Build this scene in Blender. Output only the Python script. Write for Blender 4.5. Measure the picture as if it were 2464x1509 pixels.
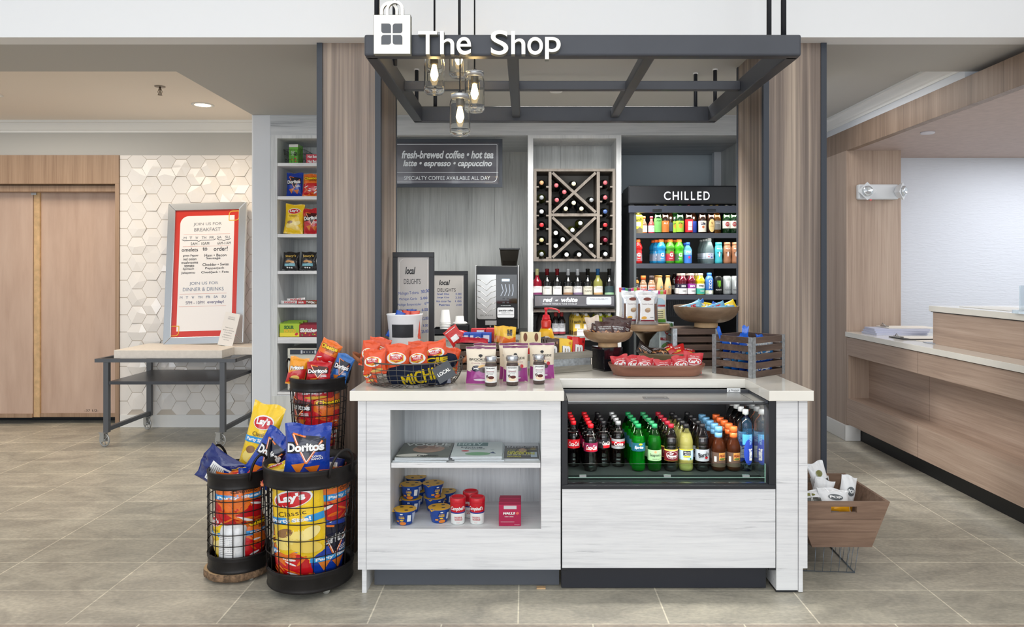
import bpy, bmesh, math, random
from mathutils import Matrix, Vector, Euler
random.seed(7)
R = math.radians
for o in list(bpy.data.objects): bpy.data.objects.remove(o)
S = bpy.context.scene
COL = S.collection
# ---------------------------------------------------------------- camera
F, CX, CY, H = 1723.0, 1263.0, 650.0, 1.43
cam = bpy.data.cameras.new('camera'); co = bpy.data.objects.new('camera', cam); COL.objects.link(co)
co.location = (0, 0, H); co.rotation_euler = (math.pi/2, 0, 0)
cam.sensor_width = 36; cam.lens = F/2464*36
cam.shift_x = (1232-CX)/2464; cam.shift_y = -(754.5-CY)/2464
cam.clip_start = .05
S.camera = co
# ---------------------------------------------------------------- exposure, world, lights
S.view_settings.view_transform = 'Standard'; S.view_settings.look = 'None'
S.view_settings.gamma = 1; S.view_settings.use_curve_mapping = False
S.view_settings.exposure = 0.0
W = bpy.data.worlds.new('daylight'); S.world = W; W.use_nodes = True
W.node_tree.nodes['Background'].inputs[0].default_value = (.86, .93, 1, 1)
W.node_tree.nodes['Background'].inputs[1].default_value = .80
def area(name, loc, rot, sx, sy, power, col=(1, 1, 1), spread=None):
    l = bpy.data.lights.new(name, 'AREA'); l.shape = 'RECTANGLE'; l.size = sx; l.size_y = sy
    l.energy = power; l.color = col
    if spread: l.spread = spread
    o = bpy.data.objects.new(name, l); COL.objects.link(o); o.location = loc; o.rotation_euler = rot
    return o
area('window_light_lobby', (-1.0, -4.5, 2.0), (math.radians(90), 0, 0), 9, 3.0, 235, (.92, .96, 1))
area('ceiling_light_lobby', (0, 0.8, 3.55), (0, 0, 0), 8, 4, 95, (1, .96, .90))
area('ceiling_light_left_room', (-4.2, 5.45, 2.75), (0, 0, 0), 1.8, 1.2, 20, (1, .92, .80))
area('ceiling_light_shop', (.45, 4.72, 2.63), (R(8), 0, 0), 1.3, .4, 58, (1, .98, .94), R(140))
area('ceiling_light_desk', (4.6, 5.0, 2.42), (0, 0, 0), 1.5, 1.8, 44, (.96, .97, 1))
area('added_fill_right', (2.25, 5.2, 2.70), (0, 0, 0), .5, 1.2, 6, (1, .97, .93))  # added fill brightening the right side, no fixture behind it
# ---------------------------------------------------------------- helpers
def PX(px, Y): return (px-CX)*Y/F
def PZ(py, Y): return H-(py-CY)*Y/F
def YF(py, z): return (H-z)*F/(py-CY)
def lin(c):
    out = []
    for x in c[:3]:
        x = x/255.0
        out.append(x/12.92 if x <= .04045 else ((x+.055)/1.055)**2.4)
    return (*out, 1)
_mats = {}
def mat(c, rough=.5, metal=0, trans=0, ior=1.45, emis=0, bump=0, bscale=40, coat=0, var=0, alpha=1):
    key = (tuple(c), rough, metal, trans, ior, emis, bump, bscale, coat, var, alpha)
    if key in _mats: return _mats[key]
    m = bpy.data.materials.new('mat_%d_%d_%d' % tuple(int(x) for x in c[:3])); m.use_nodes = True
    nt = m.node_tree; b = nt.nodes['Principled BSDF']
    b.inputs['Base Color'].default_value = lin(c)
    b.inputs['Roughness'].default_value = rough
    b.inputs['Metallic'].default_value = metal
    b.inputs['IOR'].default_value = ior
    b.inputs['Transmission Weight'].default_value = trans
    b.inputs['Coat Weight'].default_value = coat
    b.inputs['Alpha'].default_value = alpha
    if emis:
        b.inputs['Emission Color'].default_value = lin(c); b.inputs['Emission Strength'].default_value = emis
    if bump or var:
        tc = nt.nodes.new('ShaderNodeTexCoord'); n = nt.nodes.new('ShaderNodeTexNoise')
        n.inputs['Scale'].default_value = bscale; n.inputs['Detail'].default_value = 4
        nt.links.new(tc.outputs['Object'], n.inputs['Vector'])
        if bump:
            bp = nt.nodes.new('ShaderNodeBump'); bp.inputs['Strength'].default_value = bump; bp.inputs['Distance'].default_value = .01
            nt.links.new(n.outputs['Fac'], bp.inputs['Height']); nt.links.new(bp.outputs['Normal'], b.inputs['Normal'])
        if var:
            r = nt.nodes.new('ShaderNodeValToRGB')
            r.color_ramp.elements[0].position = .3; r.color_ramp.elements[1].position = .7
            r.color_ramp.elements[0].color = lin([x*(1-var) for x in c]); r.color_ramp.elements[1].color = lin([min(255, x*(1+var)) for x in c])
            nt.links.new(n.outputs['Fac'], r.inputs['Fac']); nt.links.new(r.outputs['Color'], b.inputs['Base Color'])
    _mats[key] = m
    return m
def wood(name, cols, axis='z', grain=60, wide=9, rough=.45, stretch=.035, streak=None, contrast=1.0):
    """procedural grain running along axis; cols = dark, mid, light"""
    m = bpy.data.materials.new(name); m.use_nodes = True; nt = m.node_tree; b = nt.nodes['Principled BSDF']
    b.inputs['Roughness'].default_value = rough
    N = nt.nodes.new; L = nt.links.new
    tc = N('ShaderNodeTexCoord')
    def nz(scale, det, dist):
        mp = N('ShaderNodeMapping'); s = [1, 1, 1]; s['xyz'.index(axis)] = stretch; mp.inputs['Scale'].default_value = s
        L(tc.outputs['Object'], mp.inputs['Vector']); n = N('ShaderNodeTexNoise'); n.inputs['Scale'].default_value = scale
        n.inputs['Detail'].default_value = det; n.inputs['Distortion'].default_value = dist; n.inputs['Roughness'].default_value = .6
        L(mp.outputs['Vector'], n.inputs['Vector']); return n
    n1 = nz(wide, 3, .6); n2 = nz(grain, 5, .2)
    mx = N('ShaderNodeMath'); mx.operation = 'MULTIPLY_ADD'; mx.inputs[1].default_value = .55
    a2 = N('ShaderNodeMath'); a2.operation = 'MULTIPLY'; a2.inputs[1].default_value = .45
    L(n2.outputs['Fac'], a2.inputs[0]); L(n1.outputs['Fac'], mx.inputs[0]); L(a2.outputs[0], mx.inputs[2])
    r = N('ShaderNodeValToRGB'); e = r.color_ramp.elements
    w = .17/contrast
    e[0].position = .5-w; e[0].color = lin(cols[0]); e[1].position = .5+w; e[1].color = lin(cols[2])
    k = e.new(.5); k.color = lin(cols[1])
    L(mx.outputs[0], r.inputs['Fac']); out = r.outputs['Color']
    if streak:
        n3 = nz(streak[1], 6, 1.2); r3 = N('ShaderNodeValToRGB'); r3.color_ramp.elements[0].position = .62; r3.color_ramp.elements[1].position = .74
        L(n3.outputs['Fac'], r3.inputs['Fac']); mm = N('ShaderNodeMixRGB'); mm.inputs[2].default_value = lin(streak[0])
        sc = N('ShaderNodeMath'); sc.operation = 'MULTIPLY'; sc.inputs[1].default_value = .75
        L(r3.outputs['Color'], sc.inputs[0]); L(sc.outputs[0], mm.inputs[0]); L(out, mm.inputs[1]); out = mm.outputs[0]
    L(out, b.inputs['Base Color'])
    bp = N('ShaderNodeBump'); bp.inputs['Strength'].default_value = .08; bp.inputs['Distance'].default_value = .01
    L(n2.outputs['Fac'], bp.inputs['Height']); L(bp.outputs['Normal'], b.inputs['Normal'])
    return m
# ---------------------------------------------------------------- text outlines
_txt = {}
def text_geo(s, bold=0, shear=0, sub=0, res=4):
    if 'M' in s: bold = 0
    key = (s, bold, shear, sub, res)
    if key in _txt: return _txt[key]
    cu = bpy.data.curves.new('t', 'FONT'); cu.body = s; cu.size = 1; cu.offset = bold; cu.shear = shear; cu.resolution_u = res
    ob = bpy.data.objects.new('t', cu); COL.objects.link(ob)
    dg = bpy.context.evaluated_depsgraph_get(); me = bpy.data.meshes.new_from_object(ob.evaluated_get(dg))
    if sub:
        bm = bmesh.new(); bm.from_mesh(me); bmesh.ops.triangulate(bm, faces=bm.faces)
        for _ in range(3):
            ed = [e for e in bm.edges if e.calc_length() > sub]
            if not ed: break
            bmesh.ops.subdivide_edges(bm, edges=ed, cuts=1)
        bmesh.ops.triangulate(bm, faces=bm.faces); bm.to_mesh(me); bm.free()
    v = [(p.co.x, p.co.y) for p in me.vertices]; f = [tuple(p.vertices) for p in me.polygons]
    bpy.data.objects.remove(ob); bpy.data.curves.remove(cu); bpy.data.meshes.remove(me)
    if not v: v = [(0, 0), (1, 0), (1, 1)]; f = [(0, 1, 2)]
    x0 = min(p[0] for p in v); x1 = max(p[0] for p in v); y0 = min(p[1] for p in v); y1 = max(p[1] for p in v)
    v = [((p[0]-x0)/(x1-x0)-.5, (p[1]-y0)/max(1e-6, y1-y0)-.5) for p in v]
    _txt[key] = (v, f); return _txt[key]
def rect(cx, cy, w, h, n=1):
    p = []; c = [(cx-w/2, cy-h/2), (cx+w/2, cy-h/2), (cx+w/2, cy+h/2), (cx-w/2, cy+h/2)]
    for i in range(4):
        a, b = c[i], c[(i+1) % 4]
        for k in range(n): p.append((a[0]+(b[0]-a[0])*k/n, a[1]+(b[1]-a[1])*k/n))
    return p
def ell(cx, cy, w, h, n=20, rot=0):
    cr, sr = math.cos(rot), math.sin(rot); P = []
    for i in range(n):
        a = 2*math.pi*i/n; x, y = w/2*math.cos(a), h/2*math.sin(a); P.append((cx+x*cr-y*sr, cy+x*sr+y*cr))
    return P
def rrect(cx, cy, w, h, r, n=5, corners=(1, 1, 1, 1)):
    P = []
    for k, (sx, sy) in enumerate([(1, 1), (-1, 1), (-1, -1), (1, -1)]):
        if not corners[k]: P.append((cx+sx*w/2, cy+sy*h/2)); continue
        for i in range(n+1):
            a = math.pi/2*(k+i/n); P.append((cx+sx*(w/2-r)+r*math.cos(a), cy+sy*(h/2-r)+r*math.sin(a)))
    return P
def rot2(poly, a, cx=0, cy=0):
    c, s = math.cos(a), math.sin(a)
    return [(cx+(x-cx)*c-(y-cy)*s, cy+(x-cx)*s+(y-cy)*c) for x, y in poly]
def flat(y, k0=0, z0=0, x0=0):   # faces -Y
    return lambda u, v, k=1: (x0+u, y-(k+k0)*.0004, z0+v)
def top(z, x0=0, y0=0):          # faces +Z
    return lambda u, v, k=1: (x0+u, y0+v, z+k*.0004)
def cyl(rf, eps=.0004):          # wraps a lathe, facing -Y ; rf radius or function of v
    def fn(u, v, k=1):
        r = rf(v) if callable(rf) else rf
        a = u/max(r, .001); r += k*eps
        return (r*math.sin(a), -r*math.cos(a), v)
    return fn
class M:
    def __init__(s): s.v = []; s.f = []; s.mi = []; s.sm = []; s.mats = []
    def idx(s, m):
        if m not in s.mats: s.mats.append(m)
        return s.mats.index(m)
    def add(s, vs, fs, m, smooth=False, T=None):
        n = len(s.v); i = s.idx(m)
        s.v += [tuple(T @ Vector(p)) for p in vs] if T else [tuple(p) for p in vs]
        for f in fs: s.f.append(tuple(a+n for a in f)); s.mi.append(i); s.sm.append(smooth)
        return s
    def box(s, x0, x1, y0, y1, z0, z1, m, T=None):
        v = [(x, y, z) for z in (z0, z1) for y in (y0, y1) for x in (x0, x1)]
        return s.add(v, [(0, 2, 3, 1), (4, 5, 7, 6), (0, 1, 5, 4), (2, 6, 7, 3), (0, 4, 6, 2), (1, 3, 7, 5)], m, T=T)
    def frus(s, a, b, m, T=None):    # two quads (lists of 4 pts) joined
        return s.add(list(a)+list(b), [(3, 2, 1, 0), (4, 5, 6, 7), (0, 1, 5, 4), (1, 2, 6, 5), (2, 3, 7, 6), (3, 0, 4, 7)], m, T=T)
    def lathe(s, prof, m, n=24, T=None, smooth=True, mats=None, sq=1.0):
        vs = []; fs = []
        for r, z in prof:
            for i in range(n):
                a = 2*math.pi*i/n; vs.append((r*math.cos(a), r*math.sin(a)*sq, z))
        K = len(prof)
        for k in range(K-1):
            F_ = [(k*n+i, k*n+(i+1) % n, (k+1)*n+(i+1) % n, (k+1)*n+i) for i in range(n)]
            if mats: s.add(vs[k*n:(k+2)*n], [tuple(q-k*n for q in f) for f in F_], mats[k], smooth, T)
            else: fs += F_
        if not mats:
            if prof[0][0] > 1e-5: fs.append(tuple(reversed(range(n))))
            if prof[-1][0] > 1e-5: fs.append(tuple(range((K-1)*n, K*n)))
            s.add(vs, fs, m, smooth, T)
        return s
    def tube(s, pts, r, m, n=6, closed=False, T=None):
        pts = [Vector(p) for p in pts]; K = len(pts); vs = []; fs = []; up = Vector((0, 0, 1)); prev = None
        for k in range(K):
            if closed: d = pts[(k+1) % K]-pts[k-1]
            else: d = pts[min(k+1, K-1)]-pts[max(k-1, 0)]
            d.normalize()
            if prev is None:
                a = d.cross(up)
                if a.length < .05: a = d.cross(Vector((1, 0, 0)))
            else:
                a = prev-d*prev.dot(d)
                if a.length < 1e-4: a = d.cross(Vector((1, 0, 0)))
            a.normalize(); b = d.cross(a); prev = a
            for i in range(n):
                t = 2*math.pi*i/n; vs.append(pts[k]+a*(r*math.cos(t))+b*(r*math.sin(t)))
        for k in range(K if closed else K-1):
            q = (k+1) % K
            for i in range(n): fs.append((k*n+i, k*n+(i+1) % n, q*n+(i+1) % n, q*n+i))
        if not closed: fs.append(tuple(reversed(range(n)))); fs.append(tuple((K-1)*n+i for i in range(n)))
        return s.add(vs, fs, m, True, T)
    def prism(s, poly, y0, y1, m, T=None):   # outline in x,z extruded along y
        n = len(poly); vs = [(x, y0, z) for x, z in poly]+[(x, y1, z) for x, z in poly]
        ar = sum(poly[i][0]*poly[(i+1) % n][1]-poly[(i+1) % n][0]*poly[i][1] for i in range(n))
        fs = [tuple(range(n)), tuple(reversed(range(n, 2*n)))]+[(i, i+n, (i+1) % n+n, (i+1) % n) for i in range(n)]
        if ar < 0: fs = [tuple(reversed(f)) for f in fs]
        return s.add(vs, fs, m, T=T)
    def patch(s, poly, m, fn, k=1, rings=1, smooth=False, T=None):
        n = len(poly); cx = sum(p[0] for p in poly)/n; cy = sum(p[1] for p in poly)/n
        vs = [fn(cx, cy, k)]; fs = []
        for r in range(1, rings+1):
            t = r/rings; vs += [fn(cx+(p[0]-cx)*t, cy+(p[1]-cy)*t, k) for p in poly]
        for i in range(n):
            j = (i+1) % n; fs.append((0, 1+i, 1+j))
            for r in range(1, rings): a = 1+(r-1)*n; b = 1+r*n; fs.append((a+i, b+i, b+j, a+j))
        return s.add(vs, fs, m, smooth, T)
    def line(s, pts, w, m, fn, k=1, closed=False):    # ribbon
        P = list(pts)+([pts[0]] if closed else [])
        for a, b in zip(P, P[1:]):
            dx, dy = b[0]-a[0], b[1]-a[1]; L = math.hypot(dx, dy) or 1; nx, ny = -dy/L*w/2, dx/L*w/2
            s.add([fn(a[0]+nx, a[1]+ny, k), fn(b[0]+nx, b[1]+ny, k), fn(b[0]-nx, b[1]-ny, k), fn(a[0]-nx, a[1]-ny, k)], [(3, 2, 1, 0)], m)
        return s
    def txt(s, t, cx, cy, w, h, m, fn, k=2, bold=0, shear=0, rot=0, sub=0):
        v, f = text_geo(t, bold, shear, sub); c, q = math.cos(rot), math.sin(rot)
        vs = [fn(cx+x*w*c-y*h*q, cy+x*w*q+y*h*c, k) for x, y in v]
        return s.add(vs, f, m)
    def build(s, name, parent=None, loc=None, rot=None, bevel=0, seg=2, solid=0):
        me = bpy.data.meshes.new(name); me.from_pydata(s.v, [], s.f)
        for m in s.mats: me.materials.append(m)
        me.polygons.foreach_set('material_index', s.mi); me.polygons.foreach_set('use_smooth', s.sm); me.update()
        o = bpy.data.objects.new(name, me); COL.objects.link(o)
        if parent: o.parent = parent
        if loc: o.location = loc
        if rot: o.rotation_euler = rot
        if bevel:
            b = o.modifiers.new('b', 'BEVEL'); b.width = bevel; b.segments = seg; b.limit_method = 'ANGLE'; b.angle_limit = math.radians(40); b.harden_normals = False
        if solid:
            b = o.modifiers.new('s', 'SOLIDIFY'); b.thickness = solid; b.offset = 0
        return o
def tag(o, label=None, cat=None, group=None, kind=None):
    if label: o['label'] = label
    if cat: o['category'] = cat
    if group: o['group'] = group
    if kind: o['kind'] = kind
    return o
def thing(name, label, cat, loc=(0, 0, 0), rz=0, group=None, rot=None):
    o = bpy.data.objects.new(name, None); COL.objects.link(o); o.location = loc; o.rotation_euler = rot or (0, 0, rz)
    o.empty_display_size = .05
    return tag(o, label, cat, group)
def dup(o, loc=None, rot=None, label=None, group=None):
    c = o.copy(); COL.objects.link(c)
    for ch in list(o.children):
        d = ch.copy(); COL.objects.link(d); d.parent = c
        for g in list(ch.children):
            e = g.copy(); COL.objects.link(e); e.parent = d
    if loc is not None: c.location = loc
    if rot is not None: c.rotation_euler = rot
    if label: c['label'] = label
    if group: c['group'] = group
    return c
def struct(o): o['kind'] = 'structure'; return o
ORD = ['first', 'second', 'third', 'fourth', 'fifth', 'sixth', 'seventh', 'eighth', 'ninth', 'tenth', 'eleventh', 'twelfth']
R = math.radians
WHITE = mat((240, 240, 238), .5); BLACK = mat((22, 24, 28), .35); INK = mat((40, 40, 44), .6)
# ================================================================ materials of the place
LAM_H = wood('light_grey_laminate', [(206, 207, 210), (227, 228, 230), (236, 237, 238)], 'x', 120, 16, .42, .05, ((132, 135, 140), 34))
LAM_V = wood('grey_laminate_upright', [(172, 175, 174), (203, 206, 204), (222, 224, 222)], 'z', 80, 9, .45, .04, ((118, 122, 124), 22))
LAM_L = wood('pale_laminate_upright', [(190, 193, 196), (212, 215, 217), (226, 228, 229)], 'z', 80, 9, .45, .05, ((150, 153, 158), 22))
LAM_F = wood('pale_laminate_fascia', [(165, 170, 175), (192, 196, 200), (208, 211, 214)], 'x', 70, 10, .45, .045, ((120, 124, 132), 24))
WALNUT = wood('walnut_veneer', [(82, 70, 64), (132, 117, 106), (186, 168, 150)], 'z', 46, 12, .36, .012, None, 1.1)
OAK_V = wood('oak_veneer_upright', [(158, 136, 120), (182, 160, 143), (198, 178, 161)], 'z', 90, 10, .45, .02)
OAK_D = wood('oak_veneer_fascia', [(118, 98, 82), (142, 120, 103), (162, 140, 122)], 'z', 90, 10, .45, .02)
OAK_Y = wood('oak_veneer_along', [(158, 136, 120), (182, 158, 141), (200, 178, 161)], 'y', 90, 14, .45, .03)
PLY = wood('plywood', [(178, 148, 130), (198, 170, 152), (212, 186, 168)], 'z', 14, 3.2, .55, .14, None, .8)
TAN = wood('tan_veneer', [(138, 110, 88), (162, 134, 110), (178, 150, 126)], 'z', 90, 10, .5, .02)
CRATE = wood('dark_crate_wood', [(58, 44, 36), (84, 66, 56), (112, 90, 76)], 'x', 50, 10, .6, .1)
CRATE_L = wood('brown_crate_wood', [(96, 72, 58), (128, 102, 84), (152, 126, 106)], 'x', 50, 8, .6, .08)
WEATHER = wood('weathered_grey_wood', [(104, 100, 92), (138, 134, 124), (164, 160, 150)], 'x', 60, 10, .7, .08)
RACKW = wood('wine_rack_wood', [(96, 88, 80), (120, 111, 102), (138, 129, 119)], 'z', 60, 10, .5, .06)
BOWLW = wood('turned_bowl_wood', [(122, 96, 70), (150, 122, 92), (176, 148, 116)], 'x', 30, 10, .5, .2)
BOWLD = wood('dark_bowl_wood', [(98, 78, 58), (124, 101, 77), (146, 122, 96)], 'x', 30, 10, .5, .2)
TRAYW = wood('copper_brown_tray', [(110, 72, 56), (134, 90, 72), (152, 108, 88)], 'x', 30, 8, .35, .1)
BARK = mat((120, 96, 74), .9, bump=.8, bscale=60, var=.25)
LOGTOP = mat((206, 172, 130), .7, var=.08, bscale=20)
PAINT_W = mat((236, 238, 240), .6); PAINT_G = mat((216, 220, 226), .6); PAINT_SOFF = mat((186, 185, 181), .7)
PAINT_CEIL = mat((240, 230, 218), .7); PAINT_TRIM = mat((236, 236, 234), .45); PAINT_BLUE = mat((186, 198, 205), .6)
DARKM = mat((62, 65, 72), .38, .2, var=.05, bscale=8); DARKTRIM = mat((54, 60, 70), .45); BLACKM = mat((34, 36, 41), .4)
QUARTZ = mat((240, 237, 228), .12, coat=.3, var=.012, bscale=6); STEEL = mat((186, 186, 184), .28, .9, var=.04, bscale=5)
GALV = mat((168, 174, 178), .4, .7, var=.12, bscale=70); CART = mat((100, 103, 108), .4, .4)
def tile_mat(name, dx, dy, c1, c2, mortar, w=.61, h=.305):
    m = bpy.data.materials.new(name); m.use_nodes = True; nt = m.node_tree; b = nt.nodes['Principled BSDF']; N = nt.nodes.new; L = nt.links.new
    g = N('ShaderNodeNewGeometry'); mp = N('ShaderNodeMapping'); mp.inputs['Location'].default_value = (dx, dy, 0); L(g.outputs['Position'], mp.inputs['Vector'])
    br = N('ShaderNodeTexBrick'); br.offset = 0; br.squash = 1; br.inputs['Scale'].default_value = 1
    br.inputs['Brick Width'].default_value = w; br.inputs['Row Height'].default_value = h; br.inputs['Mortar Size'].default_value = .0035
    br.inputs['Mortar Smooth'].default_value = .2; br.inputs['Color1'].default_value = lin(c1); br.inputs['Color2'].default_value = lin(c2); br.inputs['Mortar'].default_value = lin(mortar)
    L(mp.outputs['Vector'], br.inputs['Vector'])
    n = N('ShaderNodeTexNoise'); n.inputs['Scale'].default_value = 3.2; n.inputs['Detail'].default_value = 9; n.inputs['Roughness'].default_value = .62; n.inputs['Distortion'].default_value = .9
    m2 = N('ShaderNodeMapping'); m2.inputs['Scale'].default_value = (1, 1.8, 1); L(g.outputs['Position'], m2.inputs['Vector']); L(m2.outputs['Vector'], n.inputs['Vector'])
    n2 = N('ShaderNodeTexNoise'); n2.inputs['Scale'].default_value = 45; n2.inputs['Detail'].default_value = 6; L(m2.outputs['Vector'], n2.inputs['Vector'])
    r = N('ShaderNodeValToRGB'); r.color_ramp.elements[0].position = .36; r.color_ramp.elements[0].color = (.74, .74, .74, 1); r.color_ramp.elements[1].position = .66; r.color_ramp.elements[1].color = (1.16, 1.15, 1.12, 1)
    L(n.outputs['Fac'], r.inputs['Fac'])
    r2 = N('ShaderNodeValToRGB'); r2.color_ramp.elements[0].position = .35; r2.color_ramp.elements[0].color = (.86, .86, .86, 1); r2.color_ramp.elements[1].position = .7; r2.color_ramp.elements[1].color = (1.12, 1.12, 1.12, 1)
    L(n2.outputs['Fac'], r2.inputs['Fac'])
    a = N('ShaderNodeMixRGB'); a.blend_type = 'MULTIPLY'; a.inputs[0].default_value = 1; L(br.outputs['Color'], a.inputs[1]); L(r.outputs['Color'], a.inputs[2])
    c = N('ShaderNodeMixRGB'); c.blend_type = 'MULTIPLY'; c.inputs[0].default_value = 1; L(a.outputs[0], c.inputs[1]); L(r2.outputs['Color'], c.inputs[2])
    L(c.outputs[0], b.inputs['Base Color'])
    rr = N('ShaderNodeMapRange'); rr.inputs[3].default_value = .3; rr.inputs[4].default_value = .5; L(n.outputs['Fac'], rr.inputs[0]); L(rr.outputs[0], b.inputs['Roughness'])
    bp = N('ShaderNodeBump'); bp.inputs['Strength'].default_value = .15; bp.inputs['Distance'].default_value = .004; L(n2.outputs['Fac'], bp.inputs['Height']); L(bp.outputs['Normal'], b.inputs['Normal'])
    return m
TILE = tile_mat('stone_floor_tile', .0274, -2.893, (180, 176, 163), (194, 188, 174), (232, 226, 208))
TILEB = tile_mat('border_floor_tile', .336, -2.283-.305, (176, 164, 152), (184, 172, 160), (232, 226, 208))
# ================================================================ room shell
ZS = 2.649; YS = 3.75; YB = 5.625
m = M(); m.add([(-9, 2.893, 0), (9, 2.893, 0), (9, 9, 0), (-9, 9, 0)], [(0, 1, 2, 3)], TILE)
m.add([(-9, -5, 0), (9, -5, 0), (9, 2.893, 0), (-9, 2.893, 0)], [(0, 1, 2, 3)], TILEB); struct(m.build('floor'))
m = M(); m.box(-7, 8, YS, YS+.12, ZS, 3.9, PAINT_W); struct(m.build('wall_header'))
m = M()   # dropped soffit over the shop: front beam and deep part
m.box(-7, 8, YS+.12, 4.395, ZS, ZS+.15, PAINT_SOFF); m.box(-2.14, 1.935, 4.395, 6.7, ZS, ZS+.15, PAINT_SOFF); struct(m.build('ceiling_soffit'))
m = M(); m.box(-7, 8, -5, YS, 3.62, 3.72, PAINT_W); struct(m.build('ceiling_lobby'))
m = M(); m.box(-8, -2.14, 4.395, 6.6, 2.78, 2.84, PAINT_CEIL); struct(m.build('ceiling_left'))
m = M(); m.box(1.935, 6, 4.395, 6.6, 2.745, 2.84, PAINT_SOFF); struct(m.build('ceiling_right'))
# left room: back wall, crown, plywood doors, hexagon tiles
YW = 6.518
m = M(); m.box(-8, -3.685, YW, YW+.06, 2.474, 2.84, PAINT_SOFF); m.box(-3.685, -1.9, YW+.012, YW+.08, 0, 2.84, mat((214, 204, 198), .6))
m.box(-3.685, -1.9, YW, YW+.012, 2.474, 2.84, PAINT_SOFF); struct(m.build('wall_back_left'))
def crown(name, x0, x1, y, zt, s=1):
    P = [(0, 0), (0, -.10), (-.012, -.10), (-.014, -.085), (-.03, -.078), (-.062, -.04), (-.07, -.025), (-.085, -.02), (-.088, 0)]
    mm = M(); vs = []; n = len(P)
    for x in (x0, x1): vs += [(x, y+a, zt+b) for a, b in P]
    fs = [(i, (i+1) % n, (i+1) % n+n, i+n) for i in range(n)]+[tuple(range(n)), tuple(reversed(range(n, 2*n)))]
    mm.add(vs, fs, PAINT_TRIM); return struct(mm.build(name))
crown('trim_1', -8, -2.14, YW, 2.78)
m = M(); m.box(-3.68, -1.9, YW-.014, YW, 0, .115, PAINT_TRIM); struct(m.build('baseboard_back', bevel=.003))
m = M()   # relief hexagon tiles on the wall
random.seed(3)
TL = mat((240, 236, 232), .07, coat=.8); GR = mat((206, 196, 184), .8)
m.box(-3.683, -2.0, YW-.002, YW+.012, .115, 2.474, GR)
hx, hy = .1335, .157; rr_ = .0895
def hexpts(cx, cz, r): return [(cx+r*math.cos(math.pi/3*i), cz+r*math.sin(math.pi/3*i)) for i in range(6)]
for i in range(14):
    for j in range(16):
        cx = -3.66+i*hx; cz = .16+j*hy+(hy/2 if i % 2 else 0)
        if cz > 2.53 or cz < .08: continue
        P = hexpts(cx, cz, rr_-.0025); d = .006; ok = all(-3.683 <= p[0] <= -2.0 and .115 <= p[1] <= 2.474 for p in P)
        P = [(min(max(p[0], -3.683), -2.0), min(max(p[1], .115), 2.474)) for p in P]
        kind = random.random()
        if not ok or kind < .3: vs = [(p[0], YW-d, p[1]) for p in P]+[(p[0], YW-.001, p[1]) for p in P]; fs = [tuple(range(6))]+[(k, k+6, (k+1) % 6+6, (k+1) % 6) for k in range(6)]
        else:
            a0 = random.randrange(6); dd = random.uniform(.006, .013); ax = cx+random.uniform(-.03, .03); az = cz+random.uniform(-.03, .03)
            dep = [d+(dd if (k-a0) % 6 in (0,) else 0) for k in range(6)]
            vs = [(p[0], YW-dep[k], p[1]) for k, p in enumerate(P)]+[(p[0], YW-.001, p[1]) for p in P]+[(ax, YW-d-random.uniform(.004, .014), az)]
            fs = [(k, k+6, (k+1) % 6+6, (k+1) % 6) for k in range(6)]+[(12, k, (k+1) % 6) for k in range(6)]
        m.add(vs, fs, TL)
struct(m.build('wall_tile'))
m = M(); m.box(-8, -3.685, YW-.02, YW+.1, PZ(443, YW), 2.474, TAN); m.box(-3.72, -3.685, YW-.02, YW+.25, 0, PZ(443, YW), TAN)
m.box(-8, -3.72, YW+.04, YW+.12, PZ(460, YW), PZ(445, YW), TAN); struct(m.build('trim_2', bevel=.002))
m = M(); m.box(-8, -2, YW+.3, YW+.32, 0, 2.5, BLACK); struct(m.build('wall_behind_doors'))
yd = 6.68
for nm, xa, xb, yy in (('door_1', PX(99, yd), -3.725, yd), ('door_2', PX(-350, yd), PX(84, yd), yd-.03)):
    d = M(); d.box(xa, xb, yy, yy+.03, PZ(1003, yd), PZ(463, yd), PLY); o = struct(d.build(nm, bevel=.002))
    e = M(); e.box(xa, xb, yy-.012, yy, PZ(1003, yd), PZ(994, yd), TAN)
    if nm == 'door_1': e.box(PX(85, yd), PX(99, yd), yy-.02, yy+.03, PZ(1003, yd), PZ(463, yd), LOGTOP)
    e.build('door_edge_strip', parent=o)
    if nm == 'door_1':
        e = M(); e.box(PX(81, yd), PX(93, yd), yy-.035, yy-.02, PZ(470, yd), PZ(461, yd), STEEL); e.build('door_track_clip', parent=o)
        e = M(); e.txt('-37 1/2-', PX(220, yd), PZ(988, yd), .13, .022, INK, flat(yy), k=2); e.build('pencilled_number', parent=o)
# grey end pillar beside the shelves
m = M(); m.box(-2.138, -1.998, YB, 6.7, 0, ZS, PAINT_G); struct(m.build('wall_pillar_left', bevel=.004))
m = M(); m.box(-2.15, -2.136, 5.64, YW, 0, 2.78, PAINT_W); struct(m.build('wall_left_return'))
# right end: grey wall, baseboards, oak pier, beam, patterned wall
YR = 6.41
m = M(); m.box(1.70, 2.78, YR+.02, YR+.1, 0, 2.75, PAINT_G); m.box(1.80, 1.86, 4.9, YR+.02, 0, ZS, PAINT_G); struct(m.build('wall_back_right'))
m = M(); m.box(1.86, 2.70, YR, YR+.02, 0, .115, PAINT_TRIM); struct(m.build('baseboard_right', bevel=.004))
m = M(); m.box(2.682, 2.70, 6.0, YR, 0, .13, PAINT_TRIM); m.box(2.682, 2.81, 5.99, 6.01, 0, .13, PAINT_TRIM); struct(m.build('baseboard_pier', bevel=.004))
m = M(); m.box(2.70, 3.157, 6.012, 6.42, 0, 2.434, OAK_V); struct(m.build('wall_oak_pier'))
m = M(); m.box(2.70, 2.76, 3.0, 6.27, 2.434, 2.612, OAK_D); m.box(2.70, 2.76, 6.27, 6.42, 2.434, 2.612, OAK_D); struct(m.build('trim_3', bevel=.001))
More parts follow.
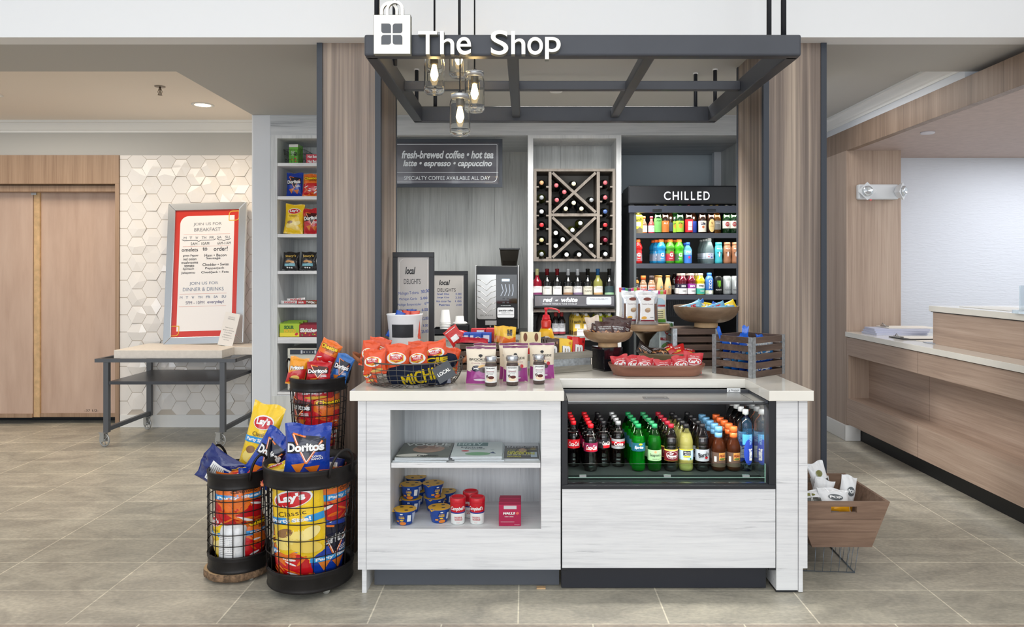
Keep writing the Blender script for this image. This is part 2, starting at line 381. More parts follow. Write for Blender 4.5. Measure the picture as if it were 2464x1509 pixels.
m = M(); m.box(2.76, 6.5, 2.8, 6.42, 2.434, 2.5, mat((188, 170, 163), .6, var=.03, bscale=20)); struct(m.build('ceiling_desk'))
WAVE = bpy.data.materials.new('wave_wallcovering'); WAVE.use_nodes = True
nt = WAVE.node_tree; b = nt.nodes['Principled BSDF']; b.inputs['Base Color'].default_value = lin((214, 219, 228)); b.inputs['Roughness'].default_value = .6
g = nt.nodes.new('ShaderNodeNewGeometry'); mp = nt.nodes.new('ShaderNodeMapping'); mp.inputs['Scale'].default_value = (6, 1, 38)
wv = nt.nodes.new('ShaderNodeTexNoise'); wv.inputs['Scale'].default_value = 1.6; wv.inputs['Detail'].default_value = 2; wv.inputs['Distortion'].default_value = 1.2
nt.links.new(g.outputs['Position'], mp.inputs['Vector']); nt.links.new(mp.outputs['Vector'], wv.inputs['Vector'])
bp = nt.nodes.new('ShaderNodeBump'); bp.inputs['Distance'].default_value = .01; bp.inputs['Strength'].default_value = .35; nt.links.new(wv.outputs['Fac'], bp.inputs['Height']); nt.links.new(bp.outputs['Normal'], b.inputs['Normal'])
m = M(); m.box(3.157, 6.5, YR, YR+.06, 0, 2.434, WAVE); struct(m.build('wall_desk_back'))
m = M(); m.box(2.70, 6.5, 4.395, 6.42, 2.612, 2.75, PAINT_G); struct(m.build('wall_above_beam'))
P = [(0, 0), (0, -.085), (-.012, -.085), (-.014, -.07), (-.03, -.064), (-.055, -.03), (-.065, -.02), (-.08, -.016), (-.082, 0)]
mm = M(); n = len(P); vs = []
for y in (4.395, YR+.02): vs += [(2.70+a, y, 2.745+b_) for a, b_ in P]
mm.add(vs, [(i, i+n, (i+1) % n+n, (i+1) % n) for i in range(n)]+[tuple(reversed(range(n))), tuple(range(n, 2*n))], PAINT_TRIM)
vs = []
for x in (1.86, 2.70): vs += [(x, YR+.02+a, 2.745+b_) for a, b_ in P]
mm.add(vs, [(i, (i+1) % n, (i+1) % n+n, i+n) for i in range(n)], PAINT_TRIM); struct(mm.build('trim_4'))
# vent beside the pier
t = thing('wall_vent', 'white slotted air vent high on the narrow grey wall', 'vent', (2.45, YR+.02, PZ(342, YR)))
v = M(); v.box(-.12, .20, -.012, 0, -.10, .10, PAINT_TRIM); v.build('frame', t, bevel=.002)
for k in range(8):
    v = M(); v.box(-.10, .14, -.016, -.011, -.085+k*.022, -.075+k*.022, BLACK); v.build('slat', t)
# walnut clad columns
def column(name, x0, x1, trimx):
    m = M(); m.box(x0, x1, 3.845, 4.325, 0, ZS, WALNUT)
    tw = .026
    for a in (x0, x1-tw): m.box(a-.002, a+tw+.002, 3.838, 3.87, 0, ZS, DARKTRIM)
    for a in (x0-.003, x1-.003): m.box(a, a+.006, 4.30, 4.328, 0, ZS, DARKTRIM)
    return struct(m.build(name))
column('wall_column_left', PX(763, 3.84), PX(915, 3.84), 0)
column('wall_column_right', PX(1838, 3.84), PX(1988, 3.84), 0)
# lights in the ceilings
def downlight(name, x, y, z, on, label):
    t = thing(name, label, 'ceiling light', (x, y, z))
    r = M(); r.lathe([(.062, 0), (.085, 0), (.087, -.004), (.064, -.006), (.062, 0)], PAINT_TRIM, 28); r.build('trim_ring', t)
    l = M(); l.lathe([(.001, -.003), (.062, -.004)], mat((255, 226, 170), .5, emis=14) if on else mat((225, 225, 230), .5), 28); l.build('diffuser', t)
    if on:
        li = bpy.data.lights.new('downlight', 'SPOT'); li.energy = 26; li.color = (1, .8, .55); li.spot_size = R(150); li.shadow_soft_size = .06; li.spot_blend = .8
        lo = bpy.data.objects.new('downlight_lamp', li); COL.objects.link(lo); lo.location = (x, y, z-.03)
downlight('recessed_downlight', PX(488, 5.844), 5.844, 2.78, True, 'glowing warm recessed downlight in the left ceiling above the tiled wall')
downlight('recessed_downlight', PX(-25, 5.5), 5.5, 2.78, True, 'glowing warm recessed downlight at the left edge above the plywood doors')
t = thing('recessed_disc', 'unlit pale round disc set in the wooden ceiling over the reception desk', 'ceiling light', (2.93, 5.21, 2.434))
r = M(); r.lathe([(.001, -.012), (.045, -.012), (.048, -.008), (.048, 0)], mat((214, 212, 220), .5), 28); r.build('cover', t)
t = thing('recessed_speaker', 'small white round ceiling disc above the black canopy frame', 'ceiling light', (PX(1338, 4.86), 4.86, ZS))
r = M(); r.lathe([(.001, -.01), (.04, -.01), (.044, -.006), (.044, 0)], PAINT_TRIM, 28); r.build('cover', t)
t = thing('fire_sprinkler', 'small pendant fire sprinkler head on the left ceiling', 'sprinkler', (PX(385, 5.26), 5.26, 2.78))
r = M(); r.lathe([(.001, -.004), (.035, -.006), (.038, -.001), (.038, 0)], mat((150, 140, 130), .4, .6), 20); r.build('escutcheon', t)
r = M(); c = mat((110, 95, 80), .35, .9); r.lathe([(.006, -.005), (.009, -.02), (.004, -.03), (.004, -.055)], c, 10)
r.tube([(-.008, 0, -.02), (-.016, 0, -.04), (-.008, 0, -.062)], .002, c); r.tube([(.008, 0, -.02), (.016, 0, -.04), (.008, 0, -.062)], .002, c); r.lathe([(.016, -.062), (.016, -.065)], c, 12); r.build('head', t)
# ================================================================ canopy frame over the counter
PB, PT = H+.914, H+.914+.092     # underside and top
YF0, YF1 = 3.053, 4.451; XL, XR = -.686, 1.18; bw = .055
FR = mat((70, 73, 80), .42, .3, var=.03, bscale=6)
t = thing('canopy_frame', 'charcoal steel canopy frame hung by rods above the shop counter', 'canopy', (.25, 3.75, PB))
def part(mb, name, par, **k):      # build in world coordinates under a root
    o = mb.build(name, par, **k); o.matrix_parent_inverse = Matrix.Translation(par.location).inverted() if False else o.matrix_parent_inverse
    for v in o.data.vertices: v.co -= par.location
    return o
m = M(); m.box(XL, XR, YF0, YF0+bw, PB, PT, FR); part(m, 'front_beam', t, bevel=.009)
m = M(); m.box(XL, XR, YF1-bw, YF1, PB, PT, FR); part(m, 'rear_beam', t, bevel=.005)
for xa in (XL, XR-bw):
    m = M(); m.box(xa, xa+bw, YF0+.03, YF1-.03, PB, PT, FR); part(m, 'side_beam', t, bevel=.005)
m = M(); m.box(XL+bw, XR-bw, 3.735, 3.777, PB+.028, PB+.074, FR); part(m, 'middle_bar', t, bevel=.003)
for xc in (-.054, .551):
    m = M(); m.box(xc-.026, xc+.026, YF0+bw, YF1-bw, PB+.022, PB+.072, FR); part(m, 'cross_bar', t, bevel=.006)
RODM = mat((48, 51, 57), .4, .4)
for x, y in ((PX(907, 3.08), 3.08), (PX(950, 3.45), 3.45), (PX(1885.5, 3.08), 3.08), (PX(1850.5, 3.4), 3.4)):
    m = M(); m.lathe([(.0115, PT-.02), (.0115, 3.62)], RODM, 14, T=Matrix.Translation((x, y, 0))); part(m, 'hanging_rod', t)
for x, y in ((PX(1673.6, 4.424), 4.424), (1.153, 4.34), (-.656, 4.34), (PX(1047.3, 4.424), 4.424)):
    m = M(); m.lathe([(.0115, PT-.02), (.0115, ZS)], RODM, 14, T=Matrix.Translation((x, y, 0))); m.lathe([(.016, ZS-.008), (.016, ZS)], PAINT_TRIM, 14, T=Matrix.Translation((x, y, 0))); part(m, 'hanging_rod', t)
# sign
SW = mat((252, 249, 243), .45, emis=.12); SG = mat((128, 130, 122), .5)
t = thing('bag_emblem_sign', 'white shopping-bag emblem with four dark petals on the canopy front', 'sign', (PX(943, 3.03), 3.03, PZ(130, 3.03)))
y = 3.02; x0, x1, z0, z1 = PX(899, y), PX(988, y), PZ(130, y), PZ(35.5, y)
m = M(); m.box(x0, x1, y, 3.052, z0, z1, SG); m.patch(rect((x0+x1)/2, (z0+z1)/2, x1-x0-.003, z1-z0-.003), SW, flat(y))
pc = mat((92, 96, 102), .5); cx = PX(943, y); cz = PZ(82.2, y); q = PX(969, y)-cx; w = q*.9
for k, (sx, sz) in enumerate(((1, 1), (-1, 1), (-1, -1), (1, -1))):
    cr = [(0, 1, 1, 1), (1, 0, 1, 1), (1, 1, 0, 1), (1, 1, 1, 0)]
    # rounded corners except the outward one
    c4 = {0: (0, 1, 0, 1), 1: (1, 0, 1, 0), 2: (0, 1, 0, 1), 3: (1, 0, 1, 0)}[k]
    m.patch(rrect(cx+sx*q*.53, cz+sz*q*.53, w, w, w*.27, 6, c4), pc, flat(y), k=3)
part(m, 'bag_panel', t)
for hx_, yy in ((PX(935, y), 3.035), (PX(950, y), 3.02)):
    m = M(); r0 = .031; P = []; Q = []
    for i in range(13):
        a = math.pi*i/12; P.append((hx_+(r0+.007)*math.cos(a), z1+.022+(r0+.007)*math.sin(a)*1.05)); Q.append((hx_+(r0-.005)*math.cos(a), z1+.022+(r0-.005)*math.sin(a)*1.05))
    P = [(hx_+r0+.007, z1-.002)]+P+[(hx_-r0-.007, z1-.002)]; Q = [(hx_+r0-.005, z1-.002)]+Q+[(hx_-r0+.005, z1-.002)]
    for i in range(len(P)-1): m.prism([P[i], P[i+1], Q[i+1], Q[i]], yy, yy+.012, SG); m.patch([P[i], P[i+1], Q[i+1], Q[i]], SW, flat(yy))
    part(m, 'bag_handle', t)
def letters(word, bx, glyphs, name, label):
    # one solid channel letter per glyph
    t = thing(name, label, 'lettering', (PX((bx[0]+bx[1])/2, 3.03), 3.03, PZ(130, 3.03)))
    for ch, a, b_, c, d in glyphs:
        v, f = text_geo(ch, .008, res=12); xa, xb, za, zb = PX(a, 3.02), PX(b_, 3.02), PZ(d, 3.02), PZ(c, 3.02)
        m = M(); n = len(v); V0 = [((xa+xb)/2+x*(xb-xa), 3.02, (za+zb)/2+z*(zb-za)) for x, z in v]; V1 = [(p[0], 3.052, p[2]) for p in V0]
        e = {}
        for fc in f:
            for i in range(len(fc)):
                k = (fc[i], fc[(i+1) % len(fc)]); e[k] = 1
        side = [(i, j, j+n, i+n) for (i, j) in e if (j, i) not in e]
        m.add(V0+V1, side+[tuple(q_+n for q_ in reversed(fc)) for fc in f], SG); m.add(V0, [tuple(fc) for fc in f], SW)
        part(m, 'letter', t)
letters('The', (1005, 1134), [('T', 1006, 1052, 74.5, 130.5), ('h', 1059, 1093, 74.5, 130.5), ('e', 1098.5, 1133.5, 89, 131.5)], 'sign_lettering', 'white raised letters spelling The on the canopy front')
letters('Shop', (1181, 1349), [('S', 1181, 1223, 73, 131.5), ('h', 1230, 1264, 74.5, 130.5), ('o', 1269, 1306.5, 89, 131.5), ('p', 1311.5, 1349, 89, 142.5)], 'sign_lettering', 'white raised letters spelling Shop on the canopy front')
# ---------------------------------------------------------------- pendant jars
GLASS = mat((255, 255, 252), .02, trans=1, ior=1.25); LIDM = mat((196, 198, 200), .35, .8); CORD = mat((40, 42, 46), .6)
BULB = mat((255, 214, 140), .3, emis=38)
r0 = .0465; h0 = .186
def jar_parts():
    t = thing('mason_jar_pendant', '', 'pendant lamp')
    g = M(); g.lathe([(.006, .003), (r0*.78, 0), (r0*.97, .01), (r0, .03), (r0, h0-.045), (r0*.96, h0-.033), (r0*.86, h0-.024), (r0*.86, h0-.004), (r0*.80, h0-.004), (r0*.80, h0-.026), (r0*.90, h0-.036), (r0-.004, h0-.048), (r0-.004, .033), (r0*.9, .014), (.006, .008)], GLASS, 32); g.build('glass_jar', t)
    l = M(); l.lathe([(r0*.9, h0-.022), (r0*.92, h0-.004), (r0*.9, h0), (.001, h0+.001)], LIDM, 32); l.build('lid', t)
    s = M(); s.lathe([(.016, h0-.004), (.018, h0-.02), (.018, h0-.05), (.014, h0-.056)], mat((90, 88, 84), .4, .6), 16); s.lathe([(.012, h0), (.01, h0+.012), (.004, h0+.016)], CORD, 12); s.build('socket', t)
    b_ = M(); b_.lathe([(.001, h0-.128), (.010, h0-.124), (.016, h0-.108), (.0165, h0-.09), (.011, h0-.066), (.009, h0-.055)], BULB, 16); b_.build('bulb', t)
    return t
jars = [(1107, 327, 3.22, 'lowest mason jar pendant, hanging at the front of the group'), (1142, 270, 3.32, 'mason jar pendant second lowest, right of the lowest jar'),
        (1045, 226, 3.24, 'mason jar pendant at the left of the group, lower of its pair'), (1104, 186, 3.42, 'mason jar pendant high up, mostly hidden behind the canopy beam'), (1046, 178, 3.37, 'mason jar pendant behind and above the left jar')]
proto = jar_parts()
for i, (px, py, yy, lb) in enumerate(jars):
    o = proto if i == 0 else dup(proto, label=lb)
    zb = PZ(py, yy); o.location = (PX(px, yy), yy, zb); o['label'] = lb; o['group'] = 'mason jar pendants under the canopy'
    c = M(); c.lathe([(.0035, h0+.01), (.0035, 3.62-zb)], CORD, 8); c.build('cord', o)
    li = bpy.data.lights.new('jar_bulb_light', 'POINT'); li.energy = .9; li.color = (1, .8, .5); li.shadow_soft_size = .02
    lo = bpy.data.objects.new('jar_bulb_light', li); COL.objects.link(lo); lo.location = (PX(px, yy), yy, zb+h0-.1)
# ================================================================ counter
Yb = 3.17; Z = lambda py: PZ(py, Yb); X = lambda px: PX(px, Yb)
m = M(); xl, xr, y0, y1, yn = -.769, 1.268, 3.14, 4.33, 3.487; xn0, xn1 = PX(1350, 3.17), PX(1851, 3.14)
P = [(xl, y0), (xn0+.012, y0), (xn0+.012, yn), (xn1, yn), (xn1, y0), (xr, y0), (xr, y1), (xl, y1)]
n = len(P); vs = [(x, y, .855) for x, y in P]+[(x, y, .90) for x, y in P]
Q = [(0, 1, 2, 7), (2, 3, 6, 7), (3, 4, 5, 6)]
m.add(vs, [tuple(reversed(q_)) for q_ in Q]+[tuple(a+8 for a in q_) for q_ in Q]+[(i, (i+1) % n, (i+1) % n+n, i+n) for i in range(n)], QUARTZ)
o = m.build('worktop'); tag(o, 'cream stone worktop with a cut-out above the drinks cooler', 'worktop')
bv = o.modifiers.new('b', 'BEVEL'); bv.width = .003; bv.segments = 2; bv.limit_method = 'ANGLE'
# left cabinet
t = thing('display_cabinet', 'pale wood-grain counter cabinet with an open two-tier display niche', 'cabinet', (-.3, 3.4, 0))
ox0, ox1, oz0, oz1 = X(939), X(1302), Z(1273), Z(987); zb = Z(1371); zt = .852
m = M(); m.box(X(881.5), ox0, Yb, Yb+.02, zb, zt, LAM_H); m.box(ox1, X(1349), Yb, Yb+.02, zb, zt, LAM_H); m.box(ox0, ox1, Yb, Yb+.02, oz1, zt, LAM_H); m.box(ox0, ox1, Yb, Yb+.02, zb, oz0, LAM_H); part(m, 'front_panel', t)
m = M(); m.box(X(861), X(880.5), Yb-.001, 3.83, zb, zt, LAM_H); m.box(X(871), X(882), Yb, 3.80, 0, zb, LAM_H); part(m, 'side_panel', t, bevel=.001)
m = M(); m.box(ox0-.018, ox0, Yb+.02, 3.55, oz0-.018, oz1+.018, LAM_L); m.box(ox1, ox1+.018, Yb+.02, 3.55, oz0-.018, oz1+.018, LAM_L); m.box(ox0, ox1, Yb+.02, 3.55, oz1, oz1+.018, LAM_L); m.box(ox0-.018, ox1+.018, 3.55, 3.565, oz0-.018, oz1+.018, LAM_L); part(m, 'niche_lining', t)
m = M(); m.box(ox0, ox1, Yb+.004, 3.55, oz0-.018, oz0-.0005, LAM_H); part(m, 'niche_floor', t)
m = M(); m.box(ox0+.003, ox1-.003, Yb+.006, 3.55, Z(1127), Z(1115), LAM_H); part(m, 'shelf', t, bevel=.001)
AC = mat((250, 253, 253), .01, trans=1, ior=1.04)
for za, zb2 in ((Z(1115), Z(1083)), (oz0, Z(1239))):
    m = M(); m.box(ox0+.004, ox1-.004, Yb+.008, Yb+.011, za+.0005, zb2, AC); part(m, 'clear_lip', t)
m = M(); m.box(X(893), X(1347), 3.24, 3.255, .006, zb+.003, mat((82, 86, 94), .55)); part(m, 'kick_board', t)
m = M(); m.box(X(1343), X(1349.3), 3.2, 3.8, zb, zt, LAM_H); part(m, 'inner_side', t)
# right end panel
t = thing('end_panel', 'pale wood-grain end panel closing the counter right of the cooler', 'panel', (1.18, 3.4, 0))
m = M(); m.box(X(1868), X(1920), Yb, 3.83, .012, zt, LAM_H); part(m, 'inner_panel', t, bevel=.001)
m = M(); m.box(X(1921.5), X(1943), Yb-.001, 3.83, Z(1368), zt, LAM_H); m.box(X(1921.5), X(1932), Yb, 3.8, .004, Z(1368), LAM_H); part(m, 'outer_panel', t, bevel=.001)
m = M(); m.box(X(1868)+.002, X(1870)+.09, Yb+.01, Yb+.1, 0, .012, BLACKM); part(m, 'foot', t)
MIRR = mat((200, 202, 204), .06, .95)
# ---------------------------------------------------------------- drinks cooler
t = thing('drinks_cooler', 'black undercounter open-front cooler with pale wood-grain panel full of bottles', 'cooler', (.62, 3.4, 0))
c0, c1 = X(1351), X(1867); i0, i1 = X(1366), X(1850); zo0, zo1 = Z(1165), .846
m = M(); m.box(c0, i0, Yb, 3.86, .10, .853, BLACKM); m.box(i1, c1, Yb, 3.86, .10, .853, BLACKM)
m.box(i0, i1, Yb, Yb+.05, zo0-.016, zo0, BLACKM); m.box(i0, i1, 3.84, 3.86, .1, zo1, mat((44, 45, 48), .3)); m.box(i0, i1, Yb+.006, 3.86, zo1-.013, zo1-.007, BLACKM)
m.box(i0, i1, 3.2, 3.84, .40, .43, BLACKM); part(m, 'housing', t, bevel=.002)
DECK = 1.43-484*3.35/F
m = M(); m.box(i0, i1, 3.29, 3.84, DECK-.02, DECK-.0005, mat((60, 61, 63), .3, .3)); m.box(i0, i1, Yb+.05, 3.29, DECK-.03, DECK-.022, mat((50, 51, 54), .35, .3)); part(m, 'deck', t)
m = M(); m.box(i1-.004, i1-.0005, Yb+.05, 3.83, DECK, zo1-.02, MIRR); part(m, 'polished_side', t)
m = M(); m.box(i0+.004, i1-.06, 3.20, yn-.07, zo1-.006, zo1-.001, STEEL); m.box(i1-.058, i1-.002, 3.20, yn-.07, zo1-.006, zo1-.001, STEEL); part(m, 'steel_top_plate', t)
m = M(); m.box(PX(1548, 3.27), PX(1608, 3.27), 3.245, 3.30, zo1-.002, zo1+.001, mat((120, 121, 122), .3, .8)); m.lathe([(.003, 0), (.003, .003), (.001, .0035)], STEEL, 10, T=Matrix.Translation((PX(1556, 3.27), 3.27, zo1))); m.lathe([(.003, 0), (.003, .003), (.001, .0035)], STEEL, 10, T=Matrix.Translation((PX(1600, 3.27), 3.27, zo1))); part(m, 'pull_plate', t)
m = M(); m.box(i0-.015, i1+.01, yn-.07, yn-.055, zo1-.006, .858, DARKM); m.box(i1-.012, i1+.004, 3.18, yn-.06, zo1-.008, .853, DARKM); part(m, 'rear_rail', t)
m = M(); yy = yn-.0705; a, b_ = PX(1749, yy), PX(1781, yy); m.box(a, b_, yy-.003, yy, PZ(944, yy), PZ(934.5, yy)+.001, mat((225, 228, 230), .4)); m.txt('Structural', (a+b_)/2+.006, PZ(938.5, yy), .036, .007, INK, flat(yy-.003), bold=.01); m.txt('Concepts', (a+b_)/2+.01, PZ(942, yy), .02, .004, INK, flat(yy-.003))
m.patch([(a+.006, PZ(942, yy)), (a+.012, PZ(942, yy)), (a+.013, PZ(937, yy))], INK, flat(yy-.003), k=2); part(m, 'maker_badge', t)
GLS = mat((205, 232, 222), .02, trans=1, ior=1.12); GE = mat((150, 190, 175), .2)
m = M(); gz0, gz1 = Z(1163), Z(1118); m.box(i0+.004, i1-.012, Yb+.012, Yb+.018, gz0, gz1, GLS); part(m, 'glass_front', t)
m = M()
for px in (1403, 1607, 1797): m.box(X(px)-.015, X(px)+.015, Yb+.008, Yb+.022, Z(1150), Z(1145), mat((150, 155, 155), .4))
m.box(i0+.004, i1-.012, Yb+.009, Yb+.012, Z(1151.5), Z(1150.3), GE); m.box(i1-.013, i1-.011, Yb+.01, Yb+.02, gz0, gz1, GE); part(m, 'glass_clips', t)
m = M(); m.box(c0+.002, c1-.002, Yb-.008, Yb+.01, Z(1176), Z(1167), BLACKM); part(m, 'nose_trim', t, bevel=.003)
m = M(); m.box(c0+.003, c1-.002, Yb-.001, Yb+.018, Z(1367), Z(1177), LAM_H); part(m, 'lower_panel', t, bevel=.001)
m = M(); m.box(c0+.002, X(1851), 3.215, 3.26, .004, Z(1366), mat((40, 42, 50), .4)); part(m, 'base_grille', t)
LED = mat((255, 250, 238), .5, emis=5)
m = M(); m.box(i0+.02, i1-.02, 3.25, 3.26, zo1-.019, zo1-.0135, LED); part(m, 'light_strip', t)
area('cooler_light', ((i0+i1)/2, 3.235, zo1-.021), (R(12), 0, 0), .85, .03, 5.5, (1, .96, .88))
# ================================================================ shop back wall joinery
zf = PZ(325.5, YB)          # fascia bottom
m = M(); m.box(-1.998, 1.80, YB, YB+.02, zf, ZS, LAM_F); struct(m.build('wall_shop_fascia'))
m = M(); m.box(-1.998, 1.80, YB+.02, 6.6, zf, zf+.02, LAM_F); struct(m.build('ceiling_shop_bay'))
m = M(); m.box(-1.27, -1.25, YB, 6.414, 0, zf, LAM_V); struct(m.build('wall_shop_left'))
m = M(); m.box(-1.27, .045, 6.414, 6.43, 0, zf, LAM_V); struct(m.build('wall_shop_back'))
m = M(); m.box(.74, 1.80, 6.6, 6.62, 0, zf, PAINT_BLUE); m.box(1.762, 1.78, YB, 6.6, 0, zf, LAM_V); struct(m.build('wall_cooler_bay'))
m = M(); m.box(PX(1270, YB), PX(1283, YB), YB, 6.414, 0, zf, LAM_L); struct(m.build('wall_divider_left')); m = M(); m.box(PX(1483, YB), PX(1495, YB), YB, 6.6, 0, zf, LAM_L); struct(m.build('wall_divider_right'))
m = M()
m.box(PX(1283, YB), PX(1483, YB), YB, 5.98, PZ(333, YB), zf, LAM_L); struct(m.build('ceiling_wine_bay')); m = M(); m.box(PX(1283, YB), PX(1483, YB), 5.98, 6.0, 0, PZ(333, YB), LAM_V); struct(m.build('wall_wine_bay'))
# snack shelving left of the column
t = thing('snack_shelf_unit', 'tall grey wood-grain snack shelf unit beside the left walnut column', 'shelf unit', (-1.7, 5.8, 0))
sx0, sx1, sb = PX(667, YB), -1.30, 6.04
m = M(); m.box(-1.997, sx0, YB, sb, 0, zf, LAM_L); m.box(sx1, -1.275, YB, sb, 0, zf, LAM_L); m.box(sx0, sx1, YB, sb, PZ(333, YB), zf, LAM_L); m.box(sx0, sx1, sb, sb+.01, 0, zf, LAM_V)
m.box(sx0, sx1, YB+.003, YB+.02, .0, PZ(951, YB), LAM_L); part(m, 'frame', t)
SH = [(392, 399.5), (472, 480), (563, 571), (652, 659.5), (733, 740), (812, 826.5), (944, 950)]
for a, b_ in SH:
    m = M(); m.box(sx0+.001, sx1-.001, YB+.002, sb, PZ(b_, YB), PZ(a, YB), LAM_H); part(m, 'shelf', t, bevel=.001)
m = M(); m.box(-1.985, sx0+.3, YB-.003, YB+.0, .10, PZ(953, YB), LAM_V); part(m, 'lower_door', t)
SZ = [PZ(a, YB) for a, b_ in SH]
# microwave
my = YB+.02; t = thing('microwave', 'stainless microwave oven with numbered keypad in the lower shelf niche', 'microwave', (PX(735, my), my, SZ[6]+.001))
m = M(); xa, xb, za, zb = PX(691, my), PX(691, my)+.42, SZ[6]+.012, PZ(838, my); m.box(xa, xb, my+.01, my+.33, za, zb, STEEL); part(m, 'body', t, bevel=.004)
m = M(); m.box(xa+.004, xb-.004, my, my+.012, za+.004, PZ(857, my), mat((196, 193, 180), .3, .5)); m.box(xa+.06, xb-.1, my-.002, my, za+.05, PZ(878, my), BLACK); part(m, 'door', t, bevel=.002)
m = M(); m.box(xa+.004, xb-.004, my, my+.012, PZ(856, my), zb-.002, mat((196, 193, 180), .3, .5)); m.box(PX(698, my), xb-.05, my-.002, my, PZ(853, my), PZ(841.5, my), mat((44, 50, 66), .3)); part(m, 'control_strip', t)
m = M(); fn = flat(my-.002)
for k, ch in enumerate('1234'): m.txt(ch, PX(732+k*6.8, my), PZ(847.3, my), .007, .012, WHITE, fn)
for px in (726, 759): m.patch(rect(PX(px, my), PZ(847, my), .014, .026), mat((200, 205, 215), .5), fn); 
part(m, 'keypad', t)
for k in (0, 1):
    m = M(); m.box(xa+.03+k*.33, xa+.05+k*.33, my+.03, my+.28, SZ[6]+.001, SZ[6]+.013, BLACKM); part(m, 'foot', t)
# ---------------------------------------------------------------- back counter
CT = .91
t = thing('back_counter', 'grey back-bar counter under the coffee machine and wine bay', 'counter', (-.3, 6.0, 0))
m = M(); m.box(-1.247, PX(1270, YB)-.002, YB+.03, 6.412, CT-.035, CT, mat((150, 150, 146), .4, var=.06)); m.box(PX(1283, YB)+.002, PX(1483, YB)-.002, YB+.03, 5.977, CT-.035, CT, mat((150, 150, 146), .4, var=.06)); part(m, 'counter_top', t)
m = M(); m.box(-1.247, PX(1270, YB)-.002, YB+.06, 6.4, .0, CT-.036, LAM_V); m.box(PX(1283, YB)+.002, PX(1483, YB)-.002, YB+.06, 5.97, .0, CT-.036, BLACK); part(m, 'base', t)
# coffee sign
ys = 5.70
t = thing('coffee_menu_sign', 'hanging dark sign listing fresh-brewed coffee, hot tea, latte, espresso and cappuccino', 'sign', (PX(1050, ys), ys, PZ(450, ys)))
xa, xb, za, zb = PX(890, ys), PX(1209, ys), PZ(451, ys), PZ(335, ys)
m = M(); f = .028
for (a, b_, c, d) in ((xa, xb, zb-f, zb), (xa, xb, za, za+f), (xa, xa+f, za+f, zb-f), (xb-f, xb, za+f, zb-f)): m.box(a, b_, ys-.012, ys+.015, c, d, DARKTRIM)
part(m, 'frame', t)
m = M(); m.box(xa+f, xb-f, ys, ys+.008, za+f, zb-f, mat((92, 92, 100), .15, coat=.4)); fn = flat(ys); LT = mat((228, 234, 240), .5)
def P2(pts, Y): return [(PX(a, Y), PZ(b_, Y)) for a, b_ in pts]
m.txt('fresh-brewed coffee \u2022 hot tea', PX(1077, ys), PZ(372, ys), PX(1188, ys)-PX(967, ys), PZ(362, ys)-PZ(381, ys), LT, fn, bold=.03, shear=.25)
m.txt('latte \u2022 espresso \u2022 cappuccino', PX(1077, ys), PZ(395, ys), PX(1184, ys)-PX(970, ys), PZ(386, ys)-PZ(405, ys), LT, fn, bold=.03, shear=.25)
m.txt('SPECIALTY COFFEE AVAILABLE ALL DAY', PX(1076, ys), PZ(428.5, ys), PX(1179, ys)-PX(972, ys), PZ(424, ys)-PZ(433, ys), LT, fn)
m.line(P2([(900, 415), (1199, 415)], ys), .0035, LT, fn)
rr = rrect((xa+xb)/2, (za+zb)/2, xb-xa-2*f-.03, zb-za-2*f-.03, .04, 6, (0, 1, 0, 1)); m.line(rr, .0035, LT, fn, closed=True); part(m, 'panel', t)
for px in (959, 1192):
    m = M(); x = PX(px, ys); m.tube([(x-.004, ys, zb), (x+.006, ys, zb+.02), (x-.006, ys, zb+.035), (x, ys, zb+.05)], .002, STEEL); m.tube([(x, ys, zb+.05), (x, ys, zf)], .001, STEEL, 5); part(m, 'hanger_hook', t)
# ---------------------------------------------------------------- coffee machine
yc = 5.78
t = thing('coffee_machine', 'black and stainless bean-to-cup coffee machine with see-through hopper', 'coffee machine', (PX(1196, yc), yc, CT))
xa, xb, zt_, = PX(1143, yc), PX(1249, yc), PZ(640, yc)
m = M(); m.box(xa, xb, yc+.04, yc+.45, CT+.02, zt_, BLACK); m.box(xa, xb, yc-.02, yc+.04, CT+.02, PZ(790, yc), BLACK); m.box(xa, xb, yc, yc+.05, PZ(768, yc), zt_-.002, BLACK)
m.box(xa, xa+.012, yc-.01, yc+.4, CT+.02, zt_+.004, STEEL); m.box(xb-.012, xb, yc-.01, yc+.4, CT+.02, zt_+.004, STEEL); part(m, 'housing', t, bevel=.004)
m = M(); xm = PX(1194, yc); m.prism(rrect((PX(1148, yc)+xm)/2, (PZ(661, yc)+PZ(768, yc))/2, xm-PX(1148, yc), PZ(661, yc)-PZ(768, yc), .02, 5, (0, 0, 1, 0)), yc-.012, yc, STEEL)
for k in range(6):
    zc_ = PZ(672+k*14, yc)
    m.tube([(PX(1149, yc), yc-.012, zc_), (PX(1160, yc), yc-.013, zc_-.012), (PX(1171, yc), yc-.014, zc_-.045), (PX(1182, yc), yc-.013, zc_-.012), (PX(1193, yc), yc-.012, zc_)], .003, STEEL, 6)
m.txt('BUNN', PX(1171, yc), PZ(759, yc), .10, .014, mat((140, 140, 138), .3, .8), flat(yc-.012), bold=.02); part(m, 'embossed_steel_door', t)
m = M(); m.box(xm+.003, PX(1244, yc), yc-.01, yc, PZ(730, yc), PZ(661, yc), mat((16, 17, 20), .08, coat=.6)); fn = flat(yc-.01)
m.patch(rect(PX(1217, yc), PZ(674, yc), .062, .02), mat((190, 225, 250), .3, emis=1.2), fn); m.txt('crescendo', PX(1217, yc), PZ(735, yc), .08, .008, LT, fn)
for k in range(3):
    for j in range(2): m.patch(rect(PX(1212+j*10, yc), PZ(718+k*5, yc), .02, .01), mat((70, 72, 78), .4), fn)
for k in range(4): m.line(P2([(1207+k*9, 684), (1211+k*8, 700), (1205+k*9, 712)], yc), .006, mat((150, 156, 165), .2, .5), fn)
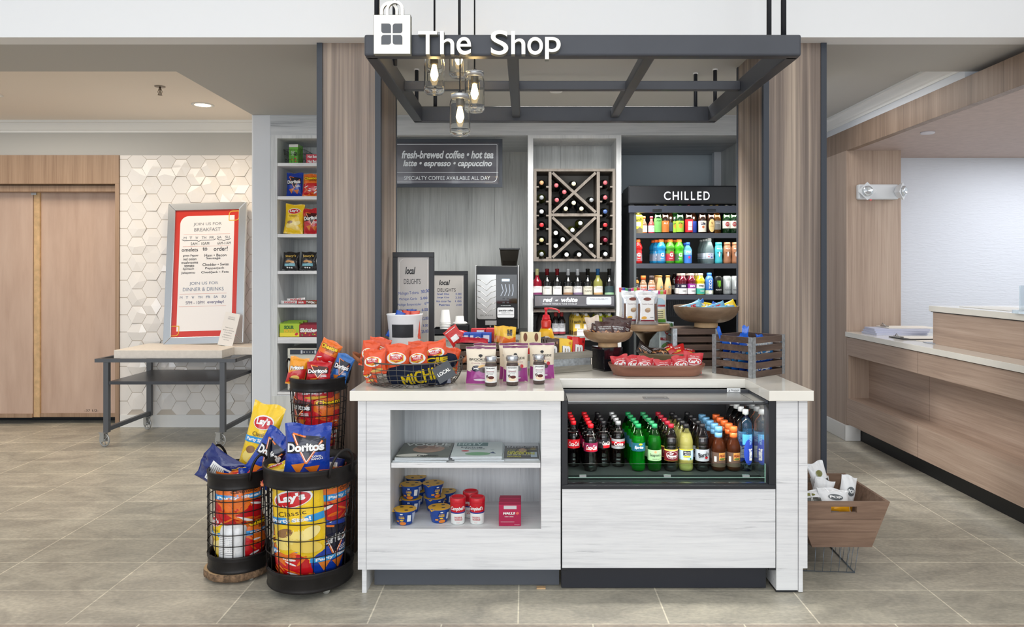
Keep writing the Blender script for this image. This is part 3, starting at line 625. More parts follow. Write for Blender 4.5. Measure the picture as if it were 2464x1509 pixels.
m.patch(rrect(PX(1217, yc), PZ(752, yc), .135, .082, .01, 4), mat((222, 224, 228), .4), fn); m.txt('specialty coffee', PX(1217, yc), PZ(747.5, yc), .115, .018, INK, fn, k=3, bold=.03, shear=.2)
m.txt('MADE BY YOU', PX(1217, yc), PZ(753, yc), .07, .008, INK, fn, k=3); m.line(P2([(1198, 757), (1236, 757)], yc), .0015, INK, fn, k=3); part(m, 'control_panel', t)
m = M(); m.box(PX(1168, yc), PX(1195, yc), yc-.02, yc+.03, PZ(782, yc), PZ(771, yc), STEEL); m.lathe([(.008, PZ(790, yc)), (.01, PZ(782, yc))], STEEL, 12, T=Matrix.Translation((PX(1180, yc), yc, 0))); part(m, 'dispensing_spout', t)
m = M(); hz0, hz1 = zt_+.003, PZ(600, yc); a0, a1, b0, b1 = PX(1206, yc), PX(1243, yc), PX(1202, yc), PX(1249, yc)
m.frus([(a0, yc+.08, hz0), (a1, yc+.08, hz0), (a1, yc+.25, hz0), (a0, yc+.25, hz0)], [(b0, yc+.05, hz1), (b1, yc+.05, hz1), (b1, yc+.28, hz1), (b0, yc+.28, hz1)], mat((70, 66, 60), .08, trans=.75, ior=1.1)); part(m, 'bean_hopper', t)
m = M(); m.box(b0-.006, b1+.006, yc+.045, yc+.285, hz1, hz1+.012, mat((40, 40, 42), .2)); part(m, 'hopper_lid', t)
m = M(); m.box(a0+.01, a1-.01, yc+.09, yc+.24, hz0+.001, hz0+.04, mat((48, 30, 20), .6, bump=1, bscale=120)); part(m, 'coffee_beans', t)
# ---------------------------------------------------------------- boards reading local delights
BL = mat((36, 70, 150), .5); BRD = mat((186, 182, 178), .35)
def delights(label, x0, x1, y0, z0, z1, tilt, yaw, fw, entries, tx, tz, tw):
    t = thing('menu_board', label, 'sign', ((x0+x1)/2, y0, z0), rot=(R(-tilt), 0, R(yaw))); w = x1-x0; h = z1-z0
    m = M()
    for a, b_, c, d in ((-w/2, w/2, h-fw, h), (-w/2, w/2, 0, fw), (-w/2, -w/2+fw, fw, h-fw), (w/2-fw, w/2, fw, h-fw)): m.box(a, b_, 0, .03, c, d, BLACKM)
    m.build('frame', t, bevel=.002)
    m = M(); m.box(-w/2+fw, w/2-fw, .012, .02, fw, h-fw, BRD); fn = flat(.012); m.line(rrect(0, h/2, w-2*fw-.02, h-2*fw-.02, .03, 5, (0, 1, 0, 1)), .0015, WHITE, fn, closed=True)
    m.txt('local', tx, tz, tw*.62, .042, INK, fn, bold=.03, shear=.25); m.txt('DELIGHTS', tx+tw*.12, tz-.062, tw, .03, INK, fn)
    for s, a, z, ww, hh, ro in entries: m.txt(s, a, z, ww, hh, BL, fn, rot=R(ro), bold=.012)
    m.build('writing_panel', t); return t
y1_ = 4.08; z0 = .90; ht = PZ(607, y1_)-z0
delights('tall black-framed board with blue handwritten prices beside the left column', PX(944, y1_), PX(1044, y1_), y1_, z0, PZ(607, y1_), 0, 0, .028,
    [('Michigan T-shirts', -.028, ht-.235, .115, .022, 3), ('30.00', .068, ht-.222, .05, .018, 8), ('Michigan Cards', -.03, ht-.268, .10, .018, 2), ('5.00', .06, ht-.262, .04, .015, 3),
     ('Michigan Bumpersticker', -.022, ht-.300, .135, .018, 2), ('5\u2070\u2070', .078, ht-.292, .03, .015, 3), ('Michigan Mugs', -.03, ht-.332, .1, .018, 2), ('6.00', .065, ht-.328, .035, .016, 4), ('12.00', .068, ht-.378, .036, .018, 6), ('3.00', .068, ht-.418, .03, .014, 4), ('25.00', .066, ht-.452, .04, .018, 6)],
    -.018, ht-.105, .095)
y2_ = 5.9; h2 = PZ(652, y2_)-CT
delights('shorter grey-framed board of hot drink prices leaning behind the paper cups', PX(1012, y2_), PX(1125, y2_), y2_, CT, PZ(652, y2_), 3, 0, .032,
    [('Small 10oz', -.01, h2-.19, .10, .016, 0), ('2.00', .115, h2-.19, .05, .014, 0), ('Large 12oz', -.01, h2-.22, .10, .016, 0), ('2.50', .115, h2-.22, .05, .014, 0), ('Hot cocoa+Tea', -.005, h2-.25, .12, .016, 0), ('1.00', .115, h2-.25, .05, .014, 0), ('Pastries', 0, h2-.28, .09, .016, 0), ('2.00', .12, h2-.28, .045, .014, 0)],
    .0, h2-.095, .15)
# cups and organisers
CUPM = mat((238, 238, 236), .6)
def cup(x, y, z, label, flip=True, n=1):
    t = thing('paper_cup_stack' if n > 1 else 'paper_cup', label, 'cups', (x, y, z)); m = M()
    for k in range(n): dz = k*.012; m.lathe([(.044, dz), (.0455, dz+.004), (.043, dz+.007), (.032, dz+.105), (.001, dz+.105)], CUPM, 24)
    m.build('cup', t); return t
yo = 5.68; t = thing('cup_organiser', 'black organiser holding white paper cups behind the orange bags', 'organiser', (PX(1066, yo), yo, CT))
m = M(); w = .075; m.box(-w, w, 0, .15, 0, .01, BLACKM); zt2 = PZ(790, yo)-CT
m.box(-w, -w+.006, 0, .15, 0, zt2, BLACKM); m.box(w-.006, w, 0, .15, 0, zt2, BLACKM); m.box(-w, w, .144, .15, 0, zt2, BLACKM); m.box(-w, w, 0, .006, 0, .05, BLACKM); m.build('rack', t)
cup(PX(1069, yo), yo+.075, CT+.012, 'stack of white paper cups standing upside down in the black organiser', n=8)
yo = 5.66; t = thing('napkin_holder', 'black square holder with crumpled white napkins right of the cup organiser', 'holder', (PX(1105, yo), yo, CT))
zt3 = PZ(783, yo)-CT; m = M(); m.box(-.07, .07, 0, .14, 0, zt3, BLACK); m.build('box', t, bevel=.004)
m = M(); m.lathe([(.05, zt3+.001), (.062, zt3+.012), (.05, zt3+.024), (.03, zt3+.02), (.001, zt3+.022)], mat((226, 226, 224), .8, bump=1, bscale=70), 9, T=Matrix.Translation((0, .07, 0)), smooth=False); m.build('napkins', t)
cup(PX(1104, yo), yo+.07, CT+zt3+.024-.06, 'single white paper cup upside down on the napkin holder')
# ---------------------------------------------------------------- wine rack
yw = YB+.03
t = thing('wine_rack', 'brown-grey wooden wine rack with two crossed bays and side slots', 'wine rack', (PX(1382, yw), yw, PZ(628, yw)))
wx0, wx1, wz0, wz1 = PX(1284, yw), PX(1481, yw), PZ(629, yw), PZ(406, yw); wb = yw+.27; th = PX(7, yw)-PX(0, yw)
m = M(); m.box(wx0, wx0+th, yw, wb, wz0, wz1, RACKW); m.box(wx1-th, wx1, yw, wb, wz0, wz1, RACKW); m.box(wx0+th, wx1-th, yw, wb, wz1-th*.9, wz1, RACKW); m.box(wx0+th, wx1-th, yw, wb, wz0, wz0+th*.9, RACKW); m.box(wx0, wx1, wb, wb+.006, wz0, wz1, mat((140, 136, 130), .6)); part(m, 'frame', t)
dv = [(PX(1320, yw), PX(1327, yw)), (PX(1436, yw), PX(1443.5, yw))]
for a, b_ in dv: m = M(); m.box(a, b_, yw, wb, wz0+th, wz1-th, RACKW); part(m, 'upright_divider', t)
mz0, mz1 = PZ(520.5, yw), PZ(513.5, yw)
m = M(); m.box(dv[0][1], dv[1][0], yw, wb, mz0, mz1, RACKW); part(m, 'middle_shelf', t)
def diag(x0, z0, x1, z1, w):
    L = math.hypot(x1-x0, z1-z0); nx, nz = -(z1-z0)/L*w/2, (x1-x0)/L*w/2
    mm = M(); yq_ = yw+.002+(.0015 if z1 > z0 else 0); mm.prism([(x0+nx, z0+nz), (x1+nx, z1+nz), (x1-nx, z1-nz), (x0-nx, z0-nz)], yq_, wb-.001, RACKW); return mm
for za_, zb_ in ((mz1, wz1-th), (wz0+th, mz0)):
    x0_, x1_ = dv[0][1], dv[1][0]
    part(diag(x0_+.008, za_+.008, x1_-.008, zb_-.008, .021), 'diagonal_board', t); part(diag(x0_+.008, zb_-.008, x1_-.008, za_+.008, .021), 'diagonal_board', t)
side_z = [440.6, 476, 509.7, 541.8, 578, 611.7]
for py in side_z:
    zc_ = PZ(py+9, yw)
    for a, b_ in ((wx0+th, wx0+th+.019), (dv[0][0]-.019, dv[0][0]), (dv[1][1], dv[1][1]+.019), (wx1-th-.019, wx1-th)):
        m = M(); m.box(a, b_, yw, wb, zc_-.006, zc_+.006, RACKW); part(m, 'slot_rail', t)
# ---------------------------------------------------------------- wine bottles
def wine_proto(glass, foil, lab=None, lab2=None, art=None, z0=.07, z1=.165):
    t = thing('wine_bottle', '', 'wine bottle'); r = .0375
    g = M(); g.lathe([(.001, .006), (.03, 0), (r-.001, .004), (r, .012), (r, .18), (r*.93, .2), (.018, .225), (.0148, .238), (.0145, .29), (.016, .291), (.016, .298), (.001, .298)], glass, 24); g.build('bottle', t)
    f_ = M(); f_.lathe([(.0152, .248), (.0152, .288), (.0168, .289), (.0168, .2985), (.0155, .3005), (.001, .3005)], foil, 20); f_.build('foil', t)
    if lab:
        l = M(); fn = cyl(r, .0004); hw = .05
        l.patch(rect(0, (z0+z1)/2, 2*hw, z1-z0, 8), lab, fn, rings=6, smooth=True)
        if lab2: l.patch(rect(0, z0+(z1-z0)*.35, 2*hw, (z1-z0)*.3, 8), lab2, fn, k=2, rings=6, smooth=True)
        if art:
            for s_, zz, ww, hh, mm_ in art: l.txt(s_, 0, zz, ww, hh, mm_, fn, k=3)
        l.build('label', t)
    return t
def dark(c): return mat(c, .08, coat=.5)
G_BLK, G_GRN, G_RED = dark((14, 16, 16)), dark((42, 46, 10)), dark((40, 8, 12))
foils = {'tan': (196, 152, 110), 'grey': (140, 145, 150), 'silver': (196, 200, 206), 'red': (196, 50, 56), 'gold': (190, 180, 130), 'rose': (190, 96, 104), 'blue': (70, 96, 150), 'cream': (222, 216, 188), 'white': (240, 240, 240), 'maroon': (130, 40, 60)}
def lying(px, py, gl, fo, lb):
    t = wine_proto({'b': G_BLK, 'g': G_GRN, 'r': G_RED}[gl], mat(foils[fo], .35, .2)); t['label'] = lb; t['group'] = 'wine bottles lying in the rack'
    t.location = (PX(px, yw-.01), yw+.262, PZ(py, yw-.01)); t.rotation_euler = (R(90), 0, 0)
GL_NAME = {'b': 'black-glass', 'g': 'olive-glass', 'r': 'dark red'}
Lc = [('b', 'tan'), ('g', 'grey'), ('b', 'silver'), ('b', 'red'), ('b', 'gold'), ('g', 'grey')]; Rc = [('b', 'rose'), ('b', 'rose'), ('b', 'blue'), ('b', 'red'), ('r', 'maroon'), ('b', 'silver')]
ordn = ['topmost', 'second from top', 'third from top', 'fourth from top', 'fifth from top', 'lowest']
for i, py in enumerate(side_z):
    lying(1303, py, *Lc[i], '%s wine bottle with %s foil, %s slot of the left rack column' % (GL_NAME[Lc[i][0]], Lc[i][1], ordn[i]))
    lying(1455.5+(i > 3)*.5, py, *Rc[i], '%s wine bottle with %s foil, %s slot of the right rack column' % (GL_NAME[Rc[i][0]], Rc[i][1], ordn[i]))
for px, py, g_, f_, lb in [(1380, 443, 'b', 'cream', 'cream-foiled bottle alone in the top cell of the upper rack cross'), (1338.3, 447, 'b', 'rose', 'rose-foiled bottle highest in the left cell of the upper cross'),
    (1357.5, 463, 'b', 'rose', 'rose-foiled bottle nearest the crossing in the upper left cell'), (1339.5, 482, 'b', 'rose', 'rose-foiled bottle lowest in the left cell of the upper cross'), (1380, 489, 'b', 'cream', 'cream-foiled bottle topmost of three in the bottom cell of the upper cross'),
    (1361, 503, 'b', 'cream', 'cream-foiled bottle lower left of three under the upper cross'), (1398.5, 503, 'b', 'cream', 'cream-foiled bottle lower right of three under the upper cross'), (1422.5, 482, 'b', 'grey', 'grey-foiled bottle in the right cell of the upper cross'),
    (1396, 537.5, 'g', 'silver', 'olive-glass bottle at upper right in the top cell of the lower cross'), (1377, 554, 'g', 'silver', 'olive-glass bottle at lower left in the top cell of the lower cross'), (1337, 561, 'b', 'white', 'white-foiled bottle highest in the left cell of the lower cross'),
    (1353.5, 577, 'b', 'white', 'white-foiled bottle nearest the crossing in the lower left cell'), (1337, 592, 'b', 'white', 'white-foiled bottle lowest in the left cell of the lower cross'), (1421.5, 592, 'b', 'white', 'white-foiled bottle in the right cell of the lower cross'),
    (1363, 613, 'b', 'white', 'white-foiled bottle at lower left on the rack bottom'), (1393, 613, 'b', 'white', 'white-foiled bottle at lower right on the rack bottom')]: lying(px, py, g_, f_, lb)
# wine shelf strip
yv = YB-.02
t = thing('wine_shelf_sign', 'dark strip reading red or white in front of the standing wine bottles', 'sign', (PX(1382, yv), yv, PZ(740, yv)))
xa, xb, za, zb = PX(1283.5, yv), PX(1481.5, yv), PZ(740, yv), PZ(709, yv)
m = M(); m.box(xa, xb, yv, yv+.012, za, zb, BLACKM); part(m, 'frame', t, bevel=.002)
m = M(); m.box(xa+.012, xb-.012, yv-.003, yv, za+.012, zb-.01, mat((98, 98, 104), .2, coat=.3)); fn = flat(yv-.003)
m.txt('red', PX(1318, yv), PZ(721.5, yv), .076, .034, LT, fn, bold=.04, shear=.25); m.txt('or', PX(1340, yv), PZ(723, yv), .024, .014, LT, fn, bold=.03, shear=.25); m.txt('white', PX(1370, yv), PZ(721.5, yv), .13, .036, LT, fn, bold=.04, shear=.25)
m.txt('CHILLED WINE IN WINE COOLER', PX(1347, yv), PZ(731.5, yv), .27, .011, LT, fn)
m.patch(rrect(PX(1441, yv), PZ(724, yv), .195, .06, .01, 4), mat((200, 205, 214), .4), fn); m.txt('WINE AVAILABILITY:', PX(1441, yv), PZ(719.5, yv), .145, .01, mat((90, 96, 110), .5), fn, k=3); part(m, 'printed_panel', t)
zs_ = PZ(744, 5.7)
t = thing('wine_ledge', 'dark sloping ledge carrying the standing wine bottles', 'shelf', (PX(1382, YB), YB+.01, zs_))
m = M(); m.box(PX(1284, YB), PX(1481, YB), YB+.0, YB+.30, zs_-.02, zs_, RACKW); m.box(PX(1284, YB), PX(1481, YB), YB+.30, YB+.32, zs_, PZ(655, YB+.3), mat((70, 66, 58), .6)); part(m, 'board', t)
WINES = [(1293, (160, 30, 50), (214, 216, 160), (238, 238, 235), (120, 40, 90), 'rose wine with a pale foil and a purple mark on its label', 1), (1316.5, (14, 16, 16), (110, 20, 30), (212, 212, 206), (150, 150, 145), 'red-topped wine with a plain off-white label', 0),
    (1341, (14, 16, 16), (120, 24, 34), (228, 228, 226), (60, 60, 70), 'red-topped wine with a white label bearing a small crest', 0), (1366.6, (14, 16, 16), (206, 210, 216), (196, 190, 178), (150, 112, 80), 'silver-topped wine with a brown-striped label, left of its twin', 0),
    (1390.5, (14, 16, 16), (206, 210, 216), (206, 204, 204), (120, 100, 130), 'silver-topped wine with a violet-striped label, right of its twin', 0), (1414.7, (14, 16, 16), (20, 20, 22), (212, 208, 190), (60, 60, 60), 'black-topped wine with a wide cream label', 0),
    (1439.5, (176, 176, 96), (40, 96, 150), (226, 226, 220), (190, 150, 100), 'pale white wine with a blue foil', 1), (1466, (14, 16, 16), (18, 18, 20), (44, 66, 70), (150, 190, 150), 'dark wine with a dark green scenic label, rightmost on the ledge', 0)]
for px, g_, f_, l_, l2, lb, tr in WINES:
    gm = mat(g_, .05, trans=.5, ior=1.3) if tr else dark(g_)
    t = wine_proto(gm, mat(f_, .35, .3), mat(l_, .6), mat(l2, .6) if l2 != (60, 60, 60) and l2 != (60, 60, 70) and l2 != (150, 150, 145) else None, [('WINERY', .145, .05, .008, INK)]+([('MURPHY', .12, .06, .014, INK)] if l2 == (60, 60, 60) else []), .06, .16)
    t['label'] = 'standing bottle of '+lb; t['group'] = 'standing wines on the ledge'; t.location = (PX(px, 5.72), 5.715, zs_+.0215); t.rotation_euler = (R(-4), 0, R(random.uniform(-8, 8)))
# ================================================================ tall open cooler in the right bay
fy = 5.60
fx0, fx1 = .819, 1.74
t = thing('upright_cooler', 'black upright open-front cooler lettered CHILLED full of drinks', 'cooler', (1.28, 6.0, 0))
ft = 2.09; FB = mat((22, 24, 28), .3); FI = mat((60, 61, 64), .5); FL = mat((64, 68, 78), .35)
m = M(); m.box(fx0, fx0+.04, fy+.02, 6.5, 0, ft-.02, FB); m.box(fx1-.04, fx1, fy+.02, 6.5, 0, ft-.02, FB); m.box(fx0, fx1, 6.44, 6.5, 0, ft-.02, FB); m.box(fx0, fx1, fy+.1, 6.5, ft-.04, ft-.01, FB); m.box(fx0+.04, fx1-.04, 6.43, 6.44, .4, ft-.05, FI); part(m, 'cabinet', t, bevel=.004)
m = M(); m.box(fx0-.012, fx1, fy-.012, fy+.3, PZ(492, fy), ft, FB); part(m, 'canopy', t, bevel=.012)
m = M(); m.box(fx0-.008, fx1, fy-.004, fy+.02, PZ(512, fy), PZ(495, fy), mat((52, 57, 70), .35)); m.box(PX(1570, fy), PX(1592, fy), fy-.008, fy-.004, PZ(509, fy), PZ(503, fy), FB); m.box(PX(1700, fy), PX(1722, fy), fy-.008, fy-.004, PZ(509, fy), PZ(503, fy), FB); part(m, 'night_blind_rail', t, bevel=.003)
m = M(); ch = flat(fy-.012); LTW = mat((235, 238, 250), .4, emis=.7)
wid = [(1597, 1612.5, 'C'), (1618, 1632.5, 'H'), (1638, 1640.3, 'I'), (1646.5, 1656, 'L'), (1662, 1671.5, 'L'), (1677, 1687, 'E'), (1692, 1706.5, 'D')]
for a, b_, c in wid: m.txt(c, PX((a+b_)/2, fy), PZ(471.5, fy), PX(b_, fy)-PX(a, fy), PZ(461.5, fy)-PZ(481.5, fy), LTW, ch, bold=.005)
part(m, 'lettering', t)
SF = [(561.5, 573), (634.5, 646), (709.5, 721)]; fs = fy+.03; FZ = [PZ(a, fs) for a, b_ in SF]
for a, b_ in SF:
    m = M(); m.box(fx0+.04, fx1-.04, fs, fs+.42, PZ(a, fs)-.012, PZ(a, fs), FI); m.box(fx0+.04, fx1-.04, fs-.004, fs+.008, PZ(b_, fs), PZ(a, fs)+.001, FL); part(m, 'shelf', t)
m = M(); m.box(fx0+.035, fx0+.055, fy+.02, fy+.05, .2, PZ(515, fy), mat((90, 94, 96), .3, .4)); part(m, 'side_rail', t)
m = M(); m.box(fx0+.04, fx1-.04, 6.40, 6.43, PZ(762, 6.4), PZ(722, 6.4), mat((60, 64, 70), .4)); m.box(fx0+.04, fx1-.04, fy+.02, 6.43, .0, .62, FB)
for k in range(46): m.box(fx0+.06+k*.018, fx0+.063+k*.018, 6.394, 6.4, PZ(760, 6.4), PZ(724, 6.4), FB)
part(m, 'rear_grille', t)
m = M()
for z_ in [f_-.021 for f_ in FZ[:2]]: m.box(fx0+.06, fx1-.06, fs+.012, fs+.024, z_, z_+.006, mat((255, 246, 225), .5, emis=4))
part(m, 'light_strips', t)
area('upright_cooler_light', ((fx0+fx1)/2, fs+.03, PZ(516, fs)), (R(25), 0, 0), .8, .05, 2.6, (1, .96, .86))
area('upright_cooler_light_low', ((fx0+fx1)/2, fs-.0, FZ[1]-.06), (R(20), 0, 0), .8, .03, 1.1, (1, .96, .86))
area('upright_cooler_light_mid', ((fx0+fx1)/2, fs-.0, FZ[0]-.06), (R(20), 0, 0), .8, .03, 1.1, (1, .96, .86))
# ================================================================ bottle factory
def profr(prof):
    def f(v):
        for (r0, z0), (r1, z1) in zip(prof, prof[1:]):
            if z0 <= v <= z1: return r0+(r1-r0)*((v-z0)/max(1e-6, z1-z0))
        return prof[-1][0]
    return f
def bottle(name, cat, prof, body, cap=None, capz=None, capr=.0145, liq=None, fill=None, lab=None, art=None, collar=None, n=20, lw=None):
    """cap material, capz=(z0,z1); lab = list of (z0,z1,material); art(m, fn, r)"""
    t = thing(name, '', cat)
    g = M(); g.lathe([(.001, prof[0][1]+.004)]+list(prof), body, n); g.build('bottle', t)
    if liq is not None:
        P = [(max(.001, r-.0022), max(z, .003)) for r, z in prof if z < fill]; rr = profr(prof)(fill)-.0022
        l = M(); l.lathe([(.001, .004)]+P+[(max(rr, .004), fill), (.001, fill+.0002)], liq, n); l.build('drink', t)
    if cap is not None:
        a, b_ = capz; c = M(); c.lathe([(capr, a), (capr, b_-.002), (capr-.002, b_), (.001, b_+.0003)], cap, 18)
        if collar: c.lathe([(capr+.001, a-.004), (capr+.001, a-.0005)], collar, 18)
        c.build('cap', t)
    if lab or art:
        l = M(); rf = profr(prof)
        for a, b_, mm in (lab or []):
            N_ = 24; vs = []
            for z in (a, (a+b_)/2, b_):
                r = rf(z)+.0005
                for i in range(N_): q = 2*math.pi*i/N_; vs.append((r*math.cos(q), r*math.sin(q), z))
            l.add(vs, [(k*N_+i, k*N_+(i+1) % N_, (k+1)*N_+(i+1) % N_, (k+1)*N_+i) for k in range(2) for i in range(N_)], mm, True)
        if art: art(l, cyl(rf, .0006))
        l.build('label', t)
    return t
PET = mat((255, 255, 255), .03, trans=1, ior=1.3); COLA = mat((16, 7, 5), .06, coat=.8)
SODA = [(.024, 0), (.031, .004), (.0335, .014), (.0335, .024), (.0325, .027), (.0335, .03), (.0335, .04), (.032, .044), (.033, .048), (.0312, .06), (.0306, .07), (.0322, .08), (.0325, .085), (.0335, .092), (.0335, .139), (.0328, .142), (.0333, .146), (.0315, .152), (.0285, .163), (.025, .172), (.0165, .193), (.0125, .204), (.0122, .212)]
RED, WHT, BLK, SIL = mat((206, 24, 36), .4), mat((238, 238, 236), .45), mat((24, 24, 28), .4), mat((176, 180, 184), .35, .4)
def T_(s, x, z, w, h, mm, **k): return lambda l, fn: l.txt(s, x, z, w, h, mm, fn, k=4, sub=.12, **k)
def E_(poly, mm, k=2, rings=2): return lambda l, fn: l.patch(poly, mm, fn, k=k, rings=rings)
def arts(*a): return lambda l, fn: [q(l, fn) for q in a]
cg = dict(prof=SODA, cap=None, capz=(.206, .225))
def soda(cap, liq, lab, art, body=PET, fill=.166, prof=SODA, **k): return bottle('soda_bottle', 'bottle', prof, body, cap, (.206, .225), .0142, liq, fill, lab, art, **k)
SPROD = {}
SPROD['cola'] = soda(RED, COLA, [(.095, .138, RED)], arts(T_('Coca-Cola', 0, .117, .052, .022, WHT, shear=.35, bold=.02)))
SPROD['cherry'] = soda(RED, COLA, [(.095, .138, mat((130, 24, 70), .4))], arts(E_(rect(0, .108, .06, .02, 6), RED), T_('Coca-Cola', 0, .117, .054, .024, WHT, shear=.35, bold=.02)))
SPROD['zero'] = soda(BLK, COLA, [(.095, .138, BLK)], arts(E_(rect(.012, .106, .036, .018, 4), RED, 2), T_('Coca-Cola', .01, .12, .04, .02, WHT, shear=.35, bold=.02), T_('zero', -.022, .122, .016, .008, SIL)))
SPROD['diet'] = soda(SIL, COLA, [(.093, .14, SIL), (.105, .127, RED)], arts(T_('Coke', 0, .1165, .044, .018, WHT, bold=.03)))
GRNB = mat((40, 210, 90), .03, trans=1, ior=1.3)
SPROD['lime'] = soda(mat((22, 130, 76), .4), mat((20, 160, 66), .06, trans=.4, ior=1.3), [(.098, .138, mat((30, 90, 110), .35))], arts(E_([(-.024, .104), (.02, .104), (.026, .128), (-.018, .128)], mat((20, 110, 150), .4), 2), E_(ell(.008, .132, .016, .009), mat((240, 210, 40), .4), 3), T_('Sprite', 0, .116, .042, .016, WHT, shear=.2, bold=.03)), body=GRNB)
SPROD['ginger'] = soda(mat((40, 130, 84), .4), mat((50, 140, 50), .06, trans=.4, ior=1.3), [(.052, .104, mat((168, 208, 158), .5))], arts(E_(ell(0, .095, .012, .012), mat((214, 150, 110), .5), 2), T_("Seagram's", 0, .079, .052, .017, BLK, bold=.01), T_('GINGER ALE', .003, .061, .034, .005, BLK)), body=mat((90, 190, 100), .03, trans=1, ior=1.3), prof=[(.024, 0), (.031, .004), (.0335, .018), (.0335, .05), (.0335, .105), (.032, .12), (.0335, .14), (.03, .158), (.024, .176), (.0165, .195), (.0125, .204), (.0122, .212)])
P2_ = [(.024, 0), (.031, .004), (.0335, .014), (.0335, .024), (.0325, .027), (.0335, .03), (.0335, .105), (.0318, .110), (.0332, .115), (.0332, .120), (.0318, .124), (.0332, .128), (.0332, .138), (.0325, .146), (.03, .158), (.024, .176), (.0165, .195), (.0125, .204), (.0122, .212)]
SPROD['pepper'] = soda(mat((150, 26, 44), .4), COLA, [(.05, .106, mat((110, 20, 34), .4)), (.1, .106, mat((230, 190, 90), .4)), (.05, .054, mat((230, 190, 90), .4))], arts(T_('Dr', -.002, .088, .018, .013, WHT, bold=.04), T_('Pepper', 0, .074, .044, .017, WHT, bold=.04), lambda l, fn: l.line(ell(0, .08, .056, .036, 24), .0014, WHT, fn, k=3, closed=True)), prof=P2_)
SPROD['lemonade'] = soda(BLK, mat((232, 226, 130), .2, trans=.2), [(.05, .106, mat((176, 204, 222), .4)), (.05, .056, mat((240, 220, 30), .4)), (.102, .106, mat((240, 220, 30), .4))], arts(E_(rect(0, .089, .036, .022, 4), BLK, 2), T_('Minute', 0, .093, .028, .008, WHT, bold=.04), T_('Maid', 0, .083, .02, .008, WHT, bold=.04), E_(rect(0, .073, .034, .007, 4), mat((240, 220, 30), .4), 2), T_('LEMONADE', 0, .073, .024, .004, BLK), E_(ell(-.008, .062, .02, .01), mat((246, 238, 170), .4), 2), E_(ell(.018, .062, .008, .009), mat((60, 130, 60), .4), 2)), prof=P2_, fill=.18)
SPROD['root'] = soda(BLK, COLA, [(.05, .106, mat((190, 196, 204), .35, .3))], arts(T_("Barq's", 0, .08, .052, .028, BLK, bold=.02, rot=.2), E_(ell(.012, .068, .016, .012), mat((170, 24, 34), .4), 3)), prof=P2_)
TEA = [(.026, 0), (.0325, .005), (.034, .02), (.033, .03), (.033, .085), (.0345, .10), (.0335, .118), (.028, .135), (.02, .152), (.018, .165), (.018, .188), (.0185, .19)]
def tea(capc, band, nm):
    l = [(.022, .092, mat((96, 76, 66), .45)), (.038, .05, mat(band, .45))]
    return bottle('tea_bottle', 'bottle', TEA, mat((90, 46, 26), .06, trans=.6, ior=1.2), mat(capc, .35), (.185, .213), .0192, mat((52, 20, 12), .15), .15, l,
        arts(E_(rect(.012, .072, .034, .036, 4), mat((222, 160, 80), .45), 2), T_('GOLD', .012, .083, .026, .006, mat((120, 60, 30), .5)), T_('PEAK', .012, .075, .03, .01, mat((130, 24, 24), .5), bold=.04), E_(ell(.012, .061, .03, .010), mat((90, 110, 50), .4), 3), E_(rect(-.022, .06, .012, .026, 3), mat((214, 214, 210), .5), 2)),
        collar=None)
SPROD['tea_blue'] = tea((96, 150, 190), (110, 150, 190), 'b'); SPROD['tea_orange'] = tea((226, 106, 50), (190, 100, 60), 'o')
for k in ('tea_blue', 'tea_orange'):
    c = M(); c.lathe([(.0186, .155), (.0182, .187), (.0001, .1875)], mat((96, 150, 190) if k == 'tea_blue' else (226, 106, 50), .35), 18); c.build('neck_sleeve', SPROD[k])
WAT = [(.026, 0), (.033, .004), (.035, .015), (.035, .21), (.033, .232), (.025, .253), (.015, .268), (.0128, .275), (.0128, .28)]
CLR = mat((246, 252, 255), .02, trans=1, ior=1.3)
SPROD['water'] = bottle('water_bottle', 'bottle', WAT, CLR, mat((206, 210, 214), .4, trans=.3), (.273, .297), .0145, None, None, None,
    arts(E_(rect(-.002, .155, .05, .05, 6), mat((70, 150, 200), .35), 1, 4), E_(ell(.004, .095, .048, .125, 20), mat((36, 66, 170), .35), 2, 4), T_('smart', .010, .083, .058, .02, WHT, rot=R(90), bold=.05), T_('water', .010, .155, .05, .014, mat((150, 190, 230), .4), rot=R(90))))
# open cooler: columns (front px, kind, rows, first row offset, words)
COLS = [(1383, 'cola', 4, 1, 'red-capped cola bottle with a red label'), (1421, 'cherry', 5, 0, 'red-capped cola bottle with a maroon label'), (1456.5, 'zero', 5, 1, 'black-capped cola bottle with a black label'), (1493.5, 'diet', 5, 1, 'silver-capped diet cola bottle'),
    (1536, 'lime', 5, 0, 'bright green lime soda bottle'), (1574.5, 'ginger', 5, 0, 'green ginger ale bottle, pale green label'), (1614, 'pepper', 5, 0, 'maroon-capped dark soda bottle'), (1651, 'lemonade', 5, 0, 'cloudy yellow lemonade bottle with a black cap'),
    (1690, 'root', 5, 0, 'black-capped root beer bottle with a grey label'), (1729, 'tea_blue', 5, 0, 'blue-capped iced tea bottle'), (1765, 'tea_orange', 5, 0, 'orange-capped iced tea bottle'), (1803, 'water', 4, 0, 'tall clear water bottle, rightmost column')]
used = set(); random.seed(11)
for px, k, rows, off, words in COLS:
    for r in range(off, off+rows if off+rows <= 5 else 5):
        yy = 3.372+r*.0705; xx = PX(px, 3.372)-.002*r+random.uniform(-.001, .001)
        if k == 'water': xx = min(xx, i1-.0415)
        o = SPROD[k] if k not in used else dup(SPROD[k]); used.add(k)
        o.location = (xx, yy, DECK); o.scale = (.965,)*3; o.rotation_euler = (0, 0, random.uniform(-.35, .35) if r else random.uniform(-.12, .12))
        o['label'] = '%s, %s' % (words, 'front row of the open cooler' if r == off else ORD[r-off]+' from the front, open cooler'); o['group'] = 'bottles in the open-front cooler'
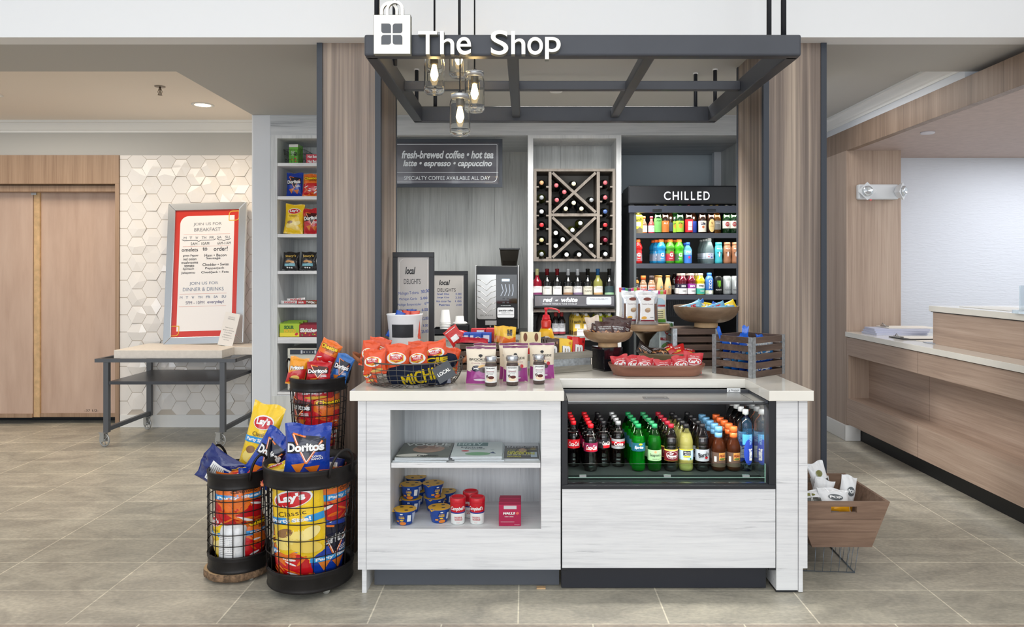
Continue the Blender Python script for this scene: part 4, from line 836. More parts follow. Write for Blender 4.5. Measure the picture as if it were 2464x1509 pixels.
# ================================================================ drinks in the upright cooler
def at(o, px, sh, label, dy=0, rz=0, base=None):
    yy = fs+.045+dy; o.location = (PX(px, yy), yy, FZ[sh]+.0006); o.rotation_euler = (0, 0, rz); o['label'] = label; o['group'] = ['drinks on the top cooler shelf', 'drinks on the middle cooler shelf', 'drinks on the third cooler shelf'][sh]; return o
BEER = [(.026, 0), (.0305, .004), (.0305, .115), (.028, .135), (.017, .165), (.0135, .19), (.013, .222), (.0135, .225)]
def beer(glass, bands, art, capc=(190, 190, 190), neck=None):
    t = bottle('beer_bottle', 'bottle', BEER, glass, mat(capc, .3, .6), (.222, .23), .0142, None, None, bands, art)
    if neck is not None: c = M(); c.lathe([(.0175, .165), (.0142, .19), (.0136, .21)], mat(neck, .4), 16); c.build('neck_label', t)
    return t
BRN, GRN = mat((40, 20, 10), .06, coat=.5), mat((18, 50, 24), .06, coat=.5)
def carton(main, low, label_):
    t = thing('wine_carton', label_, 'carton'); m = M(); w = .034; h = .135; c = mat(main, .45)
    m.box(-w, w, -w*.8, w*.8, 0, h, c); m.frus([(-w, -w*.8, h), (w, -w*.8, h), (w, w*.8, h), (-w, w*.8, h)], [(-.018, -.006, h+.028), (.018, -.006, h+.028), (.018, .012, h+.028), (-.018, .012, h+.028)], c)
    fn = flat(-w*.8); m.txt('Bandit', 0, h*.80, .056, .02, BLK, fn, rot=.18, bold=.02, shear=.2); m.patch(rrect(0, h*.54, .04, .034, .006, 3), WHT, fn); m.patch([(-w*.95, .002), (w*.95, .002), (w*.95, .036), (.01, .05), (-.008, .034), (-w*.95, .03)], mat(low, .5), fn); m.build('carton_body', t)
    k_ = M(); k_.lathe([(.013, h+.018), (.013, h+.04), (.001, h+.0405)], WHT, 16, T=Matrix.Translation((0, -.004, 0))); k_.build('cap', t); return t
CTN = carton((228, 212, 60), (120, 110, 90), '')
at(CTN, 1535, 0, 'yellow wine carton with a white cap on the top cooler shelf')
at(dup(CTN), 1527, 0, 'yellow wine carton half hidden by the cooler side rail', .075)
MIX = [(.022, 0), (.025, .003), (.025, .07), (.02, .085), (.011, .1), (.011, .125)]
def mini(capc, lq, lb): return bottle('mini_liquor_bottle', 'bottle', MIX, mat(lq, .08, trans=.5), mat(capc, .4), (.118, .136), .0125, None, None, [(.012, .062, WHT), (0.002, .011, mat(capc, .5))], arts(T_('SUTTER', 0, .045, .026, .006, INK), T_('HOME', 0, .035, .02, .006, INK)))
at(mini((196, 120, 70), (190, 150, 120), ''), 1549.5, 0, 'small blush wine bottle with an orange cap on the top shelf')
at(mini((190, 60, 80), (210, 110, 110), ''), 1567.5, 0, 'small rose wine bottle with a pink cap on the top shelf')
at(beer(GRN, [(.01, .118, mat((110, 180, 96), .5))], arts(T_('LAGER', 0, .1, .04, .01, GRN)), ), 1583, 0, 'beer bottle wrapped in a light green label')
at(beer(BRN, [(.01, .1, mat((200, 116, 50), .5))], arts(T_('ALE', 0, .08, .03, .014, WHT)), (230, 200, 120)), 1600.5, 0, 'beer bottle wrapped in an orange label')
at(beer(BRN, [(.02, .09, mat((60, 70, 90), .5))], None), 1612.5, 0, 'dark bottle with a slate label seen behind the orange one', .07)
b0 = at(beer(GRN, [(.012, .1, mat((150, 200, 60), .5))], arts(E_(ell(0, .06, .03, .04), mat((220, 150, 50), .5), 2), T_('IPA', 0, .08, .03, .014, BLK)), (60, 160, 50), (110, 190, 50)), 1636, 0, 'beer bottle with lime green label and lime neck')
at(dup(b0), 1624, 0, 'lime-necked beer bottle one row behind its twin', .07)
at(beer(BRN, [(.01, .112, mat((196, 30, 44), .5))], arts(E_(rect(.006, .06, .034, .07, 4), WHT, 2), T_('Budweiser', .004, .055, .034, .01, RED, shear=.3)), (200, 40, 40)), 1657.5, 0, 'brown beer bottle with a red and white label')
at(beer(BRN, [(.01, .1, mat((40, 70, 170), .5))], None, (60, 90, 190)), 1668, 0, 'blue-labelled beer bottle behind the red and white one', .07)
at(beer(BRN, [(.012, .1, mat((226, 222, 206), .5))], arts(T_('Lite', 0, .08, .034, .024, mat((20, 36, 80), .5), bold=.04), E_(ell(0, .05, .02, .02), mat((200, 110, 70), .5), 2)), (220, 220, 220)), 1690, 0, 'brown beer bottle with a cream label reading Lite')
at(beer(BRN, None, arts(E_(ell(0, .062, .052, .104, 24), mat((226, 196, 130), .5), 1, 5), T_('V', 0, .08, .016, .02, mat((150, 100, 30), .5), bold=.03), T_('GUINNESS', 0, .056, .03, .006, mat((150, 100, 30), .5))), (220, 190, 90)), 1711, 0, 'dark beer bottle with an oval gold label')
at(beer(mat((110, 70, 20), .06, trans=.5), [(.03, .1, mat((120, 120, 116), .5))], arts(T_('CORONA', 0, .08, .034, .01, WHT)), (220, 180, 60), (170, 120, 30)), 1725, 0, 'amber beer bottle with a grey label')
s0 = at(beer(GRN, [(.04, .1, mat((232, 228, 218), .5))], arts(E_(ell(0, .072, .034, .036), mat((180, 40, 44), .5), 2), T_('STELLA', 0, .078, .03, .008, WHT), T_('ARTOIS', 0, .067, .03, .008, WHT)), (220, 220, 220)), 1748, 0, 'green beer bottle with a white and red shield label')
at(dup(s0), 1765, 0, 'green beer bottle with red shield label against the column edge')
sp_prof = [(.028, 0), (.0355, .004), (.036, .02), (.034, .03), (.034, .098), (.03, .104), (.037, .118), (.036, .135), (.028, .152), (.019, .168), (.018, .178)]
def sport(liq, capc, labc, word='G', lc=None): return bottle('sports_drink_bottle', 'bottle', sp_prof, mat(liq, .08, trans=.45, ior=1.2, coat=.3), mat(capc, .4), (.170, .192), .0205, None, None, [(.022, .1, mat(labc, .45))], arts(E_(rect(.008, .06, .03, .07, 4), mat(lc or liq, .45), 2), T_(word, .004, .07, .026, .03, WHT, bold=.05), T_('THIRST', 0, .04, .03, .008, WHT)))
sp1 = at(sport((226, 40, 40), (240, 110, 40), (150, 140, 150)), 1534.5, 1, 'red sports drink bottle with an orange cap'); at(dup(sp1), 1526, 1, 'red sports drink bottle behind the front red one', .08)
at(bottle('juice_bottle', 'bottle', sp_prof, mat((230, 120, 30), .1, trans=.3), mat((240, 240, 240), .4), (.17, .19), .018, None, None, [(.02, .1, mat((220, 120, 30), .5))]), 1519, 1, 'orange juice bottle at the left end of the middle shelf', .15)
sp2 = at(sport((40, 150, 210), (240, 110, 40), (120, 130, 150)), 1591, 1, 'blue sports drink bottle with an orange cap, front of its row'); at(dup(sp2), 1580, 1, 'blue sports drink bottle second in its row', .08); at(dup(sp2), 1573, 1, 'blue sports drink bottle third in its row', .16)
sp3 = at(sport((90, 170, 60), (240, 120, 40), (176, 40, 60), lc=(176, 40, 60)), 1612.5, 1, 'green sports drink bottle with a red label'); at(dup(sp3), 1604, 1, 'red-labelled green sports drink bottle one row behind', .08)
sp4 = at(sport((80, 200, 40), (240, 130, 50), (60, 90, 70)), 1634, 1, 'lime green sports drink bottle with a dark label'); at(dup(sp4), 1624, 1, 'lime green sports drink bottle one row behind its twin', .08)
FJ = [(.026, 0), (.031, .003), (.031, .115), (.02, .135), (.014, .145), (.014, .16)]
fj = at(bottle('water_bottle', 'bottle', FJ, mat((110, 190, 230), .06, trans=.6, ior=1.2), mat((40, 90, 200), .4), (.148, .168), .017, None, None, [(.004, .07, mat((60, 120, 210), .4)), (.07, .11, mat((130, 190, 226), .4))], arts(T_('FIJI', 0, .09, .034, .018, WHT, bold=.03), E_(ell(.006, .05, .02, .02), mat((214, 60, 110), .4), 2)), n=4+4), 1655, 1, 'square blue water bottle with a blue cap and pink flower'); at(dup(fj), 1648, 1, 'square blue water bottle behind its twin', .08)
SPK = [(.028, 0), (.034, .004), (.034, .05), (.031, .07), (.034, .09), (.033, .12), (.022, .155), (.014, .178), (.014, .185)]
spk = at(bottle('sparkling_water_bottle', 'bottle', SPK, mat((210, 232, 236), .05, trans=.85, ior=1.25), mat((214, 216, 216), .3, .5), (.182, .2), .0155, None, None, [(.04, .085, mat((196, 206, 220), .45))], arts(E_(ell(.01, .05, .014, .012), mat((60, 60, 160), .4), 2), E_(ell(-.012, .055, .01, .01), mat((190, 40, 60), .4), 2), T_('ICE', 0, .072, .03, .012, mat((60, 80, 160), .4)))), 1707, 1, 'clear sparkling water bottle in front of its row')
for k in range(3): at(dup(spk), 1700-k*6, 1, 'clear sparkling water bottle, %s in its row' % ORD[k+1], .08*(k+1))
ML = [(.026, 0), (.031, .004), (.031, .02), (.028, .055), (.031, .09), (.031, .12), (.026, .14), (.024, .148)]
def milk(c, lb): return bottle('milk_bottle', 'bottle', ML, mat(c, .4), mat(c, .35), (.145, .168), .026, None, None, None, arts(E_(ell(0, .075, .012, .04), WHT, 2), E_(ell(-.012, .085, .014, .006), BLK, 2), E_(ell(.012, .085, .014, .006), BLK, 2), E_(ell(0, .055, .008, .006), mat((230, 150, 140), .4), 3), T_('MILK', 0, .118, .036, .01, WHT, bold=.04)))
at(milk((64, 176, 190), ''), 1729, 1, 'turquoise milk bottle with a cow face'); mk = at(milk((160, 110, 80), ''), 1749.5, 1, 'brown chocolate milk bottle with a cow face'); at(dup(mk), 1769, 1, 'brown chocolate milk bottle cut off by the column')
# third shelf
JU = [(.022, 0), (.026, .003), (.026, .09), (.022, .105), (.015, .118), (.015, .125)]
at(bottle('juice_bottle', 'bottle', JU, mat((214, 150, 60), .1, trans=.3), mat((30, 30, 34), .4), (.118, .138), .017, None, None, [(.045, .09, mat((26, 28, 30), .4)), (.002, .045, mat((90, 150, 80), .4))], arts(T_('Minute', 0, .078, .03, .008, WHT, bold=.04), T_('Maid', 0, .066, .022, .008, WHT, bold=.04))), 1530.5, 2, 'juice bottle with black cap and black and green label')
CF = [(.026, 0), (.029, .004), (.029, .08), (.024, .095), (.018, .105), (.018, .13)]
def coffee(capc): return bottle('iced_coffee_bottle', 'bottle', CF, mat((150, 120, 96), .15), mat(capc, .4), (.118, .15), .0205, None, None, [(.012, .075, mat((206, 196, 190), .5))], arts(T_('DUNKIN', 0, .058, .046, .015, mat((214, 100, 50), .5), bold=.05), T_('DONUTS', 0, .036, .046, .015, mat((170, 40, 100), .5), bold=.05)))
at(coffee((236, 110, 50)), 1548, 2, 'iced coffee bottle with an orange neck'); at(coffee((60, 50, 50)), 1568, 2, 'iced coffee bottle with a dark neck')
FR_ = [(.024, 0), (.028, .004), (.028, .06), (.026, .08), (.017, .12), (.0155, .14), (.0175, .143)]
fr = at(bottle('latte_bottle', 'bottle', FR_, mat((206, 164, 116), .12, coat=.4), mat((226, 170, 90), .3, .5), (.14, .152), .0185, None, None, None, arts(E_(ell(.008, .06, .018, .018), mat((40, 120, 110), .4), 2), E_(ell(.008, .06, .008, .008), WHT, 3), T_('vanilla', 0, .03, .03, .012, mat((120, 60, 40), .5), rot=R(90)))), 1588, 2, 'creamy latte bottle with a gold lid, left of its twin'); at(dup(fr), 1607, 2, 'creamy latte bottle with a gold lid, right of its twin'); at(dup(fr), 1580, 2, 'creamy latte bottle behind the left pair', .09)
at(bottle('cola_bottle', 'bottle', SODA, COLA, BLK, (.2, .215), .014, None, None, [(.05, .09, mat((150, 150, 146), .5))]), 1622.5, 2, 'dark bottle standing back between latte and berry water', .12).scale = (.8, .8, .8)
VW = [(.027, 0), (.033, .004), (.033, .085), (.03, .092), (.0345, .103), (.033, .118), (.022, .138), (.0175, .15), (.0175, .158)]
def vit(liq, top_, low, word): return bottle('vitamin_water_bottle', 'bottle', VW, mat(liq, .08, trans=.4, coat=.3), mat((236, 214, 200), .4), (.150, .168), .0195, None, None, [(.05, .086, mat(top_, .45)), (.006, .05, mat(low, .45))], arts(T_(word, 0, .068, .036, .016, WHT if sum(top_) < 500 else INK, bold=.03), T_('water', .008, .03, .034, .012, INK if sum(low) > 400 else WHT)))
v1 = at(vit((110, 14, 40), (40, 36, 60), (226, 226, 226), 'xxx'), 1643, 2, 'dark red vitamin water bottle with a navy band'); at(dup(v1), 1634, 2, 'dark red vitamin water behind the navy-banded one', .08)
v2 = at(vit((120, 20, 50), (150, 50, 150), (228, 226, 230), 'zero'), 1664, 2, 'dark red vitamin water bottle with a purple band'); at(dup(v2), 1656, 2, 'purple-banded vitamin water one row back', .08)
v3 = at(vit((236, 214, 30), (228, 228, 222), (60, 170, 150), 'energy'), 1685.5, 2, 'yellow vitamin water bottle with a white and teal label'); at(dup(v3), 1676, 2, 'yellow vitamin water one row back', .08)
ZC = [(.03, 0), (.032, .003), (.032, .12), (.026, .138), (.017, .15), (.017, .155)]
at(bottle('coconut_water_bottle', 'bottle', ZC, mat((60, 110, 180), .35), mat((60, 120, 220), .4), (.152, .172), .019, None, None, [(.002, .035, mat((190, 200, 170), .5))], arts(T_('ZICO', .002, .082, .07, .022, WHT, rot=R(90), bold=.01), E_(ell(.002, .02, .03, .03), WHT, 2))), 1706.5, 2, 'blue coconut water bottle with white upright letters')
CAN = [(.024, 0), (.03, .006), (.0325, .012), (.0325, .135), (.028, .145), (.026, .148), (.0255, .145), (.001, .144)]
def can(c, word, wc, lb, claw=None): return bottle('drink_can', 'can', CAN, mat(c, .3, .5), None, None, 0, None, None, None, arts(*( [E_([(-.012+k*.010, .11), (-.006+k*.010, .112), (-.004+k*.010, .07), (-.008+k*.010, .06-(k == 1)*.01)], mat(claw, .4), 2, 2) for k in range(3)] + [T_(word, 0, .038, .046, .01, mat(wc, .4), bold=.03)])))
at(can((20, 22, 22), 'MONSTER', (230, 230, 230), '', (120, 190, 40)), 1727.5, 2, 'black energy drink can with three green claw marks')
cn = at(can((176, 182, 184), 'MONSTER', (80, 80, 90), '', (230, 232, 235)), 1749, 2, 'silver energy drink can with white claw marks'); at(dup(cn), 1769, 2, 'silver energy drink can cut off by the column')
# ================================================================ snack bags
def foil(c, r=.22): return mat(c, r, .0, coat=.6, bump=.9, bscale=20)
def bagmesh(w, h, d, base, art=None, seed=0, topc=None, back=None, nx=18, nz=24, wr=1.0, flatbase=False):
    rnd = random.Random(seed); ph = [rnd.uniform(0, 6.28) for _ in range(8)]; am = [rnd.uniform(.5, 1) for _ in range(8)]
    def prof(u, v):
        s = min(1, abs(u)/(w/2)); t = v/h; tt = min(1, max(0, (t-(.0 if flatbase else .055))/(.94-(.0 if flatbase else .055))))
        e = max(0, 1-s**2.6)**.62; g = (min(1, (1-tt)/.42)**.62) if flatbase else max(0, math.sin(math.pi*tt))**.5
        if flatbase: g = max(0, g)*(min(1, .55+tt*3))
        return e*g
    def wri(u, v):
        t = v/h; edge = math.exp(-((t-.06)/.12)**2)+math.exp(-((t-.93)/.12)**2)
        a = edge*(math.sin(u/w*19+ph[0])*am[0]+math.sin(u/w*31+ph[1])*.5*am[1])
        b = .7*math.sin(u/w*5+v/h*6+ph[2])*am[2]+.5*math.sin(u/w*9-v/h*11+ph[3])*am[3]+.35*math.sin(u/w*17+v/h*14+ph[4])
        return wr*(a*.0042+b*.0030)*(w/.2)
    def bend(u, v): return math.sin(v/h*3.1+ph[5])*.006*am[5]*wr+math.sin(u/w*3+ph[6])*.004*wr
    def pos(u, v, side, off=0):
        s = u/(w/2); t = v/h; pin = 1-.075*math.sin(math.pi*min(1, max(0, t)))
        y = bend(u, v)*(1 if not flatbase else .3)+side*(d/2*prof(u, v)+abs(0))+wri(u, v)*(1-abs(s)**6)*(1 if side < 0 else .6)+side*(.0006+off)
        return (u*pin, y, v+(.004*math.sin(u/w*8+ph[7]) if t > .97 else 0)*wr)
    m = M()
    for side, mt in ((-1, base), (1, back or base)):
        vs = [pos((i/nx-.5)*w, j/nz*h, side) for j in range(nz+1) for i in range(nx+1)]; fs = []
        fs = [(j*(nx+1)+i, j*(nx+1)+i+1, (j+1)*(nx+1)+i+1, (j+1)*(nx+1)+i) for j in range(nz) for i in range(nx)]
        if side > 0: fs = [tuple(reversed(f)) for f in fs]
        m.add(vs, fs, mt, True)
    fn = lambda u, v, k=1: pos(u, v, -1, k*.0009+.0008)
    if art: art(m, fn, w, h)
    return m
def bag(name, label, w, h, d, base, art, loc, rot, seed=0, group='snack bags', cat='snack bag', **k):
    o = bagmesh(w, h, d, base, art, seed, **k).build(name); tag(o, label, cat, group); o.location = loc
    o.rotation_mode = 'XYZ'; o.matrix_world = Matrix.Translation(loc) @ Matrix.Rotation(R(rot[2]), 4, 'Z') @ Matrix.Rotation(R(rot[1]), 4, 'Y') @ Matrix.Rotation(R(rot[0]), 4, 'X')
    return o
Fm = lambda c: mat(c, .26, coat=.45)
f_wh, f_bk, f_rd, f_or, f_yl, f_bl, f_lb = Fm((244, 244, 244)), Fm((20, 20, 26)), Fm((205, 24, 34)), Fm((240, 120, 30)), Fm((250, 206, 20)), Fm((20, 60, 170)), Fm((40, 150, 220))
chip_o, chip_y = Fm((222, 126, 40)), Fm((240, 200, 110))
def A(m, fn, w, h, shapes):
    for s in shapes:
        k = s[0]
        if k == 'e': m.patch(ell(s[1]*w, s[2]*h, s[3]*w, s[4]*h, 22, s[6] if len(s) > 6 else 0), s[5], fn, k=s[7] if len(s) > 7 else 2, rings=4, smooth=True)
        elif k == 'p':
            P = [(a*w, b*h) for a, b in s[1]]; Q = []
            for i in range(len(P)):
                a, b = P[i], P[(i+1) % len(P)]
                for q in range(6): Q.append((a[0]+(b[0]-a[0])*q/6, a[1]+(b[1]-a[1])*q/6))
            m.patch(Q, s[2], fn, k=s[3] if len(s) > 3 else 1, rings=5, smooth=True)
        elif k == 't': m.txt(s[1], s[2]*w, s[3]*h, s[4]*w, s[5]*h, s[6], fn, k=s[8] if len(s) > 8 else 4, bold=s[9] if len(s) > 9 else .04, shear=s[10] if len(s) > 10 else 0, rot=s[7] if len(s) > 7 else 0, sub=.14)
        elif k == 'l':
            LP = [(a*w, b*h) for a, b in s[1]]; LQ = [LP[0]]
            for a, b in zip(LP, LP[1:]): LQ += [(a[0]+(b[0]-a[0])*q/10, a[1]+(b[1]-a[1])*q/10) for q in range(1, 11)]
            m.line(LQ, s[2]*w, s[3], fn, k=s[4] if len(s) > 4 else 4)
def blob(rnd, n, x0, x1, y0, y1, cols, sx=.16, sy=.04):
    return [('e', rnd.uniform(x0, x1), rnd.uniform(y0, y1), sx*rnd.uniform(.7, 1.2), sy*rnd.uniform(.7, 1.3), rnd.choice(cols), rnd.uniform(-.9, .9), 2+i*.25) for i in range(n)]
def band(z0, z1, sl, c, k=2, x=.485): return ('p', [(-x, z0), (x, z0+sl), (x, z1+sl), (-x, z1)], c, k)
def doritos(blue=True, party=False):
    base = f_bk
    def art(m, fn, w, h):
        s = [('p', [(-.34, .84), (.40, .78), (.04, .30)], Fm((14, 16, 40) if blue else (70, 6, 14)), 1.4), ('p', [(-.42, .69), (.43, .75), (.44, .53), (-.43, .49)], Fm((16, 20, 50) if blue else (60, 6, 14)), 2),
             ('l', [(-.30, .84), (.04, .33), (.36, .72)], .045, f_or, 3), ('l', [(-.30, .84), (.0, .79)], .035, f_or, 3), ('l', [(-.285, .825), (.04, .35), (.345, .70)], .014, f_wh, 3.5),
             ('t', 'Doritos', .0, .61, .84, .17, f_bk, R(3), 4, .09), ('t', 'Doritos', .0, .61, .82, .15, f_wh, R(3), 5, .045),
             ('t', 'COOL' if blue else 'NACHO', .27, .45, .22, .035, f_wh, R(4)), ('t', 'RANCH' if blue else 'CHEESE', .27, .405, .24, .035, f_wh, R(4)),
             ('p', [(-.3, .30), (.02, .34), (-.14, .12)], chip_o, 2), ('p', [(.0, .26), (.32, .29), (.2, .1)], Fm((206, 108, 32)), 2.5)]
        if party: s += [band(.26, .335, .05, f_lb, 4), ('t', 'Party Size!', .02, .325, .7, .06, f_wh, R(4), 6, .04)]
        A(m, fn, w, h, s)
    return art
def lays(party=False, rz=0):
    def art(m, fn, w, h):
        s = [('e', 0, .76, .66, .19, f_wh, .12, 2), ('e', 0, .755, .60, .165, f_rd, .12, 3), ('t', "Lay's", 0, .765, .44, .11, f_wh, R(6), 5, .05), ('t', 'Classic', -.02, .60, .46, .055, Fm((90, 70, 30)), R(4), 4, .005),
             ('e', -.1, .3, .62, .2, Fm((250, 226, 130)), .3, 2), ('e', .1, .22, .58, .16, Fm((244, 212, 100)), -.3, 2.6), ('e', -.18, .38, .3, .1, Fm((150, 110, 70)), .2, 3.2), ('e', .22, .36, .36, .13, Fm((252, 232, 150)), .4, 3.4)]
        if party: s += [band(.47, .55, .02, f_lb, 4), ('t', 'Party Size!', -.06, .515, .66, .06, f_wh, R(2), 6, .04)]
        A(m, fn, w, h, s)
    return art
def cheetos(party=False, seed=1):
    rnd = random.Random(seed)
    def art(m, fn, w, h):
        s = [band(.06, .50 if party else .56, .03, f_rd, 1)]+blob(rnd, 12, -.36, .36, .1, .46, [f_or, Fm((226, 96, 30)), f_or, f_wh], .26, .045)
        s += [('t', 'Cheetos', 0, .80, .84, .15, f_bk, R(5), 4, .1), ('t', 'Cheetos', 0, .80, .82, .13, f_yl, R(5), 5, .045), ('t', 'Crunchy', .12, .69, .46, .07, f_bk, R(5), 4, .08), ('t', 'Crunchy', .12, .69, .44, .055, f_or, R(5), 5, .02)]
        if party: s += [band(.51, .61, .04, f_lb, 4), ('t', 'Party Size!', .02, .58, .72, .07, f_wh, R(4), 6, .04)]
        A(m, fn, w, h, s)
    return art
def fritos(m, fn, w, h): A(m, fn, w, h, [band(.05, .42, .22, Fm((200, 40, 40)), 1), ('t', 'Fritos', 0, .64, .74, .16, f_bk, R(12), 4, .08), ('t', 'Fritos', 0, .64, .72, .14, f_wh, R(12), 5, .05), ('e', 0, .26, .5, .2, chip_y, .2, 2)])
def backside(m, fn, w, h):
    A(m, fn, w, h, [('p', [(-.36, .15), (.2, .15), (.2, .7), (-.36, .7)], f_wh, 2)]+[('l', [(-.32, .65-.045*i), (.14, .65-.045*i)], .012, Fm((90, 90, 100)), 3) for i in range(10)])
def better(m, fn, w, h):
    A(m, fn, w, h, [('e', 0, .50, .80, .42, f_wh, 0, 2), ('p', [(-.3, .62), (0, .70), (.3, .62), (.3, .42), (0, .33), (-.3, .42)], f_yl, 3), ('p', [(-.27, .61), (0, .68), (.27, .61), (.27, .43), (0, .35), (-.27, .43)], Fm((206, 34, 40)), 3.5),
        ('t', 'BETTER', 0, .60, .46, .065, f_wh, 0, 5, .06), ('t', 'MADE', 0, .52, .34, .065, f_wh, 0, 5, .06), ('t', 'Special', 0, .41, .46, .07, f_yl, R(6), 5, .03), ('e', .14, .13, .56, .14, chip_y, .2, 2)])
def stacys(m, fn, w, h):
    A(m, fn, w, h, [('t', "Stacy's", 0, .76, .68, .16, Fm((216, 180, 90)), R(6), 4, .02), ('e', -.12, .48, .34, .13, Fm((196, 140, 80)), .2, 2), ('e', .14, .46, .34, .12, Fm((210, 156, 96)), -.2, 2.5), ('p', [(-.34, .34), (.34, .38), (.34, .24), (-.34, .22)], Fm((120, 180, 196)), 2), ('e', -.14, .14, .1, .07, f_wh, 0, 2), ('e', 0, .14, .1, .07, f_wh, 0, 2), ('e', .14, .14, .1, .07, f_wh, 0, 2)])
def kars(m, fn, w, h):
    A(m, fn, w, h, [('e', 0, .54, .88, .38, f_wh, .1, 2), ('e', 0, .54, .80, .31, Fm((200, 40, 52)), .1, 3), ('t', "Kar's", 0, .55, .64, .2, f_wh, R(4), 4, .05), ('t', 'TRAIL MIX', .05, .80, .5, .05, f_wh, 0, 3, .02), ('e', -.2, .28, .2, .07, Fm((60, 90, 50)), 0, 2), ('e', .1, .26, .2, .07, Fm((110, 60, 30)), 0, 2)])
def nuts(m, fn, w, h): A(m, fn, w, h, [('t', 'DARK CHOCOLATE', 0, .62, .7, .07, f_wh, 0, 3, .02), ('t', 'MIXED NUTS', 0, .5, .66, .09, f_wh, 0, 3, .04)]+blob(random.Random(5), 9, -.34, .34, .1, .34, [Fm((190, 130, 80)), Fm((220, 176, 130)), Fm((140, 90, 60))], .2, .1))
def bar_art(c2, word):
    return lambda m, fn, w, h: A(m, fn, w, h, [('p', [(-.3, .3), (.35, .3), (.35, .75), (-.3, .75)], c2, 2), ('t', word, .02, .52, .6, .3, f_wh, 0, 3, .05), ('e', -.38, .45, .12, .3, Fm((160, 110, 70)), 0, 2)])
def small(m, fn, w, h): A(m, fn, w, h, [('t', 'SPICY', 0, .62, .6, .12, f_wh, 0, 3, .04), ('e', 0, .34, .5, .2, Fm((226, 176, 60)), 0, 2)])
BLU, REDB, YEL, ORG, ORB, BLKF = foil((22, 62, 168)), foil((196, 26, 40)), foil((250, 208, 30)), foil((240, 118, 34)), foil((232, 84, 36)), foil((22, 22, 26))
NAVY, KRED, BRNF, WHF = foil((24, 40, 110)), foil((205, 50, 60)), foil((66, 36, 34)), foil((236, 238, 240)); LBL, LB2 = foil((110, 180, 220)), foil((40, 120, 210))
# ---------------------------------------------------------------- snack shelf stock
def shelfloc(px, k, dy=.05): yy = YB+dy; return (PX(px, yy), yy, SZ[k]+.003)
G1 = 'snack bags on the tall shelf unit'
pw = lambda a: PX(a, YB+.06)-PX(0, YB+.06)
bag('snack_bag', 'blue tortilla chip bag on the second shelf', pw(41), pw(58), .05, BLU, doritos(True), shelfloc(709, 1, .09), (-4, 0, 0), 1, G1)
bag('snack_bag', 'orange cheese puff bag beside the blue one on the second shelf', pw(42), pw(55), .05, ORG, cheetos(), shelfloc(748, 1, .07), (-4, 2, 0), 2, G1)
bag('snack_bag', 'yellow potato chip bag in front on the third shelf', pw(46), pw(72), .05, YEL, lays(), shelfloc(705, 2, .06), (-6, 3, 0), 3, G1)
bag('snack_bag', 'yellow potato chip bag tucked behind its twin on the third shelf', pw(44), pw(66), .05, YEL, lays(), shelfloc(716, 2, .13), (-4, 4, 0), 33, G1)
bag('snack_bag', 'red tortilla chip bag on the third shelf', pw(42), pw(62), .05, REDB, doritos(False), shelfloc(752, 2, .07), (-5, -4, 0), 4, G1)
for i, (px, dy, w_) in enumerate([(698, .05, 'front left'), (704, .12, 'behind the front left one'), (741, .05, 'front right'), (748, .12, 'behind the front right one')]):
    bag('pita_chip_bag', 'black pita chip bag on the fourth shelf, %s' % w_, pw(38), pw(45), .045, BLKF, stacys, shelfloc(px, 3, dy), (-6, (-1)**i*3, 0), 40+i, G1)
def carton_box(name, label, cat, w, d, h, c, arts_, loc, rz=0, rot=None, group=None, topart=None):
    m = M(); cm = mat(c, .45); m.box(-w/2, w/2, 0, d, 0, h, cm); fn = flat(0, 0, 0); A(m, fn, w, h, arts_)
    if topart:
        ft_ = lambda u, v, k=1: (u, v, h+k*.0004); A(m, ft_, w, d, topart)
    o = m.build(name, bevel=.0012); tag(o, label, cat, group); o.location = loc; o.rotation_euler = rot or (0, 0, R(rz)); return o
yq = YB+.08
# wire basket with green candy boxes
t = thing('wire_basket', 'small wire basket holding green candy boxes on the top shelf', 'basket', (PX(708, yq), yq, SZ[0]+.002))
m = M(); wv_ = mat((96, 96, 92), .35, .8)
def ringr(w, d, z): return [(-w, 0, z), (w, 0, z), (w, d, z), (-w, d, z)]
for (w_, z_) in ((.068, .003), (.074, .04), (.08, .08), (.086, .115)): m.tube(ringr(w_, .2, z_), .0018, wv_, 5, True)
for k in range(7): x = -.066+k*.022; m.tube([(x, 0, .003), (x*1.26, -.0, .115)], .0014, wv_, 5)
for k in range(6):
    for s_ in (-1, 1): m.tube([(s_*.068, .03*k+.02, .003), (s_*.086, .03*k+.02, .115)], .0014, wv_, 5)
m.build('wire_frame', t)
for k in range(4):
    carton_box('candy_box', 'green candy box upright in the small wire basket, %s from the front' % ORD[k], 'candy box', .075, .022, .155, (110, 190, 60), [('t', 'MIKE', -.05, .55, .5, .2, WHT, R(90), 3, .04), ('p', [(-.5, .86), (.5, .86), (.5, 1), (-.5, 1)], mat((230, 230, 220), .5), 2), ('t', 'IKE', .22, .5, .4, .16, BLK, R(90), 3, .04)]+blob(random.Random(k), 5, -.4, .4, .05, .3, [mat((230, 60, 50), .4), mat((240, 200, 40), .4)], .2, .06),
        (PX(708, yq)-.012+.002*k, yq+.02+.026*k, SZ[0]+.008), rz=-4, group='green candy boxes in the wire basket')
for k in range(2):
    carton_box('candy_box', 'pink and red candy box on the top shelf, %s' % ('bottom of two' if not k else 'top of two'), 'candy box', .12, .05, .036, (200, 50, 70), [('t', 'Nut Butter', 0, .5, .8, .6, WHT, 0, 3, .04)], (PX(755, YB+.05), YB+.05, SZ[0]+.002+.037*k), group='red candy boxes on the top shelf')
